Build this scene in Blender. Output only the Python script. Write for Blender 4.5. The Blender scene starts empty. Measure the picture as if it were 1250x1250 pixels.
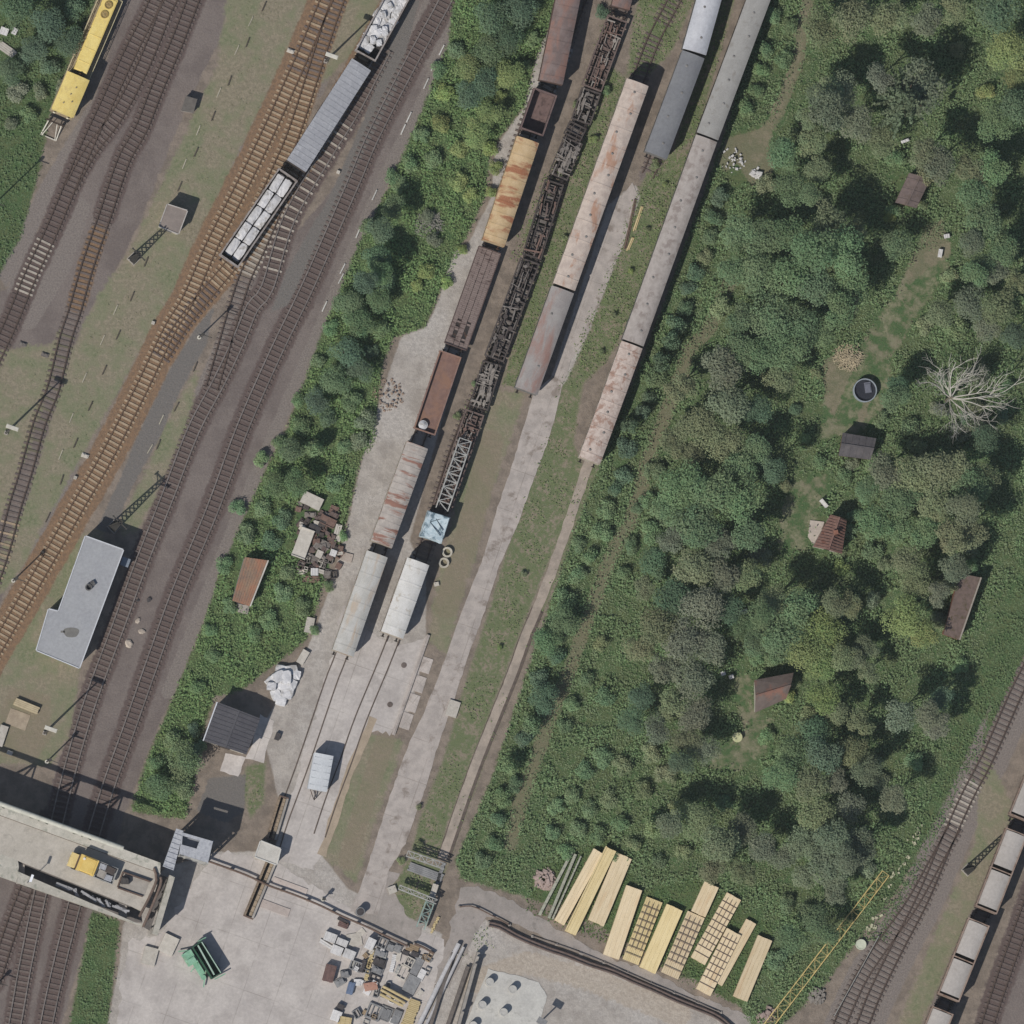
import bpy, bmesh, math, random
import numpy as np
from mathutils import Vector, Matrix
random.seed(7); rng = np.random.default_rng(7)
sc = bpy.context.scene
R = math.radians
# ---------------------------------------------------------------- camera
D = 2500.0; LX, LY = 0.10, 0.06; SPAN = 125.0
CAM = Vector((-LX*D, -LY*D, D)); DIST = CAM.length
FW = (-CAM).normalized(); UP = (Vector((0,1,0)) - FW*FW.y).normalized(); RT = FW.cross(UP)
LENS = 36.0*DIST/SPAN
cd = bpy.data.cameras.new('camera'); cam = bpy.data.objects.new('camera', cd); sc.collection.objects.link(cam)
cd.sensor_width = 36; cd.lens = LENS; cd.clip_start = 100; cd.clip_end = 9000
cam.matrix_world = Matrix(((RT.x,UP.x,-FW.x,CAM.x),(RT.y,UP.y,-FW.y,CAM.y),(RT.z,UP.z,-FW.z,CAM.z),(0,0,0,1)))
sc.camera = cam
# ---------------------------------------------------------------- light
SH = Vector((0.66, 0.64, 0)); ELEV = math.atan2(1, SH.length)       # shadow of a 1 m post
w = bpy.data.worlds.new('World'); sc.world = w; w.use_nodes = True
nt = w.node_tree; bg = nt.nodes['Background']
sky = nt.nodes.new('ShaderNodeTexSky'); sky.sky_type = 'NISHITA'; sky.sun_disc = False
sky.sun_elevation = ELEV; sky.sun_rotation = math.atan2(-SH.x, -SH.y)
nt.links.new(sky.outputs[0], bg.inputs[0]); bg.inputs[1].default_value = 0.07
sl = bpy.data.lights.new('sun', 'SUN'); sl.energy = 3.6; sl.angle = R(0.5); sl.color = (1, .955, .89)
so = bpy.data.objects.new('sun', sl); sc.collection.objects.link(so)
so.rotation_euler = Vector((SH.x, SH.y, -1)).to_track_quat('-Z', 'Y').to_euler(); so.location = (-200,-200,300)
vs = sc.view_settings; vs.view_transform = 'Standard'; vs.look = 'None'; vs.exposure = 0.0; vs.gamma = 1; vs.use_curve_mapping = False
sc.cycles.max_bounces = 5; sc.cycles.diffuse_bounces = 2; sc.cycles.transmission_bounces = 3; sc.cycles.transparent_max_bounces = 4
sc.cycles.use_denoising = True; sc.cycles.denoiser = 'OPENIMAGEDENOISE'; sc.cycles.denoising_prefilter = 'ACCURATE'
# ---------------------------------------------------------------- helpers
def P(px, py, z=0.0):                       # where a point of the aerial picture lies in the yard, at height z
    k = 36.0/LENS
    d = FW + RT*((px-625)/1250*k) + UP*((625-py)/1250*k)
    t = (z-CAM.z)/d.z
    q = CAM + d*t
    return Vector((q.x, q.y, z))
def lin(c):
    return tuple(((v/255)/12.92 if v/255 <= .04045 else ((v/255+.055)/1.055)**2.4) for v in c) + (1,)
def link(o, parent=None):
    sc.collection.objects.link(o)
    if parent: o.parent = parent
    return o
def tag(o, label=None, cat=None, group=None, kind=None):
    if label: o['label'] = label
    if cat: o['category'] = cat
    if group: o['group'] = group
    if kind: o['kind'] = kind
    return o
def empty(name, loc, rz=0, label=None, cat=None, group=None):
    o = bpy.data.objects.new(name, None); o.empty_display_size = .3
    o.location = loc; o.rotation_euler = (0,0,rz); link(o)
    return tag(o, label, cat, group)
def dup(o, parent=None):
    c = o.copy(); link(c); c.parent = parent
    for ch in list(o.children): dup(ch, c)
    return c
class MB:
    def __init__(s, off=(0,0,0)): s.v=[]; s.f=[]; s.m=[]; s.off=Vector(off)
    def add(s, vs, fs, m=0):
        b=len(s.v); s.v += [Vector(v)-s.off for v in vs]; s.f += [tuple(i+b for i in f) for f in fs]; s.m += [m]*len(fs)
    def box(s, c, d, rz=0, m=0, top=1.0, rot=None):
        x,y,z = d[0]/2,d[1]/2,d[2]/2; M = rot or Matrix.Rotation(rz,3,'Z'); c=Vector(c)
        vs=[c+M@Vector((sx*x*(top if sz>0 else 1),sy*y*(top if sz>0 else 1),sz*z)) for sz in(-1,1) for sy in(-1,1) for sx in(-1,1)]
        s.add(vs,[(0,2,3,1),(4,5,7,6),(0,1,5,4),(2,6,7,3),(1,3,7,5),(0,4,6,2)],m); return s
    def bar(s, a, b, w, h=None, m=0):
        a=Vector(a); b=Vector(b); d=b-a; L=d.length
        if L<1e-5: return s
        q=d.to_track_quat('X','Z').to_matrix(); s.box((a+b)/2,(L,w,h or w),m=m,rot=q); return s
    def prism(s, pts, z0, z1, m=0):
        n=len(pts); A=sum(pts[i][0]*pts[(i+1)%n][1]-pts[(i+1)%n][0]*pts[i][1] for i in range(n))
        if A<0: pts=pts[::-1]
        vs=[(p[0],p[1],z0) for p in pts]+[(p[0],p[1],z1) for p in pts]
        s.add(vs,[tuple(range(n))[::-1],tuple(range(n,2*n))]+[(i,(i+1)%n,n+(i+1)%n,n+i) for i in range(n)],m); return s
    def tube(s, path, r, n=8, m=0, r1=None, caps=True):
        path=[Vector(p) for p in path]; k=len(path); vs=[]
        for i,p in enumerate(path):
            t=(path[min(i+1,k-1)]-path[max(i-1,0)]); q=t.to_track_quat('Z','Y').to_matrix()
            rr=r if r1 is None else r+(r1-r)*i/(k-1)
            vs+=[p+q@Vector((math.cos(a)*rr,math.sin(a)*rr,0)) for a in [2*math.pi*j/n for j in range(n)]]
        fs=[(i*n+j,i*n+(j+1)%n,(i+1)*n+(j+1)%n,(i+1)*n+j) for i in range(k-1) for j in range(n)]
        if caps: fs+=[tuple(range(n))[::-1],tuple(range((k-1)*n,k*n))]
        s.add(vs,fs,m); return s
    def cyl(s, c, r, z0, z1, n=16, m=0, r1=None):
        return s.tube([(c[0],c[1],z0),(c[0],c[1],z1)],r,n,m,r1)
    def ring(s, c, r, t, z0, z1, n=24, m=0):
        a=[2*math.pi*j/n for j in range(n)]; vs=[]
        for rr,z in ((r,z0),(r,z1),(r-t,z1),(r-t,z0)): vs+=[(c[0]+math.cos(x)*rr,c[1]+math.sin(x)*rr,z) for x in a]
        s.add(vs,[(k*n+j,k*n+(j+1)%n,((k+1)%4)*n+(j+1)%n,((k+1)%4)*n+j) for k in range(4) for j in range(n)],m); return s
    def arch(s, L, W, z0, rise, ny=8, nx=1, m=0, ends=True, sag=0.0):
        vs=[];nn=ny+1
        for i in range(nx+1):
            x=-L/2+L*i/nx
            for j in range(nn):
                u=-1+2*j/ny; vs.append((x,u*W/2,z0+rise*(1-abs(u)**2.4)))
        fs=[(i*nn+j,(i+1)*nn+j,(i+1)*nn+j+1,i*nn+j+1) for i in range(nx) for j in range(ny)]
        if ends: fs+=[tuple(range(nn)),tuple(range(nx*nn,nx*nn+nn))[::-1]]
        s.add(vs,fs,m); return s
    def build(s, name, mats, parent=None, smooth=False):
        me=bpy.data.meshes.new(name); me.from_pydata([tuple(v) for v in s.v],[],s.f)
        if not isinstance(mats,(list,tuple)): mats=[mats]
        for m in mats: me.materials.append(m)
        if len(mats)>1: me.polygons.foreach_set('material_index',s.m)
        bm=bmesh.new(); bm.from_mesh(me); bmesh.ops.recalc_face_normals(bm,faces=bm.faces); bm.to_mesh(me); bm.free()
        if smooth:
            me.polygons.foreach_set('use_smooth',[True]*len(me.polygons)); me.set_sharp_from_angle(angle=R(40))
        me.update()
        return link(bpy.data.objects.new(name,me),parent)
def part(name, mesh, parent, loc=(0,0,0), rz=0, sc_=None):
    o=bpy.data.objects.new(name,mesh); o.location=loc; o.rotation_euler=(0,0,rz)
    if sc_: o.scale=sc_
    return link(o,parent)
# ---------------------------------------------------------------- materials
class NT:
    def __init__(s,name):
        s.m=bpy.data.materials.new(name); s.m.use_nodes=True; s.t=s.m.node_tree; s.b=s.t.nodes['Principled BSDF']
        s.b.inputs['Specular IOR Level'].default_value=.25
    def n(s,typ,**k):
        o=s.t.nodes.new(typ)
        for a,v in k.items(): setattr(o,a,v)
        return o
    def l(s,a,b): s.t.links.new(a,b)
    def noise(s,vec,scale,detail=4,rough=.6,dist=0):
        o=s.n('ShaderNodeTexNoise'); o.inputs['Scale'].default_value=scale; o.inputs['Detail'].default_value=detail
        o.inputs['Roughness'].default_value=rough; o.inputs['Distortion'].default_value=dist
        if vec: s.l(vec,o.inputs['Vector'])
        return o.outputs['Fac']
    def ramp(s,fac,lo,hi,inter='LINEAR'):
        o=s.n('ShaderNodeMapRange'); o.interpolation_type='SMOOTHSTEP'; o.clamp=True
        o.inputs[1].default_value=lo; o.inputs[2].default_value=hi; s.l(fac,o.inputs[0]); return o.outputs[0]
    def mix(s,fac,a,b):
        o=s.n('ShaderNodeMix',data_type='RGBA')
        if isinstance(fac,(int,float)): o.inputs[0].default_value=fac
        else: s.l(fac,o.inputs[0])
        for v,i in ((a,6),(b,7)):
            if isinstance(v,tuple): o.inputs[i].default_value=v
            else: s.l(v,o.inputs[i])
        return o.outputs[2]
    def math(s,op,a,b=0.0,c=None):
        o=s.n('ShaderNodeMath',operation=op)
        for i,v in enumerate((a,b)+((c,) if c is not None else ())):
            if isinstance(v,(int,float)): o.inputs[i].default_value=v
            else: s.l(v,o.inputs[i])
        return o.outputs[0]
    def vec(s,stretch=(1,1,1)):
        tc=s.n('ShaderNodeTexCoord'); oi=s.n('ShaderNodeObjectInfo')
        mp=s.n('ShaderNodeMapping'); s.l(tc.outputs['Object'],mp.inputs['Vector']); mp.inputs['Scale'].default_value=stretch
        ad=s.n('ShaderNodeVectorMath',operation='ADD'); sc2=s.n('ShaderNodeMath',operation='MULTIPLY'); sc2.inputs[1].default_value=57.0
        s.l(oi.outputs['Random'],sc2.inputs[0]); s.l(mp.outputs[0],ad.inputs[0]); s.l(sc2.outputs[0],ad.inputs[1]); return ad.outputs[0]
    def bump(s,h,strength=.4,dist=.05):
        o=s.n('ShaderNodeBump'); o.inputs['Strength'].default_value=strength; o.inputs['Distance'].default_value=dist
        s.l(h,o.inputs['Height']); s.l(o.outputs[0],s.b.inputs['Normal'])
_M={}
def mat(name,c1,c2=None,scale=2.5,rough=.85,metal=0,stretch=(1,1,1),c3=None,thr=.58,s3=1.2,st3=None,bump=.25,soft=.07,c4=None,joints=None):
    if name in _M: return _M[name]
    t=NT(name); v=t.vec(stretch)
    if c2 is None: c2=tuple(x*.82 for x in c1)
    n1=t.noise(v,scale,6,.65); col=t.mix(t.ramp(n1,.36,.64),lin(c1),lin(c2))
    if c3:
        v3=t.vec(st3 or stretch); n3=t.noise(v3,s3,6,.62,.3); col=t.mix(t.ramp(n3,thr-soft,thr+soft),col,lin(c3))
    if c4:
        v4=t.vec((1,1,1)); n4=t.noise(v4,9,3,.7); col=t.mix(t.ramp(n4,.62,.7),col,lin(c4))
    if joints:
        tc=t.n('ShaderNodeTexCoord'); mp=t.n('ShaderNodeMapping'); t.l(tc.outputs['Object'],mp.inputs['Vector']); mp.inputs['Rotation'].default_value=(0,0,R(joints[0]))
        bk=t.n('ShaderNodeTexBrick'); t.l(mp.outputs[0],bk.inputs['Vector']); bk.offset=joints[3]; bk.inputs['Scale'].default_value=1; bk.inputs['Brick Width'].default_value=joints[1]; bk.inputs['Row Height'].default_value=joints[2]
        bk.inputs['Mortar Size'].default_value=.05; bk.inputs['Mortar Smooth'].default_value=.4; bk.inputs['Color1'].default_value=(1,1,1,1); bk.inputs['Color2'].default_value=(.94,.94,.94,1); bk.inputs['Mortar'].default_value=(.72,.71,.69,1)
        jm=t.n('ShaderNodeMix',data_type='RGBA',blend_type='MULTIPLY'); t.l(t.ramp(t.noise(v,.25,4,.6),.35,.6),jm.inputs[0]); t.l(col,jm.inputs[6]); t.l(bk.outputs['Color'],jm.inputs[7]); col=jm.outputs[2]
    fine=t.noise(v,scale*9,3,.7); oi_=t.n('ShaderNodeObjectInfo'); g=t.math('MULTIPLY',t.math('MULTIPLY_ADD',fine,.5,.75),t.math('MULTIPLY_ADD',oi_.outputs['Random'],.2,.9))
    mm=t.n('ShaderNodeMix',data_type='RGBA',blend_type='MULTIPLY'); mm.inputs[0].default_value=1
    t.l(col,mm.inputs[6]); t.l(g,mm.inputs[7]); t.l(mm.outputs[2],t.b.inputs['Base Color'])
    t.b.inputs['Roughness'].default_value=rough; t.b.inputs['Metallic'].default_value=metal
    if bump: t.bump(fine,bump,.03)
    _M[name]=t.m; return t.m
# ---------------------------------------------------------------- ground sheet with masks
def catmull(pts, step=10.0):
    pts=[np.array(p,float) for p in pts]; P_=[2*pts[0]-pts[1]]+pts+[2*pts[-1]-pts[-2]]; out=[]
    for i in range(1,len(P_)-2):
        p0,p1,p2,p3=P_[i-1:i+3]; n=max(2,int(np.linalg.norm(p2-p1)/step))
        for k in range(n):
            t=k/n; out.append(.5*((2*p1)+(-p0+p2)*t+(2*p0-5*p1+4*p2-p3)*t*t+(-p0+3*p1-3*p2+p3)*t**3))
    out.append(pts[-1]); return [tuple(o) for o in out]
def resample(pts, step):
    pts=[np.array(p,float) for p in pts]; d=[0]
    for a,b in zip(pts,pts[1:]): d.append(d[-1]+np.linalg.norm(b-a))
    n=int(d[-1]/step); s=np.linspace(0,d[-1],n+1); A=np.array(pts)
    return np.stack([np.interp(s,d,A[:,0]),np.interp(s,d,A[:,1])],1)
def W2(pts,z=0): return [tuple(P(x,y,z)[:2]) for x,y in pts]
def sdist(X,Y,poly):                    # signed distance, positive inside
    inside=np.zeros(X.shape,bool); dm=np.full(X.shape,1e9); n=len(poly)
    for i in range(n):
        x1,y1=poly[i]; x2,y2=poly[(i+1)%n]
        c=((y1>Y)!=(y2>Y)); 
        with np.errstate(divide='ignore',invalid='ignore'): xi=(x2-x1)*(Y-y1)/(y2-y1)+x1
        inside^=c&(X<xi)
        dx,dy=x2-x1,y2-y1; t=np.clip(((X-x1)*dx+(Y-y1)*dy)/(dx*dx+dy*dy+1e-12),0,1)
        dm=np.minimum(dm,np.hypot(X-x1-t*dx,Y-y1-t*dy))
    return np.where(inside,dm,-dm)
def ldist(X,Y,line):
    dm=np.full(X.shape,1e9)
    for (x1,y1),(x2,y2) in zip(line,line[1:]):
        dx,dy=x2-x1,y2-y1; t=np.clip(((X-x1)*dx+(Y-y1)*dy)/(dx*dx+dy*dy+1e-12),0,1)
        dm=np.minimum(dm,np.hypot(X-x1-t*dx,Y-y1-t*dy))
    return dm
# track centre lines, in picture points
TR=dict(
 T1=[(215,-60),(184,13),(157,67),(130,126),(101,189),(65,276),(38,334),(16,387),(-8,440),(-30,490)],
 T2=[(258,-60),(234,3),(215,53),(192,106),(172,157),(153,190),(141,222),(128,262),(106,326),(90,382),(80,412),(64,476),(48,516),(30,580),(18,618),(3,674),(-20,740)],
 T3=[(225,-30),(203,10),(188,48),(167,96),(140,145),(110,185),(85,230)],
 T4=[(425,-60),(398,0),(366,75),(328,159),(296,225),(258,300),(229,366),(206,404),(170,479),(128,561),(96,616),(54,690),(14,759),(-10,800),(-40,850)],
 T5=[(450,-70),(412,0),(361,154),(340,205),(316,258)],
 T6=[(525,-70),(483,0),(402,145),(320,270),(290,313),(258,352),(225,392),(197,436)],
 T7=[(470,60),(432,133),(397,190),(352,268),(326,351),(308,375),(292,413),(267,466),(236,525),(204,607),(171,691),(145,762),(110,856),(86,936),(68,1010),(49,1090),(30,1182),(18,1250),(5,1310)],
 T8=[(340,248),(315,305),(299,338),(286,378),(271,430),(258,475)],
 T9=[(575,-60),(539,9),(498,83),(454,169),(432,221),(377,346),(337,429),(296,522),(259,622),(217,722),(187,805),(155,896),(132,960),(108,1040),(90,1106),(71,1182),(58,1242),(48,1300)],
 T10=[(60,1000),(45,1050),(30,1089),(18,1120),(6,1155),(-8,1200)],
 T20=[(745,-70),(708,0),(673,98),(640,163),(604,290),(557,422),(515,525),(467,663),(418,796),(403,835),(370,932),(345,1000),(335,1032)],
 T21=[(790,-60),(757,10),(725,105),(690,200),(650,315),(602,442),(560,540),(528,640),(482,775),(441,876),(423,927),(405,975),(390,1020)],
 T22=[(870,-80),(812,20),(785,80),(740,215),(690,350),(643,477)],
 T23=[(905,-80),(870,0),(845,70),(801,190),(790,215)],
 T24=[(960,-90),(925,0),(864,167),(773,419),(720,562),(697,630),(668,712),(640,780),(625,822),(579,937),(540,1048)],
 T30=[(1275,780),(1243,840),(1206,923),(1180,973),(1153,1033),(1125,1099),(1096,1155),(1068,1212),(1053,1250),(1030,1310)],
 T31=[(1165,1010),(1140,1055),(1112,1105),(1080,1150),(1050,1195),(1025,1250),(1005,1300)],
 T32=[(1300,880),(1240,1013),(1198,1115),(1155,1222),(1120,1300)],
 T33=[(1290,1010),(1250,1120),(1225,1190),(1205,1250),(1185,1310)])
TR={k:catmull(v) for k,v in TR.items()}
ZN=dict(
 green=[[(558,-60),(700,-60),(668,40),(655,70),(640,130),(600,180),(592,240),(560,310),(535,360),(518,400),(480,412),(468,440),(462,480),(458,540),(440,560),(420,650),(392,720),(375,780),(330,815),(290,845),(262,850),(245,900),(236,960),(225,1000),(160,990),(178,930),(212,850),(245,770),(272,690),(312,600),(352,520),(388,420),(412,360),(436,300),(474,230),(513,140),(548,50)],
  [(935,-70),(1320,-70),(1320,660),(1240,800),(1190,900),(1150,985),(1100,1080),(1060,1130),(1000,1210),(955,1250),(940,1310),(905,1230),(700,1112),(562,1072),(556,1050),(600,950),(650,800),(700,650),(740,545),(790,425),(860,235),(895,130)],
  [(-70,-70),(150,-70),(118,0),(90,60),(58,150),(50,200),(25,290),(-10,350),(-70,370)],
  [(112,1112),(146,1124),(140,1180),(132,1250),(128,1310),(75,1310),(98,1180)],
  [(1185,960),(1200,905),(1235,835),(1250,800),(1320,700),(1250,700)] ],
 weeds=[[(300,935),(325,930),(322,980),(305,1000),(296,965)],[(800,192),(852,180),(822,270),(782,370),(742,440),(712,468),(700,425),(735,350),(775,240)],
  [(745,80),(768,100),(690,330),(640,475),(612,470),(650,350),(690,230),(720,140)],
  [(640,280),(668,240),(690,190),(670,215),(640,300)],
  [(785,-40),(862,-40),(822,60),(792,92),(765,92),(772,40)],
  [(888,-40),(908,-40),(850,168),(820,192)],
  [(690,440),(715,450),(700,540),(712,570),(690,640),(660,710),(640,760),(610,840),(580,920),(545,1010),(535,1050),(500,1045),(512,1000),(540,930),(566,840),(598,740),(625,650),(655,560),(678,490)],
  [(715,565),(735,560),(690,680),(650,780),(610,880),(570,990),(545,1060),(556,1000),(620,830),(650,770)],
  [(478,1085),(500,1045),(545,1060),(530,1095),(505,1125),(480,1110)],
  [(572,1140),(600,1125),(610,1150),(570,1180),(560,1170)]],
 dry=[[(285,-60),(420,-60),(385,0),(340,90),(300,170),(260,260),(215,350),(170,430),(120,520),(70,610),(30,690),(0,730),(-10,690),(30,620),(60,520),(90,420),(120,360),(155,310),(190,240),(228,160),(265,80)],
  [(-40,430),(62,420),(76,400),(60,470),(35,550),(0,640),(-40,700)],
  [(425,-30),(478,-30),(440,55),(395,100),(380,105),(405,40)],
  [(245,445),(228,520),(198,590),(168,648),(150,655),(142,640),(172,590),(202,520),(228,470)],
  [(-40,860),(20,765),(70,670),(105,650),(130,640),(98,815),(85,900),(62,935),(-40,930)],
  [(600,475),(642,480),(622,540),(600,600),(580,680),(560,740),(545,800),(522,780),(535,700),(548,650),(560,600),(580,530)],
  [(447,895),(493,905),(478,950),(455,1010),(435,1078),(415,1060),(388,1045),(400,1010),(425,950)],
  [(1040,440),(1058,400),(1085,365),(1120,305),(1165,290),(1160,330),(1115,400),(1090,440),(1085,500),(1050,530),(1000,540),(1003,480),(1010,430)],
  [(955,590),(1010,575),(1015,600),(995,640),(985,675),(945,675),(950,640)],
  [(895,820),(920,815),(920,860),(950,880),(940,920),(900,945),(860,940),(870,920),(905,890),(895,850)],
  [(1200,910),(1240,990),(1210,1060),(1160,1170),(1120,1260),(1095,1250),(1150,1120),(1190,1030)],
  [(985,-40),(1000,-40),(975,90),(950,160),(925,210),(905,180),(950,110)]],
 ballast=[[(165,-60),(300,-60),(268,50),(236,112),(206,182),(172,270),(140,335),(100,395),(62,430),(-40,560),(-40,370),(12,352),(48,285),(88,182),(124,98)],
  [(515,-60),(585,-60),(545,50),(510,140),(470,230),(432,300),(408,360),(384,420),(350,510),(310,590),(270,680),(243,760),(210,850),(178,925),(150,1000),(140,1040),(60,1020),(55,1000),(70,930),(100,860),(135,760),(160,690),(190,620),(212,560),(238,490),(268,420),(290,345),(322,330),(405,232),(445,160),(485,50)],
  [(-60,1040),(100,1080),(128,1110),(112,1120),(96,1180),(76,1250),(70,1310),(-60,1310)],
  [(1320,900),(1290,960),(1245,1090),(1210,1190),(1185,1310),(1320,1310)]],
 stone=[[(75,568),(97,560),(86,602),(60,652),(36,702),(14,692),(45,620)],[(100,140),(122,108),(92,190),(56,262),(30,312),(8,352),(-5,330),(50,225)],[(98,240),(112,250),(86,330),(42,402),(18,402),(60,320)]], rust=[],
 asphalt=[[(262,372),(252,420),(216,485),(192,540),(163,590),(142,640),(134,652),(118,645),(146,585),(176,512),(206,452),(240,398)],
  [(492,0),(512,0),(484,110),(442,190),(396,285),(352,372),(330,382),(350,330),(402,240),(442,150),(468,80)],
  [(255,950),(300,945),(298,990),(275,1005),(240,990)]],
 pale=[[(672,30),(700,60),(655,170),(612,310),(565,425),(532,540),(500,660),(520,700),(520,790),(500,870),(440,895),(390,1040),(425,1085),(540,1140),(520,1260),(500,1310),(120,1310),(145,1180),(150,1130),(200,1060),(262,1040),(335,1040),(345,1000),(330,930),(318,890),(330,870),(372,800),(395,740),(420,660),(440,570),(470,470),(490,410),(520,400),(540,360),(565,310),(600,240),(605,180),(640,130),(655,70)],
  [(742,250),(775,225),(782,240),(760,300),(735,362),(716,412),(690,468),(640,500),(670,470)],
  [(545,1172),(592,1122),(620,1137),(692,1166),(799,1209),(889,1250),(900,1310),(500,1310)],
  ],
 path=[[(12,838),(62,850),(62,900),(42,930),(0,922),(-5,880)],[(885,170),(935,155),(945,210),(920,230),(900,200),(885,210),(875,200)],[(1003,440),(1040,425),(1050,440),(1035,465),(1018,510),(1007,490)],[(1128,280),(1150,265),(1162,310),(1130,330),(1110,350),(1105,330)]],
)
def buf(a,wd,i0=0,i1=None):
    L=W2(TR[a][i0:i1]); return (L,wd)
ZL=dict(rust=[buf('T4',2.1),buf('T5',1.3),buf('T6',1.6)]+[(W2([(120,285),(106,326),(94,370)]),1.2)],
 stone=[buf('T30',2.7),buf('T31',1.8),buf('T9',2.3,0,14),(W2([(55,302),(38,334),(29,356)]),2.0),buf('T33',1.5),(W2([(388,-20),(356,60),(326,125),(300,185),(272,240)]),1.1),(W2([(428,-10),(406,60),(386,112)]),.9),(W2([(555,20),(520,115),(470,215),(440,285),(412,350),(387,410),(352,490),(317,570),(287,640),(257,715),(227,790),(205,845)]),.8),(W2([(300,350),(270,420),(245,480)]),.8),(W2([(345,400),(300,500),(262,590)]),.9)],
 bed=[buf('T1',1.5),buf('T3',1.4),(W2([(258,-60),(234,3),(215,53),(192,106),(172,157),(153,190),(141,222),(128,262)]),1.5),buf('T7',1.5),buf('T9',1.6),buf('T10',1.4),buf('T33',1.6)],
 ballast=[buf('T2',1.9),buf('T32',1.5),buf('T23',1.0),(W2([(820,-20),(812,20),(792,70)]),1.0)],
 path=[(W2([(992,-40),(975,70),(950,140),(915,185)]),.75),(W2([(895,335),(872,385),(863,405),(840,428),(833,455),(815,500),(794,553),(771,632),(745,681),(722,743),(702,799),(686,845),(671,876),(653,930),(635,981),(622,1030)]),.9),
  (W2([(1062,480),(1052,508)]),.5),(W2([(600,540),(572,650),(545,740)]),1.5),(W2([(470,905),(445,980),(425,1050)]),1.2)],
 sand=[(W2([(580,1200),(640,1175),(720,1195),(830,1240)]),1.4)], pale=[(W2([(560,310),(530,400)]),.6)], green=[], weeds=[], dry=[], asphalt=[])
fx=np.concatenate([[-3000,-900,-350,-170,-105],np.arange(-72,72.01,.4),[105,170,350,900,3000]])
GX,GY=np.meshgrid(fx,fx); nx=len(fx)
masks={}
for k in ('green','weeds','dry','ballast','stone','bed','rust','asphalt','pale','path','sand'):
    m=np.full(GX.shape,-9.0)
    for z in ZN.get(k,[]): m=np.maximum(m,sdist(GX,GY,W2(z)))
    for L,wd in ZL.get(k,[]): m=np.maximum(m,wd-ldist(GX,GY,L))
    wsoft=dict(green=.9,weeds=1.0,dry=1.1,ballast=.7,stone=.6,bed=.8,rust=.7,asphalt=.6,pale=.6,path=.6,sand=1.0)[k]
    masks[k]=np.clip(.5+m/(2*wsoft),0,1)
far=np.maximum(abs(GX),abs(GY))>90
masks['green'][far]=1
def grid_mesh(name):
    me=bpy.data.meshes.new(name); idx=np.arange(nx*nx).reshape(nx,nx)
    co=np.stack([GX.ravel(),GY.ravel(),np.zeros(nx*nx)],1)
    q=np.stack([idx[:-1,:-1],idx[:-1,1:],idx[1:,1:],idx[1:,:-1]],-1).reshape(-1,4)
    me.vertices.add(nx*nx); me.vertices.foreach_set('co',co.ravel()); me.loops.add(q.size); me.loops.foreach_set('vertex_index',q.ravel())
    me.polygons.add(len(q)); me.polygons.foreach_set('loop_start',np.arange(0,q.size,4)); me.update(calc_edges=True)
    for k,v in masks.items():
        a=me.attributes.new('m_'+k,'FLOAT','POINT'); a.data.foreach_set('value',v.ravel().astype(np.float32))
    return me
t=NT('ground'); tc=t.n('ShaderNodeTexCoord').outputs['Object']
nA=t.noise(tc,.55,7,.68); nB=t.noise(tc,2.2,6,.7); nC=t.noise(tc,14,4,.75); nD=t.noise(tc,.16,4,.6); nE=t.noise(tc,5,5,.7)
edge=t.math('ADD',t.math('MULTIPLY',nA,.55),t.math('MULTIPLY',nB,.45))
def gmask(k,amt=.9,lo=.38,hi=.62):
    a=t.n('ShaderNodeAttribute'); a.attribute_name='m_'+k
    return t.ramp(t.math('ADD',a.outputs['Fac'],t.math('MULTIPLY',t.math('SUBTRACT',edge,.5),amt)),lo,hi)
def two(c1,c2,n=None,lo=.38,hi=.62): return t.mix(t.ramp(n or nB,lo,hi),lin(c1),lin(c2))
col=two((140,128,116),(118,108,98),nA)
col=t.mix(gmask('ballast'),col,t.mix(t.ramp(t.math('ADD',t.math('MULTIPLY',nD,.6),t.math('MULTIPLY',nA,.4)),.42,.58),two((119,109,104),(106,97,93),nE),two((131,121,115),(115,106,101),nE)))
col=t.mix(gmask('stone',.7),col,two((138,129,122),(116,108,103),nE))
drycol=t.mix(t.ramp(t.math('ADD',t.math('MULTIPLY',nD,.5),t.math('MULTIPLY',nA,.5)),0.43,.57),two((144,135,116),(126,119,101),nB),two((110,117,88),(132,130,106),nB))
col=t.mix(gmask('bed',.9),col,two((104,90,86),(91,80,76),nE))
col=t.mix(gmask('dry',1.1),col,drycol)
weedcol=t.mix(t.ramp(t.math('ADD',t.math('MULTIPLY',nA,.6),t.math('MULTIPLY',nB,.4)),.46,.62),two((110,118,84),(98,108,78),nE),two((146,135,118),(127,118,102),nE))
col=t.mix(gmask('weeds',1.1),col,weedcol)
grn=t.mix(t.ramp(nA,.38,.62),two((84,106,68),(68,92,58),nE),two((98,108,72),(78,90,60),nE))
col=t.mix(gmask('green',1.0),col,grn)
palecol=t.mix(t.ramp(nD,.42,.62),two((174,167,159),(154,147,140),nA),two((184,178,171),(164,158,152),nB))
col=t.mix(gmask('pale',.8),col,palecol)
drymask2=gmask('dry',.9,.55,.75)
col=t.mix(t.math('MULTIPLY',drymask2,t.ramp(nA,.42,.62)),col,drycol)
col=t.mix(gmask('asphalt',.8),col,two((122,116,111),(106,103,99),nE))
col=t.mix(gmask('rust',.9),col,two((138,112,88),(119,99,81),nB))
col=t.mix(t.math('MULTIPLY',gmask('path',1.3),.55),col,two((140,127,111),(124,114,95),nE))
col=t.mix(t.math('MULTIPLY',gmask('sand',1.3),.7),col,two((184,172,156),(166,153,138),nB))
g=t.math('ADD',t.math('MULTIPLY_ADD',nC,.7,.42),t.math('MULTIPLY',nE,.46))
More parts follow.
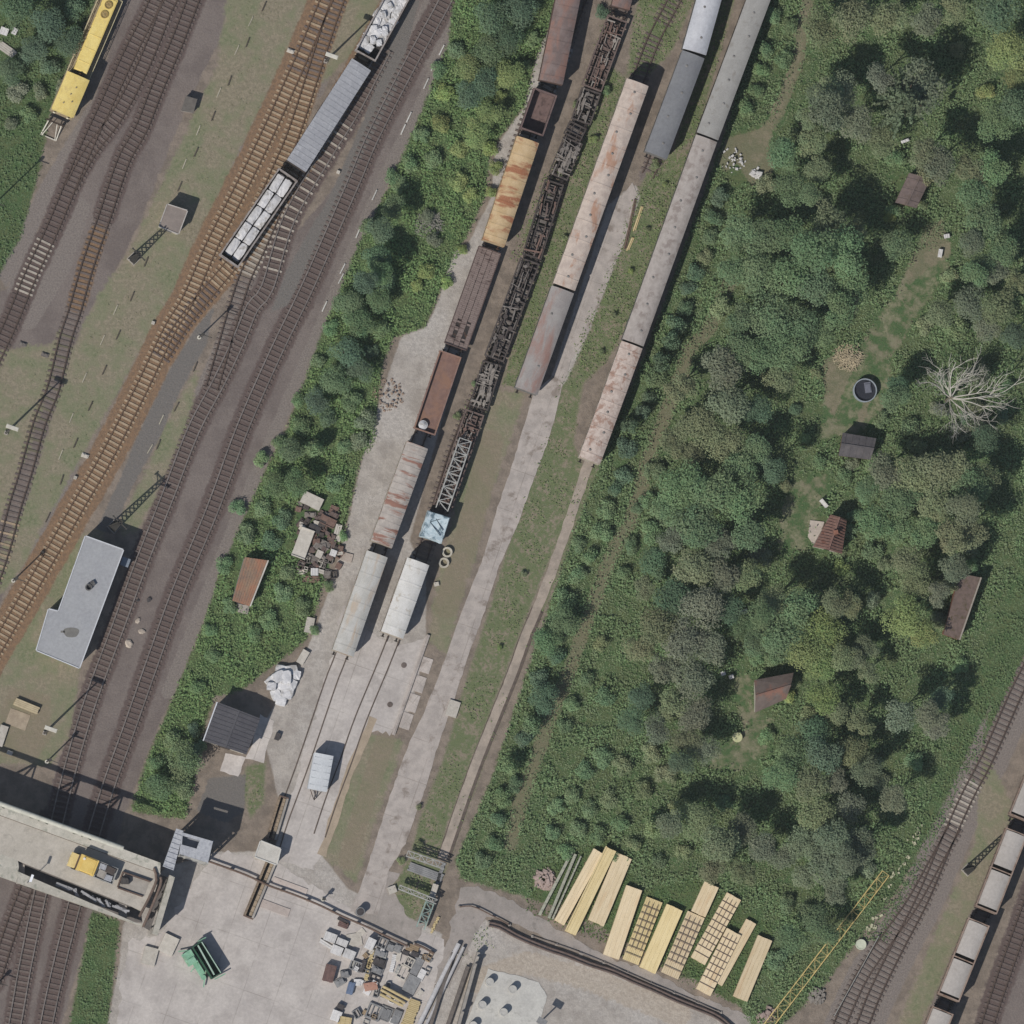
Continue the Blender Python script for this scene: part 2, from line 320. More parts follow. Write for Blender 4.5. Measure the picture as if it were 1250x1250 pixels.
mm=t.n('ShaderNodeMix',data_type='RGBA',blend_type='MULTIPLY'); mm.inputs[0].default_value=1; t.l(col,mm.inputs[6]); t.l(g,mm.inputs[7])
t.l(mm.outputs[2],t.b.inputs['Base Color']); t.b.inputs['Roughness'].default_value=.95
t.bump(t.math('ADD',nC,t.math('MULTIPLY',nB,1.5)),.55,.12)
ground=bpy.data.objects.new('ground',grid_mesh('ground')); ground.data.materials.append(t.m); link(ground); tag(ground,'mixed ground of grass, ballast and dirt','ground',kind='structure')
# ---------------------------------------------------------------- paved sheets
conc=mat('concrete_paving',(194,187,181),(180,173,168),.3,.9,c3=(168,161,156),thr=.6,s3=.35,soft=.14,c4=(180,173,167),joints=(-71,6.0,4.0,0))
conc2=mat('concrete_lane',(180,171,164),(162,154,148),.8,.9,c3=(138,128,120),thr=.61,s3=.55,st3=(1,1,1),c4=(168,161,153),joints=(-71,5.0,30.0,0))
grey_pave=mat('grey_paving',(156,148,142),(144,137,131),.6,.9,c3=(132,126,120),thr=.64)
slabm=mat('pale_slab',(184,182,176),(172,170,165),.4,.9,c3=(160,158,152),thr=.64)
def rough_poly(pts,z,step=.5,jit=.12):
    w_=W2(pts,z); out=[]; n=len(w_)
    for i in range(n):
        a=np.array(w_[i]); b=np.array(w_[(i+1)%n]); k=max(1,int(np.linalg.norm(b-a)/step))
        for j in range(k): out.append(tuple(a+(b-a)*j/k+rng.normal(0,jit,2)))
    return out
def sheet(name,pts,z,m,label,jit=.1,thick=.03,step=.6):
    mb=MB(); mb.prism(rough_poly(pts,z,step,jit),z-thick,z); o=mb.build(name,m); tag(o,label,name.replace('_',' '),kind='structure'); return o
sheet('platform',[(652,478),(628,560),(607,620),(590,680),(566,740),(545,800),(520,865),(500,905),(480,960),(462,1015),(443,1075),(428,1112),(462,1116),(475,1062),(495,1030),(520,960),(538,900),(553,860),(570,805),(592,745),(610,690),(632,640),(650,590),(675,520),(686,474),(697,440),(716,412),(735,362),(760,300),(780,240),(772,222),(752,250),(700,392),(672,462)],.05,conc2,'long pale concrete lane running down beside the coaches',.04)
sheet('yard_pavement',[(418,735),(445,770),(470,782),(496,786),(522,776),(505,845),(478,897),(447,893),(425,940),(405,1000),(392,1046),(380,1062),(340,1050),(346,1010),(365,940),(385,870),(405,800)],.012,conc,'worn concrete apron with embedded rails',.15)
sheet('yard_pavement',[(228,1090),(264,1040),(330,1052),(345,1057),(430,1112),(462,1120),(540,1146),(545,1162),(515,1250),(505,1310),(138,1310),(148,1200),(158,1148),(195,1142)],.012,conc,'wide pale concrete yard at the foot of the bridge',.2)
sheet('path',[(563,1083),(578,1082),(605,1090),(658,1120),(735,1165),(799,1188),(850,1214),(917,1241),(919,1260),(896,1262),(874,1234),(799,1203),(748,1181),(671,1147),(640,1132),(620,1124),(595,1118),(580,1142),(560,1180),(548,1205),(530,1200),(545,1150)],.022,grey_pave,'grey paved path curving past the timber panels',.12)
sheet('path',[(430,1112),(462,1116),(470,1062),(490,1066),(478,1085),(500,1120),(518,1128),(505,1160),(470,1150)],.016,grey_pave,'grey paving below the concrete lane',.1)
sheet('pavement',[(318,872),(335,880),(322,930),(300,925),(306,915)],.03,conc,'small concrete pavement beside the dark shed',.08)
sheet('pavement',[(275,920),(300,924),(292,948),(268,940)],.03,conc,'small concrete pavement below the dark shed',.06)
sheet('concrete_base',[(596,1183),(640,1193),(657,1199),(668,1216),(658,1250),(655,1300),(552,1300),(568,1250)],.06,slabm,'pale concrete base slab with round pile heads',.03)
# ---------------------------------------------------------------- railway tracks
rail_rust=mat('rail_rust',(88,74,66),(74,62,56),3,.6)
rail_shiny=mat('rail_worn',(146,137,131),(124,115,109),2,.45,.5)
rail_brown=mat('rail_brown',(104,82,64),(88,70,57),3,.7)
sl_conc=mat('sleeper_concrete',(166,148,125),(149,132,110),3,.9)
sl_pale=mat('sleeper_pale',(172,164,152),(154,146,136),3,.9)
sl_wood=mat('sleeper_wood',(106,94,89),(94,84,80),4,.9)
sl_dim=mat('sleeper_dusty',(114,103,97),(102,92,87),4,.9)
sl_green=mat('sleeper_mossy',(106,101,84),(95,91,76),4,.9)
GAUGE=1.46
def sleeper_mesh(m,n):
    mb=MB(); mb.box((0,0,.045),(2.42,.26,.11),top=.94)
    for s in(-1,1): mb.box((s*GAUGE/2,0,.11),(.34,.2,.03))
    o=mb.build(n,m); me=o.data; bpy.data.objects.remove(o); return me
SM={k:sleeper_mesh(m,'sleeper') for k,m in dict(conc=sl_conc,pale=sl_pale,wood=sl_wood,dim=sl_dim,green=sl_green).items()}
def offline(w,off):
    A=np.array(w); d=np.gradient(A,axis=0); d/=np.linalg.norm(d,axis=1)[:,None]+1e-9
    return A+np.stack([-d[:,1],d[:,0]],1)*off, d
for k_,y_ in(('T20',803),('T21',788),('T24',572)):
    TR[k_+'full']=TR[k_]; TR[k_]=[p for p in TR[k_] if p[1]<y_]
def track(key,label,kind,rail=rail_rust,spacing=.66,skip=0.0,embedded=False,ranges=None,group='railway tracks'):
    w_=W2(TR[key]); A=np.array(w_); mid=A[len(A)//2]
    root=empty('railway_track',(mid[0],mid[1],0),0,label,'railway track',group)
    rw=.15
    for s in(-1,1):
        L,d=offline(w_,s*GAUGE/2); nrm=np.stack([-d[:,1],d[:,0]],1); mb=MB((mid[0],mid[1],0)); vs=[]
        prof=((-.5,0),(-.5,1),(.5,1),(.5,0)); z0,z1=(.0,.03) if embedded else (.06,.27); ww=.24 if embedded else rw
        for p,nn in zip(L,nrm):
            for a,b in prof: q=p+nn*a*ww; vs.append((q[0],q[1],z0+(z1-z0)*b))
        fs=[]
        for i in range(len(L)-1):
            for k in range(3): fs.append((4*i+k,4*i+k+1,4*i+k+5,4*i+k+4))
        mb.add(vs,fs); mb.build('rail',rail,root)
    if kind is None: return root
    S=resample(w_,spacing); dd=np.gradient(S,axis=0); n=0; restv=[]; restf=[]; M_=None
    inside=[i for i in range(len(S)) if abs(S[i][0])<64 and abs(S[i][1])<64]
    order=inside[:100] if len(inside)<=100 else inside[::max(1,math.ceil(len(inside)/100))]
    keep=set(order)
    base=MB(); 
    for i in range(len(S)):
        if random.random()<skip: continue
        f=i/len(S); kd=kind
        if ranges:
            px_=625+S[i][0]*10; py_=625-S[i][1]*10
            for (y0,y1,k2) in ranges:
                if y0<=py_<y1: kd=k2
        if kd is None: continue
        rz=math.atan2(dd[i][1],dd[i][0])+math.pi/2+random.gauss(0,.015)
        jx=random.gauss(0,.03)
        if i in keep: part('sleeper',SM[kd],root,(S[i][0]-mid[0]+math.cos(rz)*jx,S[i][1]-mid[1],random.uniform(-.012,.008)),rz)
        else:
            M_=kd; base.box((S[i][0]-mid[0],S[i][1]-mid[1],.045),(2.42,.26,.11),rz,top=.94)
            c,s_=math.cos(rz)*GAUGE/2,math.sin(rz)*GAUGE/2
            for s in(-1,1): base.box((S[i][0]-mid[0]+s*c,S[i][1]-mid[1]+s*s_,.11),(.34,.2,.03),rz)
    if base.v:
        o=base.build('sleeper',SM[kind].materials[0],root); o['kind']='stuff'
    return root
track('T1','dark track nearest the yellow locomotive, on purple brown ballast','wood',ranges=[(298,362,'pale'),(-99,60,'dim')])
track('T2','track with mossy sleepers passing the leftmost lamp mast','dim',ranges=[(410,560,'green'),(560,620,'dim'),(640,760,'conc')])
track('T3','short dark connecting track between the two ballast tracks at upper left','dim')
track('T4','rusty brown main track with pale sleepers left of the grey roofed building','conc',rail=rail_brown,ranges=[(-99,95,'dim')])
track('T5','brown side track merging into the loaded wagons track from above','conc',rail=rail_brown,ranges=[(-99,95,'dim')])
track('T6','track beneath the wagons loaded with white bags','conc',rail=rail_brown,ranges=[(350,460,'wood')])
track('T7','long track passing right beside the grey roofed building','dim',rail=rail_shiny,ranges=[(150,335,'pale'),(335,440,'dim')])
track('T8','short spur joining the main line below the loaded gondola','dim',ranges=[(240,338,'pale')])
track('T9','rightmost main line track along the edge of the green thicket','wood',rail=rail_shiny)
track('T10','leftmost track emerging from under the concrete bridge','dim')
track('T20','yard track embedded in concrete under the row of boxcars','dim',ranges=[(430,1100,None)],group='yard tracks')
track('T21','yard track under the scrap wagons and crane boom','dim',ranges=[(690,1100,None)],group='yard tracks')
track('T22','overgrown yard track under the long rusty coach','wood',group='yard tracks',skip=.1)
track('T23','grassy siding under the silver and grey coaches','dim',group='yard tracks',skip=.2)
track('T24','rightmost yard track, under the three long grey coaches','dim',ranges=[(555,1100,None)],group='yard tracks')
track('T30','curving single track on grey ballast at the lower right','dim',ranges=[(950,1012,'pale')],rail=rail_rust)
track('T31','branch track leaving the curved track at the lower right','dim')
track('T32','track under the hopper wagons at the lower right','dim')
track('T33','dark ballast track in the lower right corner beyond the hoppers','wood')
# flush rails in the concrete (dark grooves) and the paved strip of the rightmost siding
strip=mat('strip_paving',(160,148,136),(140,130,120),.8,.9)
ln=[p for p in TR['T24full'] if p[1]>558]
def ribbon(line,w,z,thick=.05,jit=0.0):
    L,d=offline(W2(line),0); nn=np.stack([-d[:,1],d[:,0]],1); k=len(L)
    a=[tuple(L[i]+nn[i]*(w/2+rng.normal(0,jit))) for i in range(k)]; b=[tuple(L[i]-nn[i]*(w/2+rng.normal(0,jit))) for i in range(k)][::-1]
    mb=MB(); mb.prism(a+b,z-thick,z); return mb
o=ribbon(ln,1.15,.055,jit=.05).build('pavement',strip); tag(o,'narrow paved strip between the rails of the rightmost siding','pavement',kind='structure')
gro=mat('groove_dark',(104,93,85),(88,79,73),2,.9)
for key,y0 in(('T20',792),('T21',775),('T24',740)):
    w_=[p for p in TR[key+'full'] if p[1]>y0]; 
    L=W2(w_); mid=L[len(L)//2]; root=empty('embedded_track',(mid[0],mid[1],0),0,{'T20':'pair of rails sunk in the concrete below the palest boxcar','T21':'pair of rails sunk in the concrete below the small white wagon','T24':'dark rail slots either side of the narrow paved strip'}[key],'embedded track','yard tracks')
    for s in(-1,1):
        if key=='T24' and s==-1: LL,dw,zz=offline(L,s*.62)[0],.1,.062
        else: LL,dw,zz=offline(L,s*.72)[0],(.36 if key=='T24' else .15),.06
        d=np.gradient(LL,axis=0); d/=np.linalg.norm(d,axis=1)[:,None]; nn=np.stack([-d[:,1],d[:,0]],1)
        mb=MB((mid[0],mid[1],0)); mb.prism([tuple(LL[i]+nn[i]*dw/2) for i in range(len(LL))]+[tuple(LL[i]-nn[i]*dw/2) for i in range(len(LL))][::-1],.0,zz)
        mb.build('rail_groove',gro if zz<.1 else rail_rust,root)

TR['earth']=[(456,876),(440,915),(424,950),(407,1003),(392,1044)]
o=ribbon(catmull(TR['earth']),1.05,.03,jit=.08).build('path',mat('earth_strip',(170,154,135),(156,142,124),.8,.9)); tag(o,'sandy brown strip along the right embedded rails','path',kind='structure')
# ---------------------------------------------------------------- rolling stock
iron=mat('wagon_iron',(58,52,50),(46,42,41),3,.8,c3=(84,62,50),thr=.6)
black=mat('wagon_black',(42,40,40),(34,33,33),3,.7)
glass=mat('dark_glass',(30,34,38),(24,28,32),1,.15,bump=0)
steel=mat('bare_steel',(168,167,162),(150,149,145),3,.6,.05)
def wheelset_mesh():
    mb=MB()
    for s in(-1,1): mb.tube([(0,s*.72,.73),(0,s*.85,.73)],.46,16); mb.tube([(0,s*.68,.73),(0,s*.72,.73)],.5,16)
    mb.tube([(0,-.95,.73),(0,.95,.73)],.08,8)
    o=mb.build('wheelset',iron); me=o.data; bpy.data.objects.remove(o); return me
def buffer_mesh():
    mb=MB(); mb.tube([(0,0,0),(.42,0,0)],.11,10); mb.tube([(.42,0,0),(.5,0,0)],.24,14)
    o=mb.build('buffer',iron); me=o.data; bpy.data.objects.remove(o); return me
def vent_mesh():
    mb=MB(); mb.cyl((0,0),.1,0,.08,10); mb.tube([(0,0,.08),(0,0,.14)],.17,10,r1=.08)
    o=mb.build('roof_vent',mat('vent_grey',(132,129,125),(116,113,110),3,.6)); me=o.data; bpy.data.objects.remove(o); return me
WS,BF,VT=wheelset_mesh(),buffer_mesh(),vent_mesh()
def rolling(name,label,cat,p1,p2,z,group=None,over=0):
    a=P(*p1,z); b=P(*p2,z); d=b-a; L=d.length; c=(a+b)/2
    root=empty(name,(c.x,c.y,0),math.atan2(d.y,d.x),label,cat,group); return root,L
def gear(root,L,W,axles='bogie',frame=iron):
    mb=MB(); mb.box((0,0,1.16),(L-.1,W*.82,.2)); 
    for s in(-1,1): mb.box((0,s*W*.36,.98),(L-1.0,.14,.3))
    for s in(-1,1): mb.box((s*(L/2-.12),0,1.12),(.2,W*.92,.36))
    mb.build('underframe',frame,root)
    xs=[-L/2+1.9,-L/2+4.1,L/2-4.1,L/2-1.9] if axles=='bogie' else [-L*.3,L*.3]
    for x in xs: part('wheelset',WS,root,(x,0,0))
    if axles=='bogie':
        for s in(-1,1):
            mb=MB(); cx=s*(L/2-3.0)
            for q in(-1,1): mb.box((cx,q*1.0,.72),(3.0,.14,.34))
            mb.box((cx,0,.78),(.5,2.1,.25)); mb.build('bogie_frame',frame,root)
    for s in(-1,1):
        for q in(-1,1): part('buffer',BF,root,(s*(L/2-.02),q*.87,1.05),0 if s>0 else math.pi)
def closed(label,p1,p2,W,roofm,sidem,kind='boxcar',z=4.05,rise=.42,ribs=0,vents=0,name=None,cat=None,group=None,axles='bogie',walk=False,flat=False,windows=0,wall=3.62):
    root,L=rolling(name or ('railway_coach' if kind=='coach' else 'boxcar'),label,cat or ('railway coach' if kind=='coach' else 'boxcar'),p1,p2,z,group)
    gear(root,L-.2,W,axles)
    mb=MB(); mb.box((0,0,(1.26+wall)/2),(L-.06,W-.1,wall-1.26))
    if kind!='coach':
        k=int(L/1.5)
        for i in range(k+1):
            x=-L/2+.06+i*(L-.12)/k
            for s in(-1,1): mb.box((x,s*(W/2-.04),(1.3+wall)/2),(.1,.09,wall-1.36))
    mb.build('body',sidem,root)
    mb=MB(); mb.arch(L,W,wall+.002,rise,10,1)
    for i in range(ribs):
        x=-L/2+(i+.5)*L/ribs; 
        sub=MB(); sub.arch(.1,W+.05,wall+.03,rise+.006,10,1); mb.add([v+Vector((x,0,0)) for v in sub.v],sub.f)
    if walk: mb.box((0,0,wall+rise+.03),(L-1,.5,.04))
    mb.build('roof',roofm,root,smooth=True)
    for i in range(vents):
        x=-L/2+(i+.5)*L/vents; s=(.0,.42,-.42)[i%3] if vents>4 else (.3 if i%2 else -.3); part('roof_vent',VT,root,(x,s,wall+rise*(.97 if s==0 else .9)-.03))
    for s in(-1,1):
        if windows:
            for i in range(windows):
                mb=MB(); mb.box((-L/2+(i+.7)*L/(windows+.4),s*(W/2-.045),2.75),(1.0,.05,.85)); mb.build('window',glass,root)
        mb=MB(); dx=L*.42 if kind=='coach' else 0; mb.box((dx,s*(W/2-.02),2.4),(.8 if kind=='coach' else 2.2,.07,2.0))
        if kind!='coach': mb.box((dx,s*(W/2+.03),3.45),(3.6,.05,.07)); mb.box((dx,s*(W/2+.03),2.4),(.08,.05,2.0))
        mb.build('door',sidem,root)
    return root
def gondola(label,p1,p2,W,inm,z=2.7,top=2.7,axles='bogie',group=None,floor=1.36,cat='gondola wagon',name='gondola_wagon',rim=None,ends=True):
    root,L=rolling(name,label,cat,p1,p2,z,group); gear(root,L-.2,W,axles)
    mb=MB(); mb.box((0,0,floor-.05),(L-.1,W-.1,.1)); mb.build('floor',inm,root)
    mb=MB(); h=top-floor
    for s in(-1,1):
        mb.box((0,s*(W/2-.07),floor+h/2),(L,.1,h)); mb.box((0,s*(W/2-.06),top+.02),(L+.04,.18,.08))
        for i in range(int(L/1.6)+1): mb.box((-L/2+.1+i*(L-.2)/int(L/1.6),s*(W/2+.02),floor+h/2-.05),(.12,.1,h-.1))
        mb.box((s*(L/2-.05),0,floor+h/2),(.1,W-.24,h)); mb.box((s*(L/2-.05),0,top+.02),(.18,W-.26,.08))
    mb.build('body',rim or inm,root); return root,L
# --- materials of roofs
r_redbrown=mat('roof_red_brown',(122,108,104),(108,94,90),.9,.8,c3=(130,102,92),thr=.54,s3=.35,st3=(.6,1.4,1))
r_tan=mat('roof_tan_rust',(196,172,136),(184,158,120),.8,.85,c3=(154,104,76),thr=.53,s3=.6,st3=(1.1,.22,1),soft=.06,c4=(202,180,146))
r_white=mat('roof_white_rust',(178,170,162),(162,154,147),1.2,.85,c3=(144,108,95),thr=.54,s3=.8,st3=(1.5,.22,1),soft=.05)
r_pale=mat('roof_pale',(188,186,181),(176,174,168),.9,.85,c3=(178,162,144),thr=.59,s3=.5,st3=(.4,2.0,1),soft=.1)
r_cream=mat('roof_cream',(202,200,196),(192,190,185),.9,.85,c3=(172,164,152),thr=.62,s3=1.1)
r_long=mat('roof_long_rust',(190,176,164),(172,158,148),1.1,.85,c3=(164,130,110),thr=.58,s3=.45,st3=(.7,1.6,1),soft=.07,c4=(150,132,120))
r_greyred=mat('roof_grey_red',(156,151,147),(146,140,137),.7,.75,c3=(150,120,110),thr=.58,s3=.3,st3=(.55,1.6,1),soft=.1)
r_grey=mat('roof_slate_grey',(126,127,129),(119,120,123),.4,.65,c3=(112,112,114),thr=.68)
r_silver=mat('roof_silver',(200,200,202),(186,186,189),.3,.42,.25,bump=.05)
r_stone=mat('roof_stone_grey',(150,148,144),(142,140,136),.8,.75,c3=(132,128,122),thr=.64,s3=.9)
r_stone2=mat('roof_weathered_grey',(168,160,154),(154,146,140),1.6,.8,c3=(138,128,122),thr=.57,s3=.8,st3=(1,1.2,1),c4=(182,174,166))
r_mottled=mat('roof_mottled',(190,176,166),(168,152,142),2.0,.85,c3=(152,126,113),thr=.57,s3=.9,st3=(1,1,1),soft=.05,c4=(206,196,188))
r_covered=mat('cover_grey',(156,157,161),(148,149,154),.4,.6,c3=(165,166,170),thr=.6)
side_brown=mat('side_brown',(104,84,76),(88,70,64),1.2,.8,c3=(78,62,58),thr=.58)
side_pale=mat('side_pale',(176,168,154),(160,150,138),1.2,.8,c3=(140,104,82),thr=.6)
side_tan=mat('side_tan',(186,166,134),(170,146,112),1.2,.8,c3=(144,98,72),thr=.58)
side_grey=mat('side_grey',(120,118,116),(104,102,100),1.2,.75)
side_dark=mat('side_dark',(84,76,72),(70,64,61),1.2,.75)
floor_brown=mat('floor_planks',(130,116,110),(116,102,97),2.2,.9,stretch=(3,.7,1),c3=(84,70,66),thr=.6,s3=.8)
floor_red=mat('floor_rust_red',(134,108,98),(120,96,88),1.6,.9,c3=(138,108,92),thr=.56,s3=.35,c4=(106,88,82))
inside_dark=mat('wagon_inside_dark',(62,58,58),(50,48,48),2,.85)
rim_pale=mat('wagon_rim_pale',(154,148,144),(128,118,112),2,.7)
YB='old boxcars and open wagons on the left yard track'
closed('reddish brown boxcar with curved roof at the head of the left yard row',(708,-70),(673,100),2.95,r_redbrown,side_brown,ribs=12,group=YB,z=4.0)
g1,L1=gondola('small empty brown gondola behind the reddish boxcar',(666,112),(649,161),2.95,mat('gondola_floor_brown',(112,94,90),(98,82,80),1.5,.9,c3=(82,68,66),thr=.58),axles='two',group=YB,z=3.3,top=3.3)
closed('tan boxcar with orange rust bands across its roof',(645,170),(603,296),2.85,r_tan,side_tan,ribs=9,group=YB)
# plank floored flat wagon with broken end
rootd,Ld=rolling('flat_wagon','brown plank floored flat wagon with holes broken through its lower end','flat wagon',(598,305),(556,423),1.45,YB)
gear(rootd,Ld-.2,2.8)
mb=MB(); n_=int(Ld/.24); holes=lambda x,y:(x>Ld/2-3.4 and x<Ld/2-.5 and abs(abs(y)-.62)<.42 and random.random()<.8)
for i in range(n_):
    x=-Ld/2+(i+.5)*Ld/n_
    for y,wd in((-1.12,.5),(-.62,.46),(0,.66),(.62,.46),(1.12,.5)):
        if not holes(x,y): mb.box((x,y+random.gauss(0,.01),1.36+random.uniform(-.02,.02)),(Ld/n_*.93,wd,.07))
mb.build('plank_floor',floor_brown,rootd)
mb=MB()
for s in(-1,1): mb.box((0,s*1.42,1.32),(Ld,.1,.26)); mb.box((s*(Ld/2),0,1.4),(.12,2.8,.3))
mb.build('side_sill',mat('sill_brown',(92,76,72),(80,66,62),2,.85),rootd)
ge,Le=gondola('rust red open wagon with low sides and a white bag in its corner',(550,432),(518,527),2.75,floor_red,axles='bogie',group=YB,z=2.0,top=2.0)
bag=MB(); 
bag.tube([(0,0,0),(0,0,.25),(0,0,.6),(0,0,.8)],.5,12)
white=mat('white_bag',(208,207,207),(188,188,190),2,.8,c3=(164,161,157),thr=.6); 
pb=P(516,519,1.4); bag2=MB(); bag2.cyl((0,0),.5,0,.5,12,r1=.58); bag2.cyl((0,0),.52,.5,.75,12,r1=.2)
o=bag2.build('white_bag',white,smooth=True); o.location=(pb.x,pb.y,1.36); tag(o,'single white bag lying in the lower corner of the rust red wagon','bag')
closed('white boxcar with red rust streaks across its roof',(510,543),(466,664),2.75,r_white,side_pale,ribs=16,group=YB,walk=False)
closed('pale boxcar with faint tan stripes, last in the left yard row',(461,676),(419,797),2.7,r_pale,side_pale,ribs=7,group=YB)
closed('small cream roofed wagon beside the two ring kerbs',(511,685),(479,775),2.85,r_cream,side_pale,ribs=5,group=None,axles='two',name='covered_wagon',cat='covered wagon')
closed('very long rust stained pale coach on the middle yard track',(779,100),(689,350),2.85,r_long,side_pale,'coach',vents=10,ribs=11,windows=10,group='coaches on the right yard tracks')
closed('grey coach with a red faded stripe, below the very long rusty coach',(687.5,353),(643,477),2.9,r_greyred,side_grey,'coach',vents=2,ribs=0,windows=6,group='coaches on the right yard tracks')
closed('bright silver coach with curved roof at the top edge',(888,-80),(848,63),3.0,r_silver,side_grey,'coach',vents=4,windows=6,group='coaches on the right yard tracks',rise=.6)
closed('plain slate grey coach coupled below the silver one',(847,66),(801,189),2.9,r_grey,side_grey,'coach',vents=4,windows=6,group='coaches on the right yard tracks')
closed('long smooth grey coach beside the silver coach',(956,-80),(864,166),2.8,r_stone,side_dark,'coach',vents=9,windows=10,group='coaches on the right yard tracks',rise=.36)
closed('longest weathered grey coach in the rightmost row',(863,168.5),(773,418),2.75,r_stone2,side_grey,'coach',vents=8,windows=10,group='coaches on the right yard tracks')
closed('blotchy pale coach with rust spots at the lower end of the rightmost row',(772,420.5),(720,562),2.75,r_mottled,side_pale,'coach',vents=6,windows=7,ribs=9,group='coaches on the right yard tracks')
closed('brown wagon at the top edge above the scrap wagons',(775,-60),(758,9),2.3,r_redbrown,side_brown,group='scrap wagons on the second yard track',z=3.6,wall=3.2,rise=.3,axles='two')
# --- main line train
MT='loaded train on the main line'
closed('long ribbed grey covered wagon between the two bag laden gondolas',(441.5,78.5),(362,202.5),2.75,r_covered,side_dark,ribs=22,group=MT,name='covered_wagon',cat='covered wagon',rise=.16,z=3.85)
ga,La=gondola('gondola packed with two rows of white wrapped bundles',(352,213),(279.5,318.5),2.75,inside_dark,group=MT,z=3.0,top=3.0,rim=rim_pale)
gb,Lb=gondola('gondola heaped with loose white bags at the top edge',(494,-20),(446,68),2.8,inside_dark,group=MT,z=3.0,top=3.0,rim=rim_pale)
def bagmesh(seed,sx,sy,sz):
    r=random.Random(seed); bm=bmesh.new(); bmesh.ops.create_cube(bm,size=1); bmesh.ops.subdivide_edges(bm,edges=bm.edges[:],cuts=3,use_grid_fill=True)
    for v in bm.verts:
        c=v.co.copy(); m=max(abs(c.x),abs(c.y),abs(c.z)); q=c.normalized()*.62; v.co=c.lerp(q,.4)+Vector((r.gauss(0,.02),r.gauss(0,.02),r.gauss(0,.025)))
        v.co.x*=sx; v.co.y*=sy; v.co.z=(v.co.z+.5)*sz
    me=bpy.data.meshes.new('bundle'); bm.to_mesh(me); bm.free(); me.materials.append(white); return me
BG=[bagmesh(i,2.45,1.02,.85) for i in range(3)]; BS=[bagmesh(10+i,1.0,.82,.6) for i in range(4)]
def onroot(root,x,y,z,rz,mesh,name,label,cat,group,s=(1,1,1)):
    M=Matrix.Translation(root.location)@Matrix.Rotation(root.rotation_euler.z,4,'Z'); p=M@Vector((x,y,z))
    o=part(name,mesh,None,p,root.rotation_euler.z+rz,s); return tag(o,label,cat,group)
for i in range(5):
    for s in(-1,1):
        e=i==4
        onroot(ga,-La/2+1.55+i*2.38,s*.56,1.37,random.gauss(0,.02)+(math.pi if random.random()<.5 else 0),BG[(i+(s>0))%3],'white_bundle','white wrapped bundle in the two tidy rows of the lower gondola','bundle','white bundles in the lower gondola',(.93,.98,1.15+random.uniform(-.1,.1)))
k=0
for i in range(11):
    for j in range(3):
        if i>8 and random.random()<.3: continue
        onroot(gb,-Lb/2+.7+i*.83+random.gauss(0,.1),(j-1)*.8+random.gauss(0,.08),1.37,random.uniform(-.6,.6),BS[k%4],'white_bag','white bag in the loose heap of the upper gondola','bag','white bags in the upper gondola',(1.15,1.15,random.uniform(1.4,2.0)))
        k+=1
for i in range(14):
    onroot(gb,-Lb/2+.9+random.random()*(Lb-3),random.uniform(-.9,.9),2.2,random.uniform(-1,1),BS[i%4],'white_bag','white bag on top of the loose heap of the upper gondola','bag','white bags on top of the upper gondola heap',(.8,.8,1.0))
# --- locomotive
yel=mat('loco_yellow',(220,199,126),(212,188,112),.7,.6,c3=(202,180,118),thr=.62,bump=.08)
yel2=mat('loco_yellow_pale',(226,208,140),(218,198,128),.7,.6,bump=.08)
deck=mat('loco_deck',(150,138,116),(128,114,96),2,.8)
lo,LL_=rolling('diesel_locomotive','yellow diesel shunting locomotive with two round roof fans','locomotive',(136,-4),(74,141),1.6)
gear(lo,LL_-.6,2.8)
mb=MB(); mb.box((0,0,1.5),(LL_,3.0,.16)); mb.box((-LL_/2+.1,0,1.3),(.2,3.0,.5)); mb.box((LL_/2-.1,0,1.3),(.2,3.0,.5)); mb.build('footplate',deck,lo)
mb=MB(); mb.box((-LL_*.17,0,2.5),(LL_*.62,1.7,1.85)); mb.box((-LL_*.17,0,3.45),(LL_*.62-.1,1.55,.1),top=.97)
for x in(-.16,-.05,.06): mb.box((LL_*x,0,3.52),(.05,1.4,.04))
for s in(-1,1):
    for i in range(6): mb.box((-LL_*.45+i*1.5,s*.87,2.4),(1.2,.06,1.2))
hood=mb.build('hood',yel,lo)
for x in(-LL_*.42,-LL_*.34):
    mb=MB(); mb.ring((x,0),.5,.12,3.5,3.62,20); f=mb.build('roof_fan',mat('fan_ring',(150,128,74),(136,114,66),2,.7),hood)
    mb=MB(); mb.cyl((x,0),.37,3.5,3.53,16); 
    for a in range(3): mb.bar((x-.36*math.cos(a),-.36*math.sin(a),3.57),(x+.36*math.cos(a),.36*math.sin(a),3.57),.04)
    mb.build('fan_grille',mat('grille_tan',(176,154,104),(160,138,92),2,.6),f)
mb=MB(); cx=LL_*.335; mb.box((cx,0,2.75),(LL_*.30,2.7,2.3)); mb.arch(1,1,0,0) if False else None
mb.build('cab',yel2,lo)
mb=MB(); sub=MB(); sub.arch(LL_*.315,2.95,3.9,.28,8,1); mb.add([v+Vector((cx,0,0)) for v in sub.v],sub.f); cr=mb.build('cab_roof',yel,lo,smooth=True)
for x,y in((0,0),(.8,.5),(1.3,-.4),(-1,.3)):
    mb=MB(); mb.cyl((cx+x,y),.09,4.1,4.3,8); mb.build('roof_vent',deck,cr)
for s in(-1,1):
    for i in range(3): mb=MB(); mb.box((cx-1.4+i*1.4,s*1.36,3.2),(1.0,.04,.8)); mb.build('window',glass,lo)
mb=MB(); ex=LL_*.165; mb.box((ex,0,2.6),(.5,1.5,1.9)); mb.cyl((ex,.1),.2,3.5,3.85,12); mb.box((ex,.55,3.6),(.3,.35,.2)); mb.box((ex,-.55,3.6),(.25,.5,.2)); mb.build('exhaust_stack',mat('exhaust_brown',(92,70,40),(74,56,34),3,.8),lo)
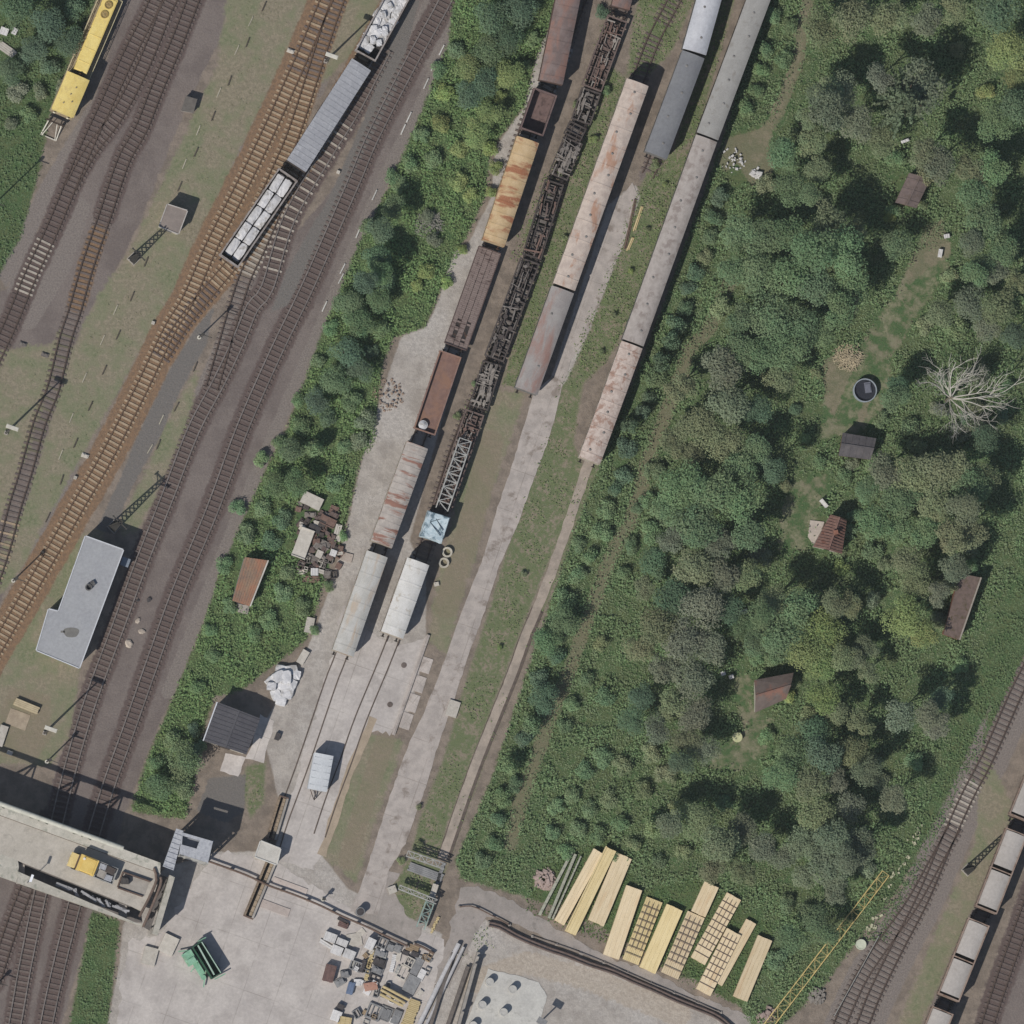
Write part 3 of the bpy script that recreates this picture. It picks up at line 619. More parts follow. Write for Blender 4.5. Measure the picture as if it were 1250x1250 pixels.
railm=mat('handrail',(206,196,160),(190,180,146),2,.6)
for s in(-1,1):
    mb=MB(); mb.bar((-LL_/2+.1,s*1.45,2.55),(LL_*.18,s*1.45,2.55),.07); mb.bar((-LL_/2+.1,s*1.45,2.1),(LL_*.18,s*1.45,2.1),.05)
    for i in range(8): x=-LL_/2+.1+i*(LL_*.68-.1)/7; mb.bar((x,s*1.45,1.55),(x,s*1.45,2.55),.06)
    mb.build('handrail',railm,lo)
mb=MB()
mb.bar((-LL_/2+.1,-1.45,2.55),(-LL_/2+.1,1.45,2.55),.07)
for y in(-1,0,1): mb.bar((-LL_/2+.1,y,1.55),(-LL_/2+.1,y,2.55),.06)
mb.build('handrail',railm,lo)
for s in(-1,1):
    for q in(-1,1):
        mb=MB(); mb.tube([(q*(LL_/2-.02 if q>0 else LL_/2-.0),s*.9,1.95),(q*(LL_/2+.1),s*.9,1.95)],.15,12); mb.build('headlight',mat('lamp_glass',(220,216,200),(205,200,186),1,.2),lo)
# buffer stop
bs=P(64,156); bsr=empty('buffer_stop',bs,lo.rotation_euler.z,'white steel buffer stop at the lower end of the yellow locomotive','buffer stop')
wsteel=mat('white_steel',(196,192,180),(178,172,160),2,.7)
mb=MB()
for s in(-1,1):
    mb.bar((-.5,s*.85,1.2),(1.3,s*1.0,.1),.14); mb.bar((-.5,s*.85,.1),(-.5,s*.85,1.3),.16); mb.bar((-.5,s*.3,1.25),(1.3,s*.85,.15),.1)
mb.bar((1.3,-1.0,.15),(1.3,1.0,.15),.14); mb.build('strut_frame',wsteel,bsr)
mb=MB(); mb.box((-.6,0,1.15),(.2,2.3,.4)); mb.build('buffer_beam',mat('beam_dark',(70,60,54),(58,50,46),2,.8),bsr)
# --- hopper wagons
HG='grey hopper wagons at the lower right'
hop=mat('hopper_side',(146,128,116),(130,112,100),1.6,.8,c3=(112,88,74),thr=.6); load=mat('grey_load',(172,166,160),(164,158,152),.35,.8,c3=(156,149,142),thr=.66,s3=.8,c4=(178,172,166))
def hopper(label,p1,p2):
    root,L=rolling('hopper_wagon',label,'hopper wagon',p1,p2,3.4,HG); gear(root,L-.2,2.7,'two')
    W=2.75; mb=MB()
    for s in(-1,1):
        mb.box((0,s*(W/2-.05),2.4),(L-.5,.1,2.0)); mb.box((0,s*(W/2-.04),3.42),(L-.4,.16,.08))
        mb.box((s*(L/2-.3),0,2.4),(.1,W-.2,2.0)); mb.box((s*(L/2-.3),0,3.42),(.16,W-.24,.08))
        for i in range(7): mb.box((-L/2+.5+i*(L-1)/6,s*(W/2+.03),2.4),(.12,.08,1.9))
    mb.box((0,0,2.4),(.14,W-.24,2.0)); mb.box((0,0,1.4),(L-.6,W-.2,.12)); mb.build('body',hop,root)
    for s in(-1,1):
        l=L/2-.5; sub=MB(); sub.arch(l-.42,W-.2,3.28,.34,8,4); off=-.12
        mb=MB(); mb.add([Vector((v.x*(1)+s*(L/4-.09)-.1,v.y,v.z)) for v in sub.v],sub.f); mb.build('load',load,root,smooth=True)
    return root
hopper('hopper wagon with grey load, uppermost of those fully in view',(1242,1013),(1203,1113))
hopper('hopper wagon with grey load, third down the row',(1196,1123),(1157,1220))
hopper('hopper wagon cut off by the right edge of the picture',(1283,905),(1244,1001))
hopper('hopper wagon cut off by the bottom edge of the picture',(1152,1231),(1113,1330))
# --- scrap wagons on the second yard track
SG='scrap wagons on the second yard track'
scrapm=[mat('scrap_brown',(112,97,91),(94,81,77),2,.9),mat('scrap_grey',(126,120,114),(104,98,94),2,.8),mat('scrap_pale',(146,139,131),(128,121,114),2,.8),mat('scrap_dark',(84,77,73),(70,64,62),2,.9),mat('scrap_rust',(124,101,91),(106,86,78),2,.9)]
def skeleton(label,p1,p2,W,dens,seed,cols=(0,1,3),beams=2,name='frame_wagon',lev=0.0):
    r=random.Random(seed); root,L=rolling(name,label,'frame wagon',p1,p2,1.3,SG)
    for x in ([-L/2+1.2,L/2-1.2] if L<7 else [-L/2+1.4,-L/2+3.2,L/2-3.2,L/2-1.4]): part('wheelset',WS,root,(x,0,0))
    mb=MB()
    for s in(-1,1): mb.box((0,s*W*.47,1.2),(L,.16,.3)); mb.box((0,s*W*.2,1.16),(L,.12,.24)); mb.box((s*(L/2-.1),0,1.2),(.2,W,.34))
    n=int(L/dens)
    for i in range(1,n): mb.box((-L/2+i*L/n,0,1.2+r.uniform(-.05,.05)),(.13,W*.94,.2),r.gauss(0,.05))
    for i in range(int(L/2.4)): x=-L/2+.4+i*2.4; mb.bar((x,-W*.42,1.2),(x+1.8,W*.42,1.2),.09); 
    mb.build('frame',scrapm[cols[0]],root)
    mb=MB(); [mb.box((-L/2+.3+(i+.5)*.5,0,1.0+r.uniform(-.02,.02)),(.44,W*.92,.06)) for i in range(int((L-.6)/.5)) if r.random()<.72]; mb.build('floor_plate',scrapm[0] if cols[0]!=3 else scrapm[1],root)
    for c in cols[1:]:
        mb=MB()
        if int(L*beams*.75)<7: continue
        for y_ in(-.3*W,.25*W): mb.bar((-L/2+.3,y_,1.36),(L/2-.3,y_,1.36),.1)
        for x_ in(-L/2+.4,0,L/2-.4): mb.bar((x_,-W*.4,1.34),(x_,W*.4,1.34),.1)
        for i in range(int(L*beams*.75)):
            x=r.uniform(-L/2+.5,L/2-.5); y=r.uniform(-W*.4,W*.4); l=r.uniform(.5,2.0); a=r.gauss(0,.07) if r.random()<.75 else 1.57+r.gauss(0,.1)
            z=1.38+r.uniform(0,.16)+lev; dx,dy=math.cos(a)*l/2,math.sin(a)*l/2
            x0,x1=max(-L/2,x-dx),min(L/2,x+dx); mb.bar((x0,max(-W/2,min(W/2,y-dy)),z),(x1,max(-W/2,min(W/2,y+dy)),z+r.uniform(-.1,.1)),r.uniform(.07,.2),r.uniform(.06,.22))
            if r.random()<.18: mb.tube([(x,y,z-.1),(x,y,z+.12)],r.uniform(.2,.34),12)
        mb.build('scrap_metal',scrapm[c],root)
    for s in(-1,1):
        for q in(-1,1): part('buffer',BF,root,(s*(L/2-.02),q*.8,1.15),0 if s>0 else math.pi)
    return root
skeleton('flat wagon of brown scrap with a pale rod, nearest the top',(754,22),(722,108),2.6,1.3,1,(0,4,2))
skeleton('short frame wagon of grey scrap rails below the topmost scrap wagon',(722,110),(709,149),2.5,.9,2,(3,1,2),3)
skeleton('very short dark bogie frame between two scrap wagons',(706,152),(698,168),2.3,.5,3,(3,1),2)
skeleton('frame wagon stacked with long grey scrap rails',(700,171),(681,216),2.5,.9,4,(3,1,1,2),3)
skeleton('bare brown wagon skeleton full of cross members',(677,222),(649,314),2.4,.75,5,(3,0,4),1.6)
skeleton('long black wagon skeleton above the broken engine parts',(647,318),(603,438),2.5,.7,6,(3,3,1),2.2)
skeleton('frame wagon carrying pale broken engine parts',(601,443),(584,498),2.4,.8,7,(3,2,2,1),4)
skeleton('low frame wagon loaded with rusty machine parts under the crane boom',(580,503),(540,620),2.4,.9,8,(0,1,4,2),2.0)
# crane boom and cab
cbm=mat('boom_paint',(164,164,160),(146,146,142),2,.6)
def lattice(name,label,cat,p1,p2,w1,w2,z1,z2,h,m,bay=.9,th=.09,group=None):
    a=P(*p1,z1); b=P(*p2,z2); c=(a+b)/2; d=b-a; L=Vector((d.x,d.y)).length
    root=empty(name,(c.x,c.y,0),math.atan2(d.y,d.x),label,cat,group); n=max(3,int(L/bay)); mb=MB(); sc_=MB()
    def pt(i,s,t): f=i/n; return Vector((-L/2+L*f,s*(w1+(w2-w1)*f)/2,z1+(z2-z1)*f+t*h*(.4+.6*min(1,4*min(f,1-f)+.3))))
    for s in(-1,1):
        for tt in(0,1): mb.bar(pt(0,s,tt),pt(n,s,tt),th*1.25) if False else [mb.bar(pt(i,s,tt),pt(i+1,s,tt),th*1.3) for i in range(n)]
        for i in range(n): sc_.bar(pt(i,s,i%2),pt(i+1,s,1-i%2),th*(.45 if name=='crane_jib' else .8))
    for i in range(n):
        for tt in(0,1): q_=th*(.45 if name=='crane_jib' else .8); sc_.bar(pt(i,-1,tt),pt(i,1,tt),q_); sc_.bar(pt(i,-1 if i%2 else 1,tt),pt(i+1,1 if i%2 else -1,tt),q_)
    mb.build('chord',m,root); sc_.build('lacing',m,root); return root
lattice('crane_boom','pale lattice crane boom lying over the rusty parts towards the blue tarpaulin','crane boom',(568,537),(539,622),1.5,1.5,2.0,2.0,.8,cbm,.9,.08)
tp=mat('blue_tarp',(188,200,205),(168,186,194),1.6,.6,c3=(98,116,126),thr=.55,s3=1.1,c4=(206,216,220))
cp=P(531,643,2.4); cabr=empty('crane_cab',(cp.x,cp.y,0),R(72),'crane cab wrapped in a pale blue tarpaulin','crane cab')
mb=MB(); mb.box((0,0,.9),(3.2,2.6,.7)); mb.build('chassis',iron,cabr)
for x in(-1,1): part('wheelset',WS,cabr,(x,0,0))
bm=bmesh.new(); bmesh.ops.create_cube(bm,size=1); bmesh.ops.subdivide_edges(bm,edges=bm.edges[:],cuts=7,use_grid_fill=True)
for v in bm.verts:
    c=v.co; rr=random.gauss(0,.02); v.co=Vector((c.x*(3.3-.5*max(0,c.z))*(1+rr),c.y*(2.85-.4*max(0,c.z))*(1+rr),1.3+(c.z+.5)*1.75+.12*math.sin(5*c.x+3*c.y)*(c.z>.4)))
me=bpy.data.meshes.new('tarpaulin'); bm.to_mesh(me); bm.free(); me.materials.append(tp); part('tarpaulin',me,cabr)
mb=MB()
for a_,b_ in(((-.9,-.9,3.12),(.3,.8,3.14)),((.3,.8,3.14),(1.2,-.5,3.12)),((-.2,-1.0,3.12),(.9,.2,3.14))): mb.bar(a_,b_,.08)
mb.build('tie_rope',mat('rope_dark',(70,82,90),(60,70,78),3,.9),cabr)
# box trailer
bt_=mat('trailer_blue_grey',(192,195,197),(184,187,190),.6,.6,bump=.05)
a=P(395.5,921,2.6);b=P(387.5,964,2.6); tr=empty('box_trailer',((a.x+b.x)/2,(a.y+b.y)/2,0),math.atan2((b-a).y,(b-a).x),'pale blue grey box trailer alone between the embedded rails','trailer')
L=(b-a).length
mb=MB(); mb.box((0,0,1.55),(L,2.3,1.9)); mb.build('body',bt_,tr)
mb=MB(); mb.arch(L+.08,2.38,2.5,.1,6,1); 
for i in range(5): mb.box((-L/2+.5+i*(L-1)/4,0,2.6),(.05,2.2,.03))
mb.build('roof',bt_,tr,smooth=True)
mb=MB(); mb.box((0,0,.55),(L,2.0,.14)); mb.bar((L/2,0,.55),(L/2+1.2,0,.5),.12); mb.bar((L/2,.7,.55),(L/2+1.2,0,.5),.08); mb.bar((L/2,-.7,.55),(L/2+1.2,0,.5),.08); mb.build('chassis',iron,tr)
tw=MB(); tw.tube([(0,-.12,0),(0,.12,0)],.36,16); twm=tw.build('wheel',black).data; bpy.data.objects.remove(bpy.data.objects['wheel'])
for x in(-.5,.5):
    for s in(-1,1): part('wheel',twm,tr,(x,s*1.0,.36))
mb=MB(); mb.box((-L/2-.01,0,1.5),(.04,1.9,1.6)); mb.box((-L/2-.04,.06,1.5),(.04,.05,1.5)); mb.build('door',bt_,tr)
# ---------------------------------------------------------------- buildings
def cen(pts): return Vector((sum(p[0] for p in pts)/len(pts),sum(p[1] for p in pts)/len(pts),0))
def grow(pts,d):
    c=cen(pts); return [(c.x+(p[0]-c.x)*(1+d/max(.1,math.hypot(p[0]-c.x,p[1]-c.y))),c.y+(p[1]-c.y)*(1+d/max(.1,math.hypot(p[0]-c.x,p[1]-c.y)))) for p in pts]
def inset_line(p,q,t): return (p[0]+(q[0]-p[0])*t,p[1]+(q[1]-p[1])*t)
def house(name,label,cat,pts,h,wallm,roofm,kind='flat',over=.18,ridge=0.5,axis=0,slope=.0,trimm=None,ribs=0,group=None):
    """pts: roof corners in the picture, going round; axis 0: ridge joins the middles of edges 1-2 and 3-0"""
    Wd=[P(x,y,h) for x,y in pts]; c=cen(Wd); root=empty(name,(c.x,c.y,0),0,label,cat,group)
    q=[Vector((v.x-c.x,v.y-c.y,0)) for v in Wd]; qw=grow([(v.x,v.y) for v in q],-over)
    zt=h-.16
    mb=MB()
    n=len(q)
    if kind=='flat': mb.prism(qw,0,zt)
    else:
        mb.prism(qw,0,h-.25)
    wall=mb.build('wall',wallm,root)
    mb=MB()
    if kind=='flat':
        mb.prism([(v.x,v.y) for v in q],zt+.004,h)
        if trimm:
            tb=MB(); q2=grow([(v.x,v.y) for v in q],-.001)
            for i in range(n):
                a=Vector((q[i].x,q[i].y,h+.04)); b=Vector((q[(i+1)%n].x,q[(i+1)%n].y,h+.04)); d=(b-a).normalized()*.06; tb.bar(a+d,b-d,.12,.1)
    else:
        a,b,cc,d=[Vector((v.x,v.y,h-.2)) for v in q]
        if axis: a,b,cc,d=b,cc,d,a
        m1=(a+d)/2+Vector((0,0,ridge)) if kind=='gable' else None; m2=(b+cc)/2+Vector((0,0,ridge)) if kind=='gable' else None
        dn=Vector((0,0,-.12))
        if kind=='gable':
            mb.add([a,b,cc,d,m1,m2],[(0,1,5,4),(3,4,5,2)]); mb.add([v+dn for v in (a,b,cc,d,m1,m2)],[(0,4,5,1),(3,2,5,4)])
            for e in ((a,b),(b,m2),(m2,cc),(cc,d),(d,m1),(m1,a)): mb.add([e[0],e[1],e[1]+dn,e[0]+dn],[(0,1,2,3)])
            for i in range(ribs):
                t_=(i+.5)/ribs
                for u,v in(((a,b),(m1,m2)),((d,cc),(m1,m2))): p=u[0].lerp(u[1],t_)+Vector((0,0,.03)); r_=v[0].lerp(v[1],t_)+Vector((0,0,.03)); mb.bar(p,r_,.09,.05)
            mb.bar(m1+Vector((0,0,.03)),m2+Vector((0,0,.03)),.22,.1)
        else:   # pent
            a=a+Vector((0,0,slope)); b=b+Vector((0,0,slope))
            mb.add([a,b,cc,d]+[v+dn for v in(a,b,cc,d)],[(0,1,2,3),(7,6,5,4),(0,4,5,1),(1,5,6,2),(2,6,7,3),(3,7,4,0)])
            for i in range(ribs):
                t_=(i+.5)/ribs; mb.bar(a.lerp(b,t_)+Vector((0,0,.025)),d.lerp(cc,t_)+Vector((0,0,.025)),.12,.07)
    rf=mb.build('roof',roofm,root)
    if kind=='flat' and trimm: tb.build('roof_trim',trimm,rf)
    return root,q,wall,rf
def opening(parent,p,q,t0,t1,z0,z1,m,name='window',off=.03):
    a=Vector((*inset_line(p,q,t0),0)); b=Vector((*inset_line(p,q,t1),0)); d=(b-a).normalized(); mb=MB(); c=(a+b)/2
    mb.box((c.x,c.y,(z0+z1)/2),((b-a).length,.1,z1-z0),math.atan2(d.y,d.x)); return mb.build(name,m,parent)
wall_pale=mat('render_pale',(192,186,174),(178,172,160),1,.9); wall_brick=mat('wall_brick',(142,100,82),(122,86,72),2,.9); wall_wood=mat('wall_boards',(120,98,78),(102,84,68),2,.9)
wall_conc=mat('wall_concrete',(166,160,152),(148,142,135),1.2,.9)
felt=mat('roof_felt_grey',(152,153,155),(147,148,151),.35,.8,c3=(142,143,145),thr=.66,s3=.5)
trim=mat('roof_edge_white',(204,206,210),(196,198,202),2,.6)
b1,q,wl,rf=house('signal_building','long flat grey roofed railway building with a notched corner and dark roof stain','building',[(104,654),(151,671),(97,816),(44,794),(59,743),(71,746)],4.0,wall_pale,felt,'flat',.3,trimm=trim)
qq=[(v.x*.965,v.y*.965) for v in q]
qq=grow([(v.x,v.y) for v in q],-.28)
for i in range(4): opening(wl,qq[2],qq[3],.12+i*.2,.12+i*.2+.15,1.6,2.9,glass)
for i in range(7): opening(wl,qq[1],qq[2],.08+i*.13,.08+i*.13+.09,1.4,2.7,glass)
opening(wl,qq[2],qq[3],.88,.97,.1,2.3,side_grey,'door')
for i in range(5): opening(wl,qq[5],qq[0],.1+i*.18,.1+i*.18+.1,1.4,2.7,glass)
p=P(108,717,4.0); mb=MB((0,0,0)); mb.ring((p.x-b1.location.x,p.y-b1.location.y),.42,.12,4.0,4.5,14); mb.cyl((p.x-b1.location.x,p.y-b1.location.y),.3,4.0,4.08,12); mb.box((p.x-b1.location.x+.5,p.y-b1.location.y+.45,4.2),(.5,.6,.4),.5)
mb.build('roof_vent',mat('roof_vent_dark',(96,95,94),(74,73,73),3,.8),rf)
p=P(87,772,4.0); c_=[(p.x-b1.location.x+.95*math.cos(a)*(1+.1*math.sin(3*a)),p.y-b1.location.y+.68*math.sin(a)*(1+.12*math.cos(2*a))) for a in [i*math.pi/12 for i in range(24)]]
mb=MB(); mb.prism(c_,4.0,4.012); mb.box((p.x-b1.location.x-1.05,p.y-b1.location.y+.08,4.006),(.5,.25,.012)); mb.build('roof_stain',mat('puddle_stain',(124,122,117),(114,112,108),2,.7),rf)
mb=MB(); pb=P(153,686,1.6); mb.box((0,0,.75),(.9,.9,1.5),R(-20)); mb.box((0,0,1.55),(1.05,1.05,.1),R(-20)); o=mb.build('equipment_cabinet',mat('cabinet_grey',(128,138,150),(120,130,142),2,.6)); o.location=(pb.x,pb.y,0); tag(o,'grey cabinet in the shadow of the flat roofed building','cabinet')
b2,q,wl,rf=house('relay_hut','small brownish flat roofed hut crossed by the lattice mast shadow','hut',[(204,249),(229,257),(218,286),(194,276)],2.5,wall_pale,mat('hut_roof',(134,124,117),(124,115,109),1,.85),'flat',.12,trimm=mat('hut_edge',(172,166,160),(160,154,148),2,.7))
qq=grow([(v.x,v.y) for v in q],-.1); opening(wl,qq[2],qq[3],.3,.7,.1,2.1,side_grey,'door')
b3,q,wl,rf=house('concrete_cabinet','low dark grey concrete cabinet in the dry grass at upper left','cabinet',[(227,117),(241,121),(236,138),(221,135)],1.3,wall_conc,mat('cabinet_roof',(112,107,101),(100,95,90),2,.9),'flat',.08)
b4,q,wl,rf=house('shed','dark ribbed sheet roofed shed next to the white bag heap','shed',[(266,857),(318,877),(301,921),(249,904)],3.6,wall_pale,mat('sheet_dark',(86,85,89),(78,77,82),.8,.65),'gable',.25,ridge=.25,axis=1,ribs=9)
qq=grow([(v.x,v.y) for v in q],-.22); opening(wl,qq[2],qq[3],.35,.65,.05,2.4,side_dark,'door'); opening(wl,qq[3],qq[0],.35,.5,1.2,2.1,glass); opening(wl,qq[3],qq[0],.62,.77,1.2,2.1,glass)
a=q[3]; b=q[0]
mb=MB(); mb.bar((a.x-.08,a.y-.02,3.42),(b.x-.08,b.y+.0,3.42),.14,.12); mb.build('gutter',trim,rf)
b5,q,wl,rf=house('storage_shed','narrow shed with rust brown sheet roof and a pale edge in the thicket','shed',[(299,680),(327,684),(305,740),(284,733)],2.4,wall_conc,mat('sheet_rusty',(140,118,98),(120,104,92),.9,.8,c3=(150,108,86),thr=.54,s3=.5,st3=(1,.5,1),soft=.1),'pent',.12,slope=.1,ribs=8)
a,b=q[1],q[2]; mb=MB(); mb.bar((a.x+.05,a.y,2.36),(b.x+.05,b.y,2.3),.16,.14); mb.build('roof_trim',mat('edge_pale',(190,186,178),(172,168,160),2,.7),rf)
qq=grow([(v.x,v.y) for v in q],-.1); opening(wl,qq[2],qq[3],.25,.75,.05,1.9,side_dark,'door')
pp=W2([(289,735),(305,738),(302,750),(288,747)]); mb=MB(); mb.prism(pp,0,.3); mb.prism(grow(pp,-.25),.3,.42); o=mb.build('concrete_step',wall_conc); tag(o,'concrete step at the lower end of the rust roofed shed','step')
house('garden_shed','brown roofed hut among the trees at upper right','shed',[(1110,211),(1136,218),(1119,254),(1093,247)],2.6,wall_wood,mat('roof_brown_felt',(112,99,95),(100,89,86),1.1,.9,c3=(96,84,78),thr=.56),'gable',.25,ridge=.5,axis=1,ribs=3)
b7,q,wl,rf=house('garden_shed','dark grey shed with big dark shadow below the round pool','shed',[(1029,528),(1070,535),(1063,561),(1024,556)],2.7,wall_wood,mat('roof_dark_felt',(98,94,95),(86,83,85),1.3,.9),'gable',.25,ridge=.45,axis=0,ribs=5)
tile=mat('tiles_red',(130,102,92),(114,88,80),2.2,.85,c3=(110,76,64),thr=.6)
b8,q,wl,rf=house('cottage','small red tiled garden cottage with a pale terrace','cottage',[(1014,628),(1034,635),(1028,676),(993,667)],3.2,wall_pale,tile,'gable',.25,ridge=.9,axis=1,ribs=12)
qq=grow([(v.x,v.y) for v in q],-.22); opening(wl,qq[3],qq[0],.2,.4,.9,2.0,glass); opening(wl,qq[3],qq[0],.6,.8,.1,2.1,wall_wood,'door'); opening(wl,qq[2],qq[3],.4,.6,.9,2.0,glass)
p=P(1020,650,3.9); mb=MB(); mb.box((p.x-b8.location.x,p.y-b8.location.y,3.6),(.45,.45,1.3),.2); mb.box((p.x-b8.location.x,p.y-b8.location.y,4.27),(.55,.55,.08),.2); mb.build('chimney',wall_brick,rf)
terr=mat('terrace_slabs',(178,168,158),(160,150,142),1.5,.9); pp=W2([(989,635),(1006,637),(1000,660),(992,664),(986,655)]); mb=MB(); mb.prism(pp,0,.14); o=mb.build('terrace',terr); tag(o,'pale paved terrace beside the red cottage','terrace',kind='structure')
b9,q,wl,rf=house('long_shed','long narrow mossy red brown roofed shed beside the right hand grass verge','shed',[(1172,700),(1197,705),(1171,781),(1152,774)],2.6,wall_brick,mat('tiles_mossy',(116,100,93),(101,88,82),2.4,.9,c3=(88,78,62),thr=.6,s3=1.6),'pent',.15,slope=.25,axis=0)
a,b=q[1],q[2]; mb=MB(); mb.bar((a.x+.05,a.y,2.75),(b.x+.05,b.y,2.5),.18,.14); mb.build('roof_trim',mat('edge_stone',(160,152,142),(146,138,128),2,.8),rf)
house('garden_house','hipped brown roofed garden house beside a small lawn','house',[(921,830),(969,821),(960,853),(922,870)],3.0,wall_pale,mat('roof_brown_grey',(112,100,94),(100,89,84),1.3,.9,c3=(128,96,84),thr=.58,s3=.7),'gable',.3,ridge=1.0,axis=0,ribs=0)
# round pool
pc=P(1055,477); poolr=empty('garden_pool',pc,0,'round above ground garden pool with dark cover on the lawn','pool')
mb=MB(); mb.ring((0,0),1.45,.12,0,.95,36); mb.build('pool_wall',mat('pool_wall',(150,158,164),(136,144,150),2,.5),poolr)
mb=MB(); mb.cyl((0,0),1.32,.1,.62,32); mb.build('cover',mat('pool_cover',(48,50,58),(42,44,52),1.5,.5),poolr)
mb=MB(); mb.box((.35,.35,.75),(.8,1.3,.14),.15); mb.box((.35,.35,.85),(.6,.9,.1),.15); o=mb.build('pool_float',mat('float_grey',(104,106,116),(96,98,108),2,.6)); o.location=pc; tag(o,'grey float lying on the dark round pool','float')
# gate booth & inspection pits
bb,q,wl,rf=house('gate_booth','small white flat roofed booth beside the upper inspection pit','booth',[(318,1026),(343,1036),(338,1056),(311,1046)],2.4,wall_pale,mat('roof_white_pale',(196,192,184),(184,180,172),1,.8),'flat',.1,trimm=mat('edge_w',(206,204,198),(196,194,188),2,.7))
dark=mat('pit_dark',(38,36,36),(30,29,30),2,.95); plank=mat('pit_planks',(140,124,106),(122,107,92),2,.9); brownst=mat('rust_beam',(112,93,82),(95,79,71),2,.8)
def pit(label,a,b,w,depthless=.5):
    A=P(*a);B=P(*b); c=(A+B)/2; L=(B-A).length; root=empty('inspection_pit',c,math.atan2((B-A).y,(B-A).x),label,'inspection pit','inspection pits')
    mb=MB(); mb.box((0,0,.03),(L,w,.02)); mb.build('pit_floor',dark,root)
    mb=MB(); [mb.box((-L/2+.3+i*(L-.6)/9,w*.2,.34),((L-.6)/9.6,w*.5,.06)) for i in range(10)]; mb.build('cover_planks',mat('pit_cover',(158,142,122),(142,127,108),2,.9),root)
    for s,m in((1,wall_conc),(-1,plank)):
        mb=MB(); mb.box((0,s*(w/2+.14),.3),(L,.26,.6)); 
        if s<0:
            for i in range(int(L/.8)): mb.box((-L/2+.4+i*.8,s*(w/2+.14),.62),(.1,.3,.06))
        mb.build('side_wall',m,root)
    mb=MB()
    for s in(-1,1): mb.box((s*(L/2+.08),0,.3),(.16,w+.5,.6))
    mb.build('end_wall',brownst,root)
pit('long inspection pit with plank edge between the booth and the green machine',(331,1052),(303,1119),.75)
pit('dark inspection pit above the white booth where the embedded rails end',(346,974),(331,1024),.7)
# ---------------------------------------------------------------- bridge
ZD=5.5
brc=P(60,1060,ZD); br=empty('road_bridge',(brc.x,brc.y,0),0,'pale concrete road bridge ending in mid air above the tracks','bridge')
off=Vector((brc.x,brc.y,0))
def BP(pts,z=ZD): return [(P(x,y,z)-off).to_tuple()[:2] for x,y in pts]
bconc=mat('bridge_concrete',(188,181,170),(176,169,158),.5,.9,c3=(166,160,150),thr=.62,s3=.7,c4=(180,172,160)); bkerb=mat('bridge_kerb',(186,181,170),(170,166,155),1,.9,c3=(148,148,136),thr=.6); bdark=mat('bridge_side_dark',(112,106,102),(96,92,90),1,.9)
def ln_(x0,y0,x1,y1,x): return (x,y0+(y1-y0)*(x-x0)/(x1-x0))
N=lambda x: ln_(0,981,160,1040,x); K=lambda x: ln_(0,995,130,1042,x); T_=lambda x: ln_(0,1042,160,1106,x); S1=lambda x: ln_(20,1063,165,1126,x); S0=lambda x: ln_(0,1070,175,1131,x)
X0=-70
mb=MB(); mb.prism(BP([K(X0),K(196),(188,1085),(172,1112),T_(160),T_(X0)]),ZD-.7,ZD); mb.build('deck',bconc,br)
mb=MB(); mb.prism(BP([N(X0),N(196),K(195.5),K(X0)],ZD+.15),ZD-.9,ZD+.15); mb.build('sidewalk',bkerb,br)
mb=MB(); k0,k1=[Vector(BP([f],ZD)[0]+(ZD+.03,)) for f in (K(X0),K(190))]; mb.bar(k0,k1,.14,.06); mb.build('kerb_joint',mat('joint_dark',(104,94,84),(92,82,74),2,.9),br)
mb=MB(); mb.prism(BP([T_(X0),T_(22),(23,1058),S0(20),S0(X0)],ZD+.0),ZD-1.0,ZD+.012); mb.build('deck',bkerb,br)
mb=MB(); mb.prism(BP([S1(21),(165,1126),(175,1129),S0(174),S0(21)],ZD+.1),ZD-1.3,ZD+.1); mb.build('edge_beam',bkerb,br)
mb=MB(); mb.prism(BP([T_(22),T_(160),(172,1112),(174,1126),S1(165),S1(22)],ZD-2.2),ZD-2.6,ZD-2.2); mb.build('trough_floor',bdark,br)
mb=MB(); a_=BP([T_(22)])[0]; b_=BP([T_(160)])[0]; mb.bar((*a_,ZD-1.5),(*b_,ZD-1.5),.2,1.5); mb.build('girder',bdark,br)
pile=mat('debris_pale',(160,160,162),(140,140,143),3,.9)
for i,(x,y,l) in enumerate([(72,1082,.9),(82,1085,.7),(92,1089,.8),(103,1092,.9),(112,1097,.7),(121,1101,.9),(131,1104,.8),(142,1108,.9),(152,1112,.5)]):
    p=P(x,y-1.5,ZD-.7); mb=MB(); mb.box((0,0,-.72),(.3,.3,1.44))
    for k in range(4): mb.bar((random.uniform(-.4,0)*l*1.5,random.uniform(-.2,.2),k*.05),(random.uniform(.2,.75)*l*1.6,random.uniform(-.25,.15),.05+k*.06),.25,.08)
    o=mb.build('debris_boards',pile); o.location=(p.x,p.y,ZD-.75); o.rotation_euler=(0,0,R(-21)+random.gauss(0,.3)); tag(o,'pale broken boards in the dark trough of the bridge','boards','broken boards in the bridge trough')
for x in(25,150):
    mb=MB(); c0=BP([N(x)],ZD-1)[0]; c1=BP([S0(x)],ZD-1)[0]; mb.bar((*c0,ZD-1.3),(*c1,ZD-1.3),1.0,.7)
    for t_ in(.15,.5,.85): q_=inset_line(c0,c1,t_); mb.cyl(q_,.45,0,ZD-1.6,14)
    mb.build('pier',wall_conc,br)
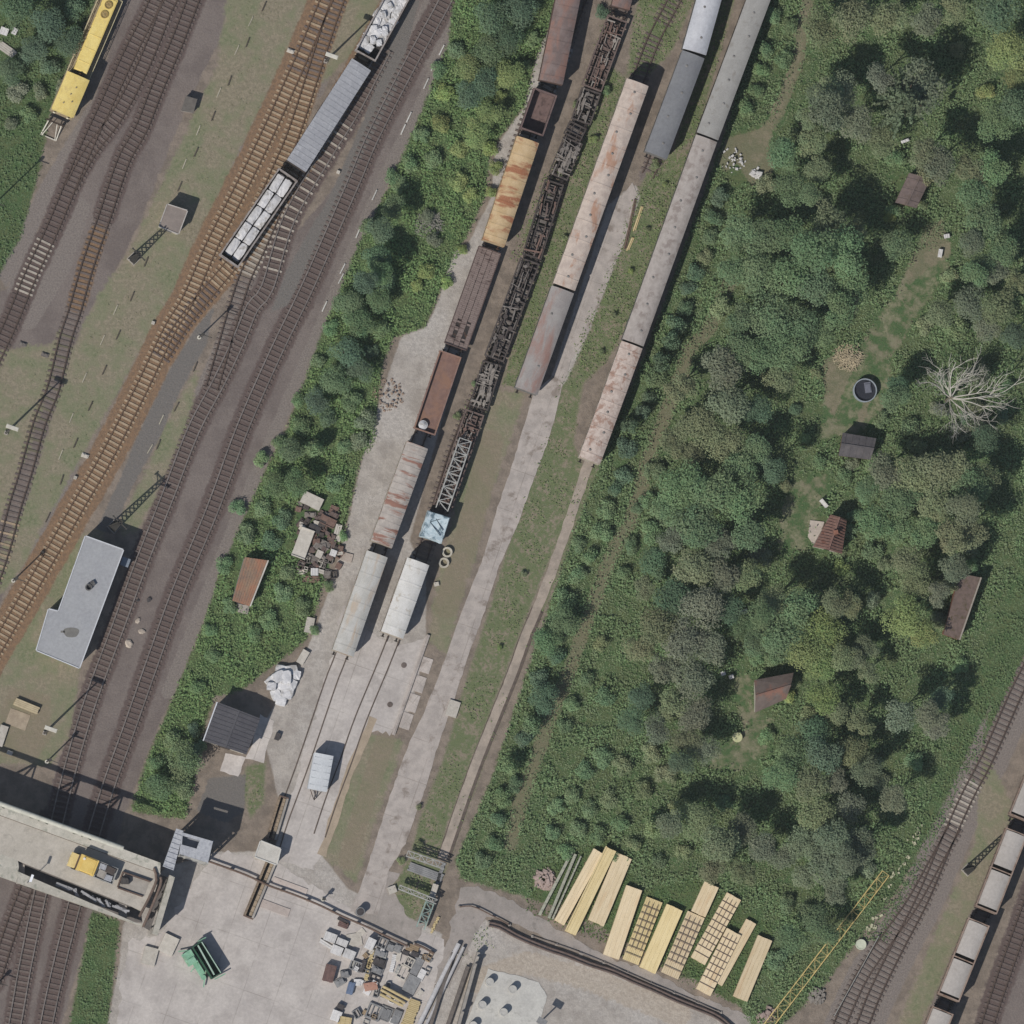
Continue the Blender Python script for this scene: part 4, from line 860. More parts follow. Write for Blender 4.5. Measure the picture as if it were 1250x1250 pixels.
# railing pipe on trestles along the upper edge
pm=mat('pipe_greenish',(188,186,174),(172,171,160),1.4,.7); 
a=P(*N(-70),ZD+3.0); b=P(212,1058,ZD+3.0); d=b-a
pr=empty('pipe_bridge',(a+b)/2*1.0-Vector((0,0,ZD+3.0)),math.atan2(d.y,d.x),'pale pipe carried on trestles along the upper edge of the bridge','pipeline'); L=Vector((d.x,d.y)).length
mb=MB(); mb.tube([(-L/2,0,ZD+2.9),(L/2-6.5,0,ZD+2.9)],.3,14); mb.build('pipe',pm,pr)
for i in range(5):
    x=-L/2+1.5+i*5.6; mb=MB()
    if x>L/2-6: continue
    for s,u in((-1,1.1),(1,1.1),(-1,-.0)):
        mb.bar((x,0,ZD+2.7),(x+s*u,-.15,ZD+.15),.2)
    mb.bar((x-.9,0,ZD+2.55),(x+.9,0,ZD+2.55),.16); mb.build('trestle',mat('trestle_grey',(130,130,122),(116,116,108),2,.7),pr)
# bridge end barrier of rusty planks
for k,(pts,lab) in enumerate([([(188,1060),(191,1074),(182,1096),(170,1119)],'bent rusty barrier beam at the broken end of the bridge'),([(196,1071),(196,1080),(184,1110),(175,1131)],'outer rusty barrier beam at the very end of the bridge')]):
    pp=[P(x,y,ZD+.4) for x,y in catmull(pts,5)]; mb=MB(off=(pp[0].x,pp[0].y,0)); mb.tube([v-Vector((0,0,0)) for v in pp],.17,8); mb.tube([v-Vector((0,0,.3)) for v in pp],.12,8)
    for v in pp[::2]: mb.bar((v.x,v.y,ZD-.6),(v.x,v.y,ZD+.45),.14)
    o=mb.build('barrier_beam',mat('rust_orange',(120,102,92),(104,90,81),2,.8)); o.location=(pp[0].x,pp[0].y,0); tag(o,lab,'barrier')
# end crossbeam (walkway) and stair tower
tw_m=mat('scaffold_sheet',(176,178,182),(160,162,168),2.2,.8,c3=(146,148,154),thr=.58,s3=3,c4=(190,192,196)); ZT=6.4
tc_=P(228,1040,ZT); tw_=empty('stair_tower',(tc_.x,tc_.y,0),0,'pale scaffold stair tower with an open hatch at the end of the bridge','stair tower'); off=Vector((tc_.x,tc_.y,0))
mb=MB(); mb.prism(BP([(215,1012),(224,1015),(212,1062),(199,1057)],ZT),ZT-.5,ZT)
for i in range(9):
    q0=BP([inset_line((215,1012),(199,1057),i/8)],ZT)[0]; q1=BP([inset_line((224,1015),(212,1062),i/8)],ZT)[0]; mb.bar((*q0,ZT+.04),(*q1,ZT+.04),.12,.08)
mb.build('landing',tw_m,tw_)
ring=[(222.5,1016),(260,1027),(254,1053),(219,1042)]; hole=[(223,1020),(244,1026),(240,1036),(222,1031)]
mb=MB(); rw_=BP(ring,ZT+.3); hw_=BP(hole,ZT+.3)
for i in range(4): mb.prism([rw_[i],rw_[(i+1)%4],hw_[(i+1)%4],hw_[i]],ZT-.3,ZT+.3)
mb.build('roof_deck',tw_m,tw_)
mb=MB(); mb.prism(hw_,ZT-1.8,ZT-1.5); mb.build('hatch',mat('hatch_dark',(92,96,108),(80,84,96),2,.8),tw_)
mb=MB()
for i in range(4):
    mb.bar((*rw_[i],0),(*rw_[i],ZT-.3),.22); 
    for z in(1.6,3.2,4.8): mb.bar((*rw_[i],z),(*rw_[(i+1)%4],z),.12)
    mb.bar((*rw_[i],.2),(*rw_[(i+1)%4],ZT-.5),.1)
mb.build('scaffold_frame',steel,tw_)
mb=MB(); gi=grow(rw_,-.25); mb.prism(gi,.05,ZT-.9); mb.build('sheeting',mat('sheeting_grey',(140,142,146),(124,126,132),1,.85),tw_)
cb=P(202,1100,ZD); cbr=empty('end_beam',(cb.x,cb.y,0),0,'pale concrete end beam standing clear of the bridge deck','beam'); off=Vector((cb.x,cb.y,0))
mb=MB(); mb.prism(BP([(207,1068),(213.5,1071),(192.5,1142),(186,1139)],ZD),ZD-1.2,ZD); mb.build('beam',bkerb,cbr)
for t_ in(.08,.5,.93):
    q_=BP([inset_line((210,1070),(189,1140),t_)],ZD)[0]; mb=MB(); mb.box((q_[0],q_[1],(ZD-1.2)/2),(.7,.7,ZD-1.2)); mb.box((q_[0],q_[1],.15),(1.1,1.1,.3)); mb.build('pier',wall_conc,cbr)
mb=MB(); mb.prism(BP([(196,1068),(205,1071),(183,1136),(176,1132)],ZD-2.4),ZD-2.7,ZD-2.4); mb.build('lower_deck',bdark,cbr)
mb=MB(); mb.prism(BP([(208,1072),(192,1138),(190.5,1138),(206,1072)],ZD-.2),.3,ZD-1.25); mb.build('end_wall',wall_conc,cbr)
# flatbed truck on the bridge
tk=P(112,1058,ZD+2); tr_=empty('flatbed_truck',(tk.x,tk.y,ZD),R(158.5),'small yellow flatbed truck parked on the bridge','truck')
ty=mat('truck_yellow',(216,188,112),(206,176,100),1,.5,bump=.05); 
mb=MB(); mb.box((2.35,0,1.0),(1.0,1.8,.7),top=.92); mb.build('bonnet',mat('truck_cream',(212,190,132),(204,182,124),1,.5,bump=.05),tr_)
mb=MB(); mb.box((.55,0,1.35),(2.3,2.0,1.4)); mb.box((.45,0,2.1),(1.7,1.85,.14),top=.94); cabm=mb.build('cab',ty,tr_)
mb=MB(); mb.box((1.62,0,1.82),(.62,1.75,.12),rot=Matrix.Rotation(R(32),3,'Y')); mb.build('windscreen',mat('screen_brown',(94,76,62),(84,68,56),1,.3,bump=0),cabm)
for s in(-1,1): mb=MB(); mb.box((.55,s*1.01,1.75),(1.4,.04,.5)); mb.build('window',glass,cabm)
mb=MB(); mb.cyl((1.2,-.55),.16,2.15,2.3,10); mb.build('beacon',mat('beacon_white',(230,228,220),(220,216,208),1,.4),cabm)
mb=MB(); mb.box((-1.9,0,.95),(2.5,2.05,.14)); mb.box((-.72,0,1.3),(.1,2.0,.7))
for s in(-1,1): mb.box((-1.9,s*1.0,1.2),(2.5,.06,.4))
mb.box((-3.13,0,1.2),(.06,2.0,.4)); mb.build('flatbed',mat('bed_grey',(160,160,158),(146,146,144),2,.7),tr_)
mb=MB(); mb.box((0,0,.6),(5.6,.9,.25)); mb.build('chassis',black,tr_)
for x in(1.9,-1.9):
    for s in(-1,1): part('wheel',twm,tr_,(x,s*.88,.36))
for x in(2.87,):
    for s in(-1,1): mb=MB(); mb.box((x,s*.65,.95),(.05,.3,.2)); mb.build('headlight',mat('lamp_glass',(220,216,200)),tr_)
def at(root,x,y,z=0):
    return Matrix.Translation(root.location)@Matrix.Rotation(root.rotation_euler.z,4,'Z')@Vector((x,y,z))
for i,(x,y,l,w_,h_,m,lb) in enumerate([(-1.5,.35,.9,.9,.5,wall_conc,'grey'),(-2.4,.5,.9,.7,.35,tw_m,'pale'),(-2.3,-.45,1.1,.8,.5,scrapm[3],'dark'),(-1.3,-.5,.8,.7,.4,tw_m,'whitish')]):
    mb=MB(); mb.box((0,0,h_/2),(l,w_,h_)); mb.box((0,0,h_+.02),(l*1.04,w_*1.04,.05)); 
    for s in(-1,1): mb.box((s*l*.3,0,h_+.06),(.06,w_*1.02,.03))
    o=mb.build('tool_crate',m); o.location=at(tr_,x,y,1.03); o.rotation_euler=(0,0,R(158)+random.gauss(0,.1)); tag(o,lb+' crate on the bed of the yellow truck','crate')
# trench on bridge with compressor
tx=P(163,1080,ZD); txr=empty('work_pit',(tx.x,tx.y,ZD),R(-19),'boarded work pit dug into the bridge deck beyond the truck','work pit')
mb=MB(); mb.box((0,1.0,.25),(3.6,.16,.5)); mb.box((-.1,-1.0,.15),(3.2,.16,.3)); mb.box((-1.75,0,.15),(.16,1.9,.3)); mb.build('kerb_boards',mat('boards_brown',(112,94,84),(96,80,72),2,.9),txr)
mb=MB(); mb.box((0,0,.02),(3.4,1.85,.03)); mb.build('pit_floor',mat('pit_grey',(164,158,150),(150,144,136),1,.9),txr)
mb=MB(); mb.box((0,0,.4),(.9,.8,.7)); mb.box((0,0,.8),(.7,.6,.14)); mb.cyl((.1,.1),.2,.8,1.05,10); mb.box((-.5,0,.2),(.1,.7,.3)); o=mb.build('compressor',mat('comp_dark',(86,82,80),(72,69,68),2,.8)); o.location=at(txr,-1.1,.1,.03); tag(o,'dark compressor in the boarded work pit','compressor')
# lamp on the bridge edge
lp=P(33,1078,ZD); lr=empty('street_lamp',(lp.x,lp.y,ZD+.1),R(-20),'street lamp with white head over the dark bridge trough','street lamp')
mb=MB(); mb.cyl((0,0),.07,0,3.6,8,r1=.05); mb.build('pole',steel,lr)
mb=MB(); mb.box((.1,.5,3.65),(.3,.9,.14)); mb.bar((0,0,3.6),(.08,.3,3.65),.07); mb.build('lamp_head',mat('lamp_white',(232,234,238),(224,226,230),1,.4),lr)
# ---------------------------------------------------------------- masts and signals
mast_m=mat('mast_steel',(92,88,84),(78,75,72),3,.7); lat_m=mat('lattice_steel',(72,70,66),(60,58,56),3,.8); white_m=mat('mast_white',(206,202,190),(190,186,174),2,.7)
def lampmast(label,px,h):
    base=P(px[0],px[1],h); r=empty('lamp_mast',(base.x,base.y,0),R(-19),label,'lamp mast','floodlight masts between the tracks')
    mb=MB(); mb.cyl((0,0),.16,0,h-.2,10,r1=.09); mb.build('pole',mast_m,r)
    mb=MB(); mb.box((0,0,.15),(.45,.45,.3)); mb.build('footing',wall_conc,r)
    mb=MB(); mb.box((0,0,h),(1.55,.5,.22)); mb.box((0,0,h+.14),(1.45,.42,.06)); mb.build('lamp_head',white_m,r)
    for s in(-1,1): mb=MB(); mb.box((s*.42,0,h-.15),(.5,.42,.1)); mb.build('lamp',mat('lamp_glass',(220,216,200)),r)
lampmast('white headed floodlight mast standing furthest left',(15,522),10.2)
lampmast('white headed floodlight mast beside the loaded wagons at the top',(405,68),10.2*.82)
lampmast('white headed floodlight mast below the flat grey roofed building',(62,890),10.2)
def lmast(label,base,h,w0,w1=.3,arm=0,aw=0):
    b=P(*base); r=empty('lattice_mast',b,R(45),label,'lattice mast','lattice catenary masts'); n=int(h/.7); mb=MB(); br=MB()
    def pt(i,sx,sy): f=i/n; q=(w0+(w1-w0)*f)/2; return Vector((sx*q,sy*q,h*f))
    for sx in(-1,1):
        for sy in(-1,1): mb.bar(pt(0,sx,sy),pt(n,sx,sy),.11)
    for i in range(n):
        for sx,sy,tx,ty in((-1,-1,1,-1),(1,-1,1,1),(1,1,-1,1),(-1,1,-1,-1)): br.bar(pt(i,sx,sy),pt(i+1,tx,ty),.1)
    mb.build('corner_leg',lat_m,r); br.build('lacing',lat_m,r)
    mb=MB(); mb.box((0,0,.12),(w0+.25,w0+.25,.3)); mb.build('footing',wall_conc,r)
    if arm:
        mb=MB(); mb.bar((0,-arm/2,h-.3),(0,arm/2,h-.3),.14); mb.bar((0,-arm/2,h-.3),(0,0,h-1.2),.08); mb.bar((0,arm/2,h-.3),(0,0,h-1.2),.08)
        for y in(-arm/2,arm/2): mb.cyl((0,y),.1,h-.6,h,8)
        mb.build('cross_arm',lat_m,r)
lmast('lattice mast casting its shadow over the small brownish hut',(163,316),8.2,.95,.35,2.0)
lmast('lattice mast behind the upper end of the grey roofed building',(139,643),9.4,1.0,.4,2.2)
lmast('lattice mast beside the hopper wagons at the lower right',(1181,1062),7.0,.9,.3,0)
def smast(label,base,h,arm=1.2,az=-20,kind='post'):
    b=P(*base); r=empty('signal_post',b,R(az),label,'signal post')
    mb=MB(); mb.cyl((0,0),.11,0,h,8,r1=.08); mb.build('pole',mast_m,r)
    mb=MB(); mb.box((0,0,h),(.35,.3,.7)); mb.box((arm/2,0,h-.3),(arm,.08,.1)); mb.build('signal_head',lat_m,r)
    mb=MB(); mb.cyl((0,0),.25,0,.25,10); mb.build('footing',white_m,r)
smast('slender post with a branching shadow beside the dark track',(243,412),5.8)
smast('slim post beside the brown track left of the grey roofed building',(16,709),5.6)
smast('post beside the bridge on the left with a thick shadow',(57,930),5.4)
smast('short post near the lower left corner under the bridge',(-3,1200),2.0)
smast('post whose long shadow crosses the grass at the left edge',(-12,254),9.5)
# dashes along the grass: low concrete cable ducts
cdm=[mat('duct_dark',(92,85,76),(78,72,65),3,.9),mat('duct_pale',(178,172,154),(162,156,140),3,.9)]
def duct_mesh(m,l,w_,h):
    mb=MB(); mb.box((0,0,h/2),(l,w_,h)); mb.box((0,0,h+.02),(l*.98,w_*1.12,.05))
    for i in range(3): mb.box((-l/2+l*(i+.5)/3,0,h+.05),(.04,w_*1.1,.02))
    o=mb.build('cable_duct',m); me=o.data; bpy.data.objects.remove(o); return me
DM=[duct_mesh(cdm[0],1.25,.12,.16),duct_mesh(cdm[1],1.3,.1,.1),duct_mesh(mat('kerb_white',(196,194,188),(182,180,174),3,.9),1.4,.13,.16)]
def ducts(pts,ang,k,label,group):
    for x,y in pts:
        p=P(x,y); o=part('cable_duct',DM[k],None,p,R(ang)+random.gauss(0,.03)); tag(o,label,'cable duct',group)
ducts([(144,409),(127,452),(110,496),(92,541),(75,586),(58,632),(161,362),(178,320),(219,228),(239,186),(260,142),(280,99),(302,52),(322,8)],68,0,'dark open cable duct section in the dashed line across the dry grass','dark duct sections in the dashed line')
ducts([(289,61),(306,26),(267,113),(242,159),(225,200),(141,378),(125,415),(103,461),(87,510),(74,555)],68,1,'pale covered cable duct section in the dashed line across the dry grass','pale duct sections in the dashed line')
ducts([(238,448),(215,497),(193,543)],65,0,'dark open cable duct section beside the grey tarmac strip','dark duct sections by the tarmac strip')
ducts([(197,512),(183,548)],62,1,'pale cable duct section beside the grey tarmac strip','pale duct sections by the tarmac strip')
ducts([(539,61),(529,80),(520,102),(499,143),(492,158),(457,238),(437,284),(418,328),(416,340),(396,374)],64,2,'white duct cover along the edge of the green thicket','white duct covers along the thicket')
# ---------------------------------------------------------------- smaller things
def thingbox(px,py,l,w_,h,ang,m,name,label,cat,group=None,z=0,style='crate'):
    p=P(px,py,z+h); mb=MB(); r=random.random
    if style=='crate':
        mb.box((0,0,h*.5),(l*.96,w_*.96,h*.9)); mb.box((0,0,h*.97),(l,w_,h*.06))
        for i in range(3): mb.box((-l*.36+i*l*.36,0,h+.02),(.08,w_*.98,.04))
        for s in(-1,1): mb.box((s*l*.3,0,h*.03),(.12,w_,h*.06))
    elif style=='slab':
        mb.box((0,0,h/2),(l,w_,h),top=.985)
        for s in(-1,1): mb.cyl((s*l*.3,w_*.1),.05,h,h+.07,6)
    elif style=='planks':
        n=max(2,int(w_/.22))
        for k in range(max(1,int(h/.12))):
            for i in range(n): mb.box((random.gauss(0,.05),-w_/2+(i+.5)*w_/n,.06+k*.125),(l*random.uniform(.95,1),w_/n*.9,.1))
    elif style=='frame':
        for s in(-1,1): mb.box((0,s*w_*.45,h*.5),(l,w_*.1,h)); mb.box((s*l*.45,0,h*.5),(l*.1,w_*.8,h))
        n=max(2,int(l/.5))
        for i in range(1,n): mb.box((-l/2+i*l/n,0,h*.75),(.1,w_*.8,h*.3))
    elif style=='machine':
        mb.box((0,0,h*.35),(l,w_*.8,h*.5)); mb.box((l*.15,0,h*.75),(l*.4,w_*.55,h*.5)); mb.cyl((-l*.25,0),w_*.25,h*.5,h*.95,10); mb.bar((-l*.5,w_*.4,h*.3),(l*.5,w_*.4,h*.3),.12); mb.bar((-l*.5,-w_*.45,h*.2),(l*.4,-w_*.45,h*.5),.1)
    elif style=='cart':
        mb.box((0,0,h*.8),(l,w_,h*.3)); 
        for s in(-1,1): mb.box((0,s*w_*.5,h*.9),(l*1.02,.12,h*.4))
        for x in(-.35,.35):
            for s in(-1,1): mb.tube([(x*l,s*w_*.36,.3),(x*l,s*w_*.46,.3)],.3,12)
    o=mb.build(name,m); o.location=(p.x,p.y,z); o.rotation_euler=(0,0,R(ang)); return tag(o,label,cat,group)
wht=mat('sheet_white',(208,206,204),(194,192,190),1.2,.7,c3=(180,178,176),thr=.64); wood=mat('wood_weathered',(158,138,112),(138,120,98),2,.9,stretch=(1,4,1)); yellowwood=mat('wood_yellow',(200,182,140),(184,166,124),1.6,.85,stretch=(.5,4,1)); brown=mat('brown_metal',(118,94,88),(102,82,78),1.5,.8); gry=mat('grey_metal',(138,138,138),(120,120,121),1.5,.75); blu=mat('blue_grey_metal',(104,118,142),(90,104,128),1.5,.7); org=mat('orange_sheet',(178,138,120),(164,124,108),1.5,.8); slate=mat('dark_metal',(78,74,74),(64,61,62),2,.8); palec=mat('pale_concrete_block',(190,184,174),(176,170,160),1.5,.9); teal=mat('teal_metal',(140,158,150),(124,142,136),2,.7)
def Z(x,y): return (380+x/6.25,1080+y/6.25)
for (x,y,l,w_,h,a,st,m,nm,lb,ct) in [
 (145,400,1.5,1.1,.8,-20,'crate',wht,'crate','white crate, uppermost left of the white crate cluster','crate'),
 (235,440,1.4,.85,.7,-22,'crate',wht,'crate','white crate tucked in the middle of the white crate cluster','crate'),
 (195,500,1.4,1.1,.8,-22,'crate',wht,'crate','white crate, lower left of the white crate cluster','crate'),
 (290,530,1.45,1.1,.8,-22,'crate',wht,'crate','white crate, lower right of the white crate cluster','crate'),
 (452,450,1.05,1.4,1.1,-25,'crate',wht,'cabinet','white cabinet standing alone beside the rows of metal frames','cabinet'),
 (140,675,1.3,2.1,1.0,-15,'crate',brown,'container','brown metal container left of the blue grey crate','container'),
 (245,305,1.2,.7,.5,-20,'planks',brown,'pallet','dark brown pallet above the white crates','pallet'),
 (245,275,1.4,.35,.5,-28,'planks',slate,'plank_stack','dark plank stack beside the pipe line above the white crates','planks'),
 (115,455,1.8,.5,.3,-32,'planks',wht,'beam_stack','white beams leaning at the left of the white crates','beams'),
 (300,790,.8,1.5,.6,-15,'crate',blu,'crate','blue grey crate beside the orange sheet','crate'),
 (220,740,1.3,1.0,.6,30,'machine',gry,'machine_part','grey machine part between the brown container and blue crate','machine part'),
 (260,680,1.1,1.0,.7,10,'machine',gry,'machine_part','grey machine part right of the brown container','machine part'),
 (340,620,1.5,1.2,.5,-20,'frame',gry,'frame_rack','grey metal frame below the white crates','metal frame'),
 (395,620,.4,1.6,.6,-15,'planks',slate,'plank_stack','dark narrow plank stack left of the leaning pale planks','planks'),
 (330,420,1.8,1.6,.15,10,'slab',palec,'rubble_slab','broken pale slab among white rubble right of the white crates','slab'),
 (380,365,1.0,.8,.12,40,'slab',palec,'rubble_slab','smaller pale slab beside the broken rubble slab','slab'),
 (535,440,1.5,1.3,.5,-25,'frame',gry,'frame_rack','grey metal frame, first of the frame row from the top','metal frame'),
 (610,475,.9,1.1,.5,-25,'machine',gry,'machine_part','grey machine part at the upper right of the frame row','machine part'),
 (665,480,.9,1.2,.6,-25,'machine',gry,'machine_part','grey machine part next to the pipe line corner','machine part'),
 (530,525,1.5,1.1,.5,-22,'machine',gry,'machine_part','grey machine in the upper half of the frame row','machine part'),
 (525,585,1.5,1.2,.6,-22,'machine',slate,'machine_part','dark machine in the middle of the frame row','machine part'),
 (505,655,1.4,1.1,.5,-22,'machine',gry,'machine_part','grey machine in the lower half of the frame row','machine part'),
 (485,715,1.4,.9,.5,-22,'frame',slate,'frame_rack','dark metal frame just above the orange sheet','metal frame'),
 (455,560,.35,2.4,.3,-18,'planks',yellowwood,'plank_stack','pale yellow planks left of the frame row','planks'),
 (435,650,.45,2.6,.3,-14,'planks',yellowwood,'plank_stack','pale yellow planks running down to the orange sheet','planks'),
 (625,600,.5,2.2,.3,-14,'planks',wht,'plank_stack','whitish planks right of the frame row','planks'),
 (455,775,1.6,1.0,.5,10,'slab',org,'sheet_pile','orange sheets lying below the frame row','sheets'),
 (425,815,.9,.7,.3,-30,'slab',wht,'sheet_pile','white sheet lying beside the orange sheets','sheets'),
 (350,745,.8,.8,.4,0,'slab',wht,'sheet_pile','white sheet right of the blue grey crate','sheets'),
 (750,590,1.1,1.2,.5,-28,'frame',palec,'frame_rack','pale frame at the top of the slab storage','metal frame'),
 (800,620,1.2,2.2,.3,-28,'slab',gry,'concrete_slab','grey slab in the slab storage near the pale pipes','slab'),
 (700,670,1.3,1.7,.3,-28,'frame',palec,'frame_rack','pale frame at the left of the slab storage','metal frame'),
 (765,760,1.6,2.2,.35,-28,'slab',gry,'concrete_slab','largest grey slab above the yellow beams','slab'),
 (840,690,.8,1.5,.3,-28,'slab',wht,'concrete_slab','whitish slab touching the pale pipes','slab'),
 (775,485,1.5,.9,.4,-20,'planks',wood,'plank_stack','brownish planks by the corner of the pipe line','planks'),
 (790,530,.9,.6,.5,-20,'crate',slate,'crate','small dark crate by the corner of the pipe line','crate'),
 (190,1000,1.2,1.3,.6,-20,'crate',wht,'crate','white crate at the bottom edge beside the tan crate','crate'),
 (255,1045,1.6,1.2,.6,-10,'crate',yellowwood,'crate','tan crate at the bottom edge','crate'),
 (225,930,.9,.6,.6,-25,'crate',slate,'crate','dark crate above the white crate at the bottom edge','crate'),
 (350,985,.9,1.1,.5,30,'frame',gry,'frame_rack','curved dark frame right of the tan crate','metal frame'),
 (480,970,1.8,1.9,.4,-22,'frame',gry,'frame_rack','grey frame at the bottom left of the yellow beams','metal frame'),
 (570,980,1.5,2.0,.4,-22,'machine',gry,'machine_part','grey machine at the bottom edge below the yellow beams','machine part'),
 (650,1010,1.0,1.8,.4,-22,'slab',gry,'concrete_slab','grey slab at the bottom edge left of the yellow panel','slab'),
 ]:
    X,Y=Z(x,y); thingbox(X,Y,l,w_,h,a,m,nm,lb,ct,None,0,st)
rs_=random.Random(5)
for i in range(64):
    x,y=rs_.uniform(395,530),rs_.uniform(1125,1252)
    if sdist(np.array([x]),np.array([y]),[(458,1150),(500,1155),(528,1168),(505,1250),(440,1256),(452,1200),(418,1215),(428,1180)])[0]<0: continue
    k_=rs_.choice(['machine','frame','slab','planks','crate','frame']); m_=rs_.choice([gry,gry,palec,slate,wood,steel,wht])
    thingbox(x,y,rs_.uniform(.5,1.3),rs_.uniform(.3,.8),rs_.uniform(.2,.5),rs_.choice([-22,68])+rs_.gauss(0,10),m_,'scrap_piece','small grey or pale piece lying among the frames of the storage yard','scrap','small pieces of the storage yard',0,k_)
for i,(a,b,lb) in enumerate([((545,775),(745,880),'uppermost'),((530,800),(715,905),'second'),((525,835),(700,925),'lowest')]):
    A=P(*Z(*a),.9);B=P(*Z(*b),.9); mb=MB(); c=(A+B)/2; mb.bar(A-c,B-c,.3,.3); mb.bar(A-c+Vector((0,0,.17)),B-c+Vector((0,0,.17)),.16,.06); 
    for t_ in(.15,.85): q_=A.lerp(B,t_)-c; mb.box((q_.x,q_.y,-.45),(.3,.3,.55))
    o=mb.build('timber_beam',yellowwood); o.location=c; tag(o,lb+' of the three yellow beams beside the grey slab storage','beam')
X,Y=Z(760,985); thingbox(X,Y,1.3,3.6,.4,-20,yellowwood,'timber_panel','bright yellow panel at the bottom edge beside the pale pipes','panel',None,0,'planks')
for i,(a,b,r_) in enumerate([((560,1152),(509,1256),.3),((566,1156),(518,1256),.2)]):
    A=P(*a,.5);B=P(*b,.5); c=(A+B)/2; mb=MB(); mb.tube([A-c,B-c],r_,12); 
    for t_ in(.1,.5,.9): q_=A.lerp(B,t_)-c; mb.box((q_.x,q_.y,-.35),(.5,.5,.3),R(25))
    o=mb.build('pipe',mat('pipe_pale',(186,184,184),(170,168,168),1.5,.5)); o.location=c; tag(o,['thick pale pipe lying along the right side of the storage yard','thinner pale pipe beside the thick one'][i],'pipe')
for i,(a,b,lb) in enumerate([((553,1163),(524,1256),'dark steel girder beside the pale pipes'),((571,1180),(545,1256),'long dark girder below the green weeds patch')]):
    A=P(*a,.3);B=P(*b,.3); c=(A+B)/2; mb=MB(); mb.bar(A-c,B-c,.5,.12); mb.bar(A-c+Vector((0,0,.2)),B-c+Vector((0,0,.2)),.1,.4); mb.bar(A-c+Vector((0,0,.4)),B-c+Vector((0,0,.4)),.4,.08)
    o=mb.build('girder',mat('girder_grey',(112,104,98),(96,90,86),2,.8)); o.location=c; tag(o,lb,'girder')
# low pipeline along the edge of the yard, standing on blocks
def pipeline(label,pts,z,r_,m,name='pipeline',cat='pipeline',posts=3.0,double=0):
    W=[P(x,y,z) for x,y in catmull(pts,8)]; c=W[len(W)//2]*1; c.z=0; root=empty(name,c,0,label,cat)
    mb=MB(); 
    if double:
        for s in(-1,1):
            L,d=offline([(v.x,v.y) for v in W],s*double); mb.tube([(p[0]-c.x,p[1]-c.y,z) for p in L],r_,8)
    else: mb.tube([v-c for v in W],r_,8)
    mb.build('pipe',m,root); mb=MB(); S=resample([(v.x,v.y) for v in W],posts)
    for p in S: mb.box((p[0]-c.x,p[1]-c.y,(z-r_)/2),(.3,.3+2*double,max(.05,z-r_)))
    mb.build('support_block',wall_conc,root); return root
pipeline('rusty pipe along the yard from the stair tower to the paved path',[(251,1050),(300,1068),(328,1081),(356,1091),(388,1104),(417,1118),(447,1131),(470,1142),(498,1155)],.7,.13,brownst)
pipeline('short rusty pipe by the corner of the slab storage',[(506,1152),(516,1156),(530,1164)],.5,.14,brownst)
pipeline('dark double pipeline curving along the lower side of the paved path',[(597,1128),(610,1131),(628,1141),(643,1148),(668,1158),(692,1166),(720,1177),(748,1186),(775,1198),(799,1208),(825,1220),(850,1230),(870,1238),(884,1247),(900,1262)],.4,.14,mat('pipe_dark_brown',(106,91,85),(90,77,72),1.5,.7),double=.2)
pipeline('thin rusty pipe at the upper end of the double pipeline',[(561,1107),(575,1106),(590,1112),(603,1119),(622,1129)],.4,.08,brownst,posts=2)
pipeline('pale slim kerb pipe along the double pipeline',[(650,1143),(700,1160),(740,1176),(790,1198),(840,1219),(880,1236)],.25,.06,mat('pipe_grey_thin',(150,140,132),(132,124,118),2,.8),posts=3)
# wall along the slab
A=P(583,1163);B=P(556,1262); c=(A+B)/2; d=B-A; wr=empty('concrete_wall',c,math.atan2(d.y,d.x),'low concrete wall with upright stubs casting shadow on the pale base slab','wall'); L=d.length
mb=MB(); mb.box((0,0,.75),(L,.35,1.5)); mb.build('wall',wall_conc,wr)
for x in(-L/2+.7,-L/2+1.6,L/2-2.6): mb=MB(); mb.box((x,0,1.75),(.3,.3,.5)); mb.build('stub',wall_conc,wr)
for i,(x,y,lb) in enumerate([(597,1199,'upper left'),(625,1208,'upper right'),(588,1227,'middle left'),(614,1236,'middle right'),(577,1252,'lowest left')]):
    p=P(x,y); mb=MB(); mb.ring((0,0),.5,.12,.05,1.0,22); mb.cyl((0,0),.39,.05,.96,18); o=mb.build('pile_head',slabm); o.location=p; tag(o,f'round concrete pile head, {lb} on the pale base slab','pile head','pile heads on the base slab')
p=P(657,1250); r_=empty('lamp_post',p,R(60),'lamp post with broad head at the edge of the pale base slab','lamp post'); mb=MB(); mb.cyl((0,0),.1,0,3.6,8); mb.build('pole',steel,r_); mb=MB(); mb.box((.2,0,3.6),(.8,1.2,.18)); mb.build('lamp_head',gry,r_)
# tanks, lamps and bits at the concrete yard
p=P(440,1113,1.2); r_=empty('storage_drum',(p.x,p.y,0),0,'grey upright drum with oval shadow at the foot of the concrete lane','drum'); mb=MB(); mb.cyl((0,0),.52,0,1.2,20); mb.ring((0,0),.55,.08,1.15,1.25,20); mb.ring((0,0),.55,.06,.4,.48,20); mb.build('body',gry,r_); mb=MB(); mb.cyl((0,0),.44,1.2,1.24,18); mb.build('lid',slate,r_)
smast('thin post with small head on the pavement left of the grey drum',(394,1098),1.6,.4)
thingbox(183,1167,1.7,2.2,.45,-15,palec,'concrete_slab','white concrete slab nearest the bridge end, left of a second slab','slab',None,0,'slab')
thingbox(206,1153,1.9,2.3,.5,-25,palec,'concrete_slab','white concrete slab between its twin and the green machine','slab',None,0,'slab')
thingbox(335,1108,3.9,1.0,.12,-20,mat('plate_pale',(184,172,164),(172,160,152),1,.8),'ground_plate','pale plate on the yard beside the long inspection pit','plate',None,0,'slab')
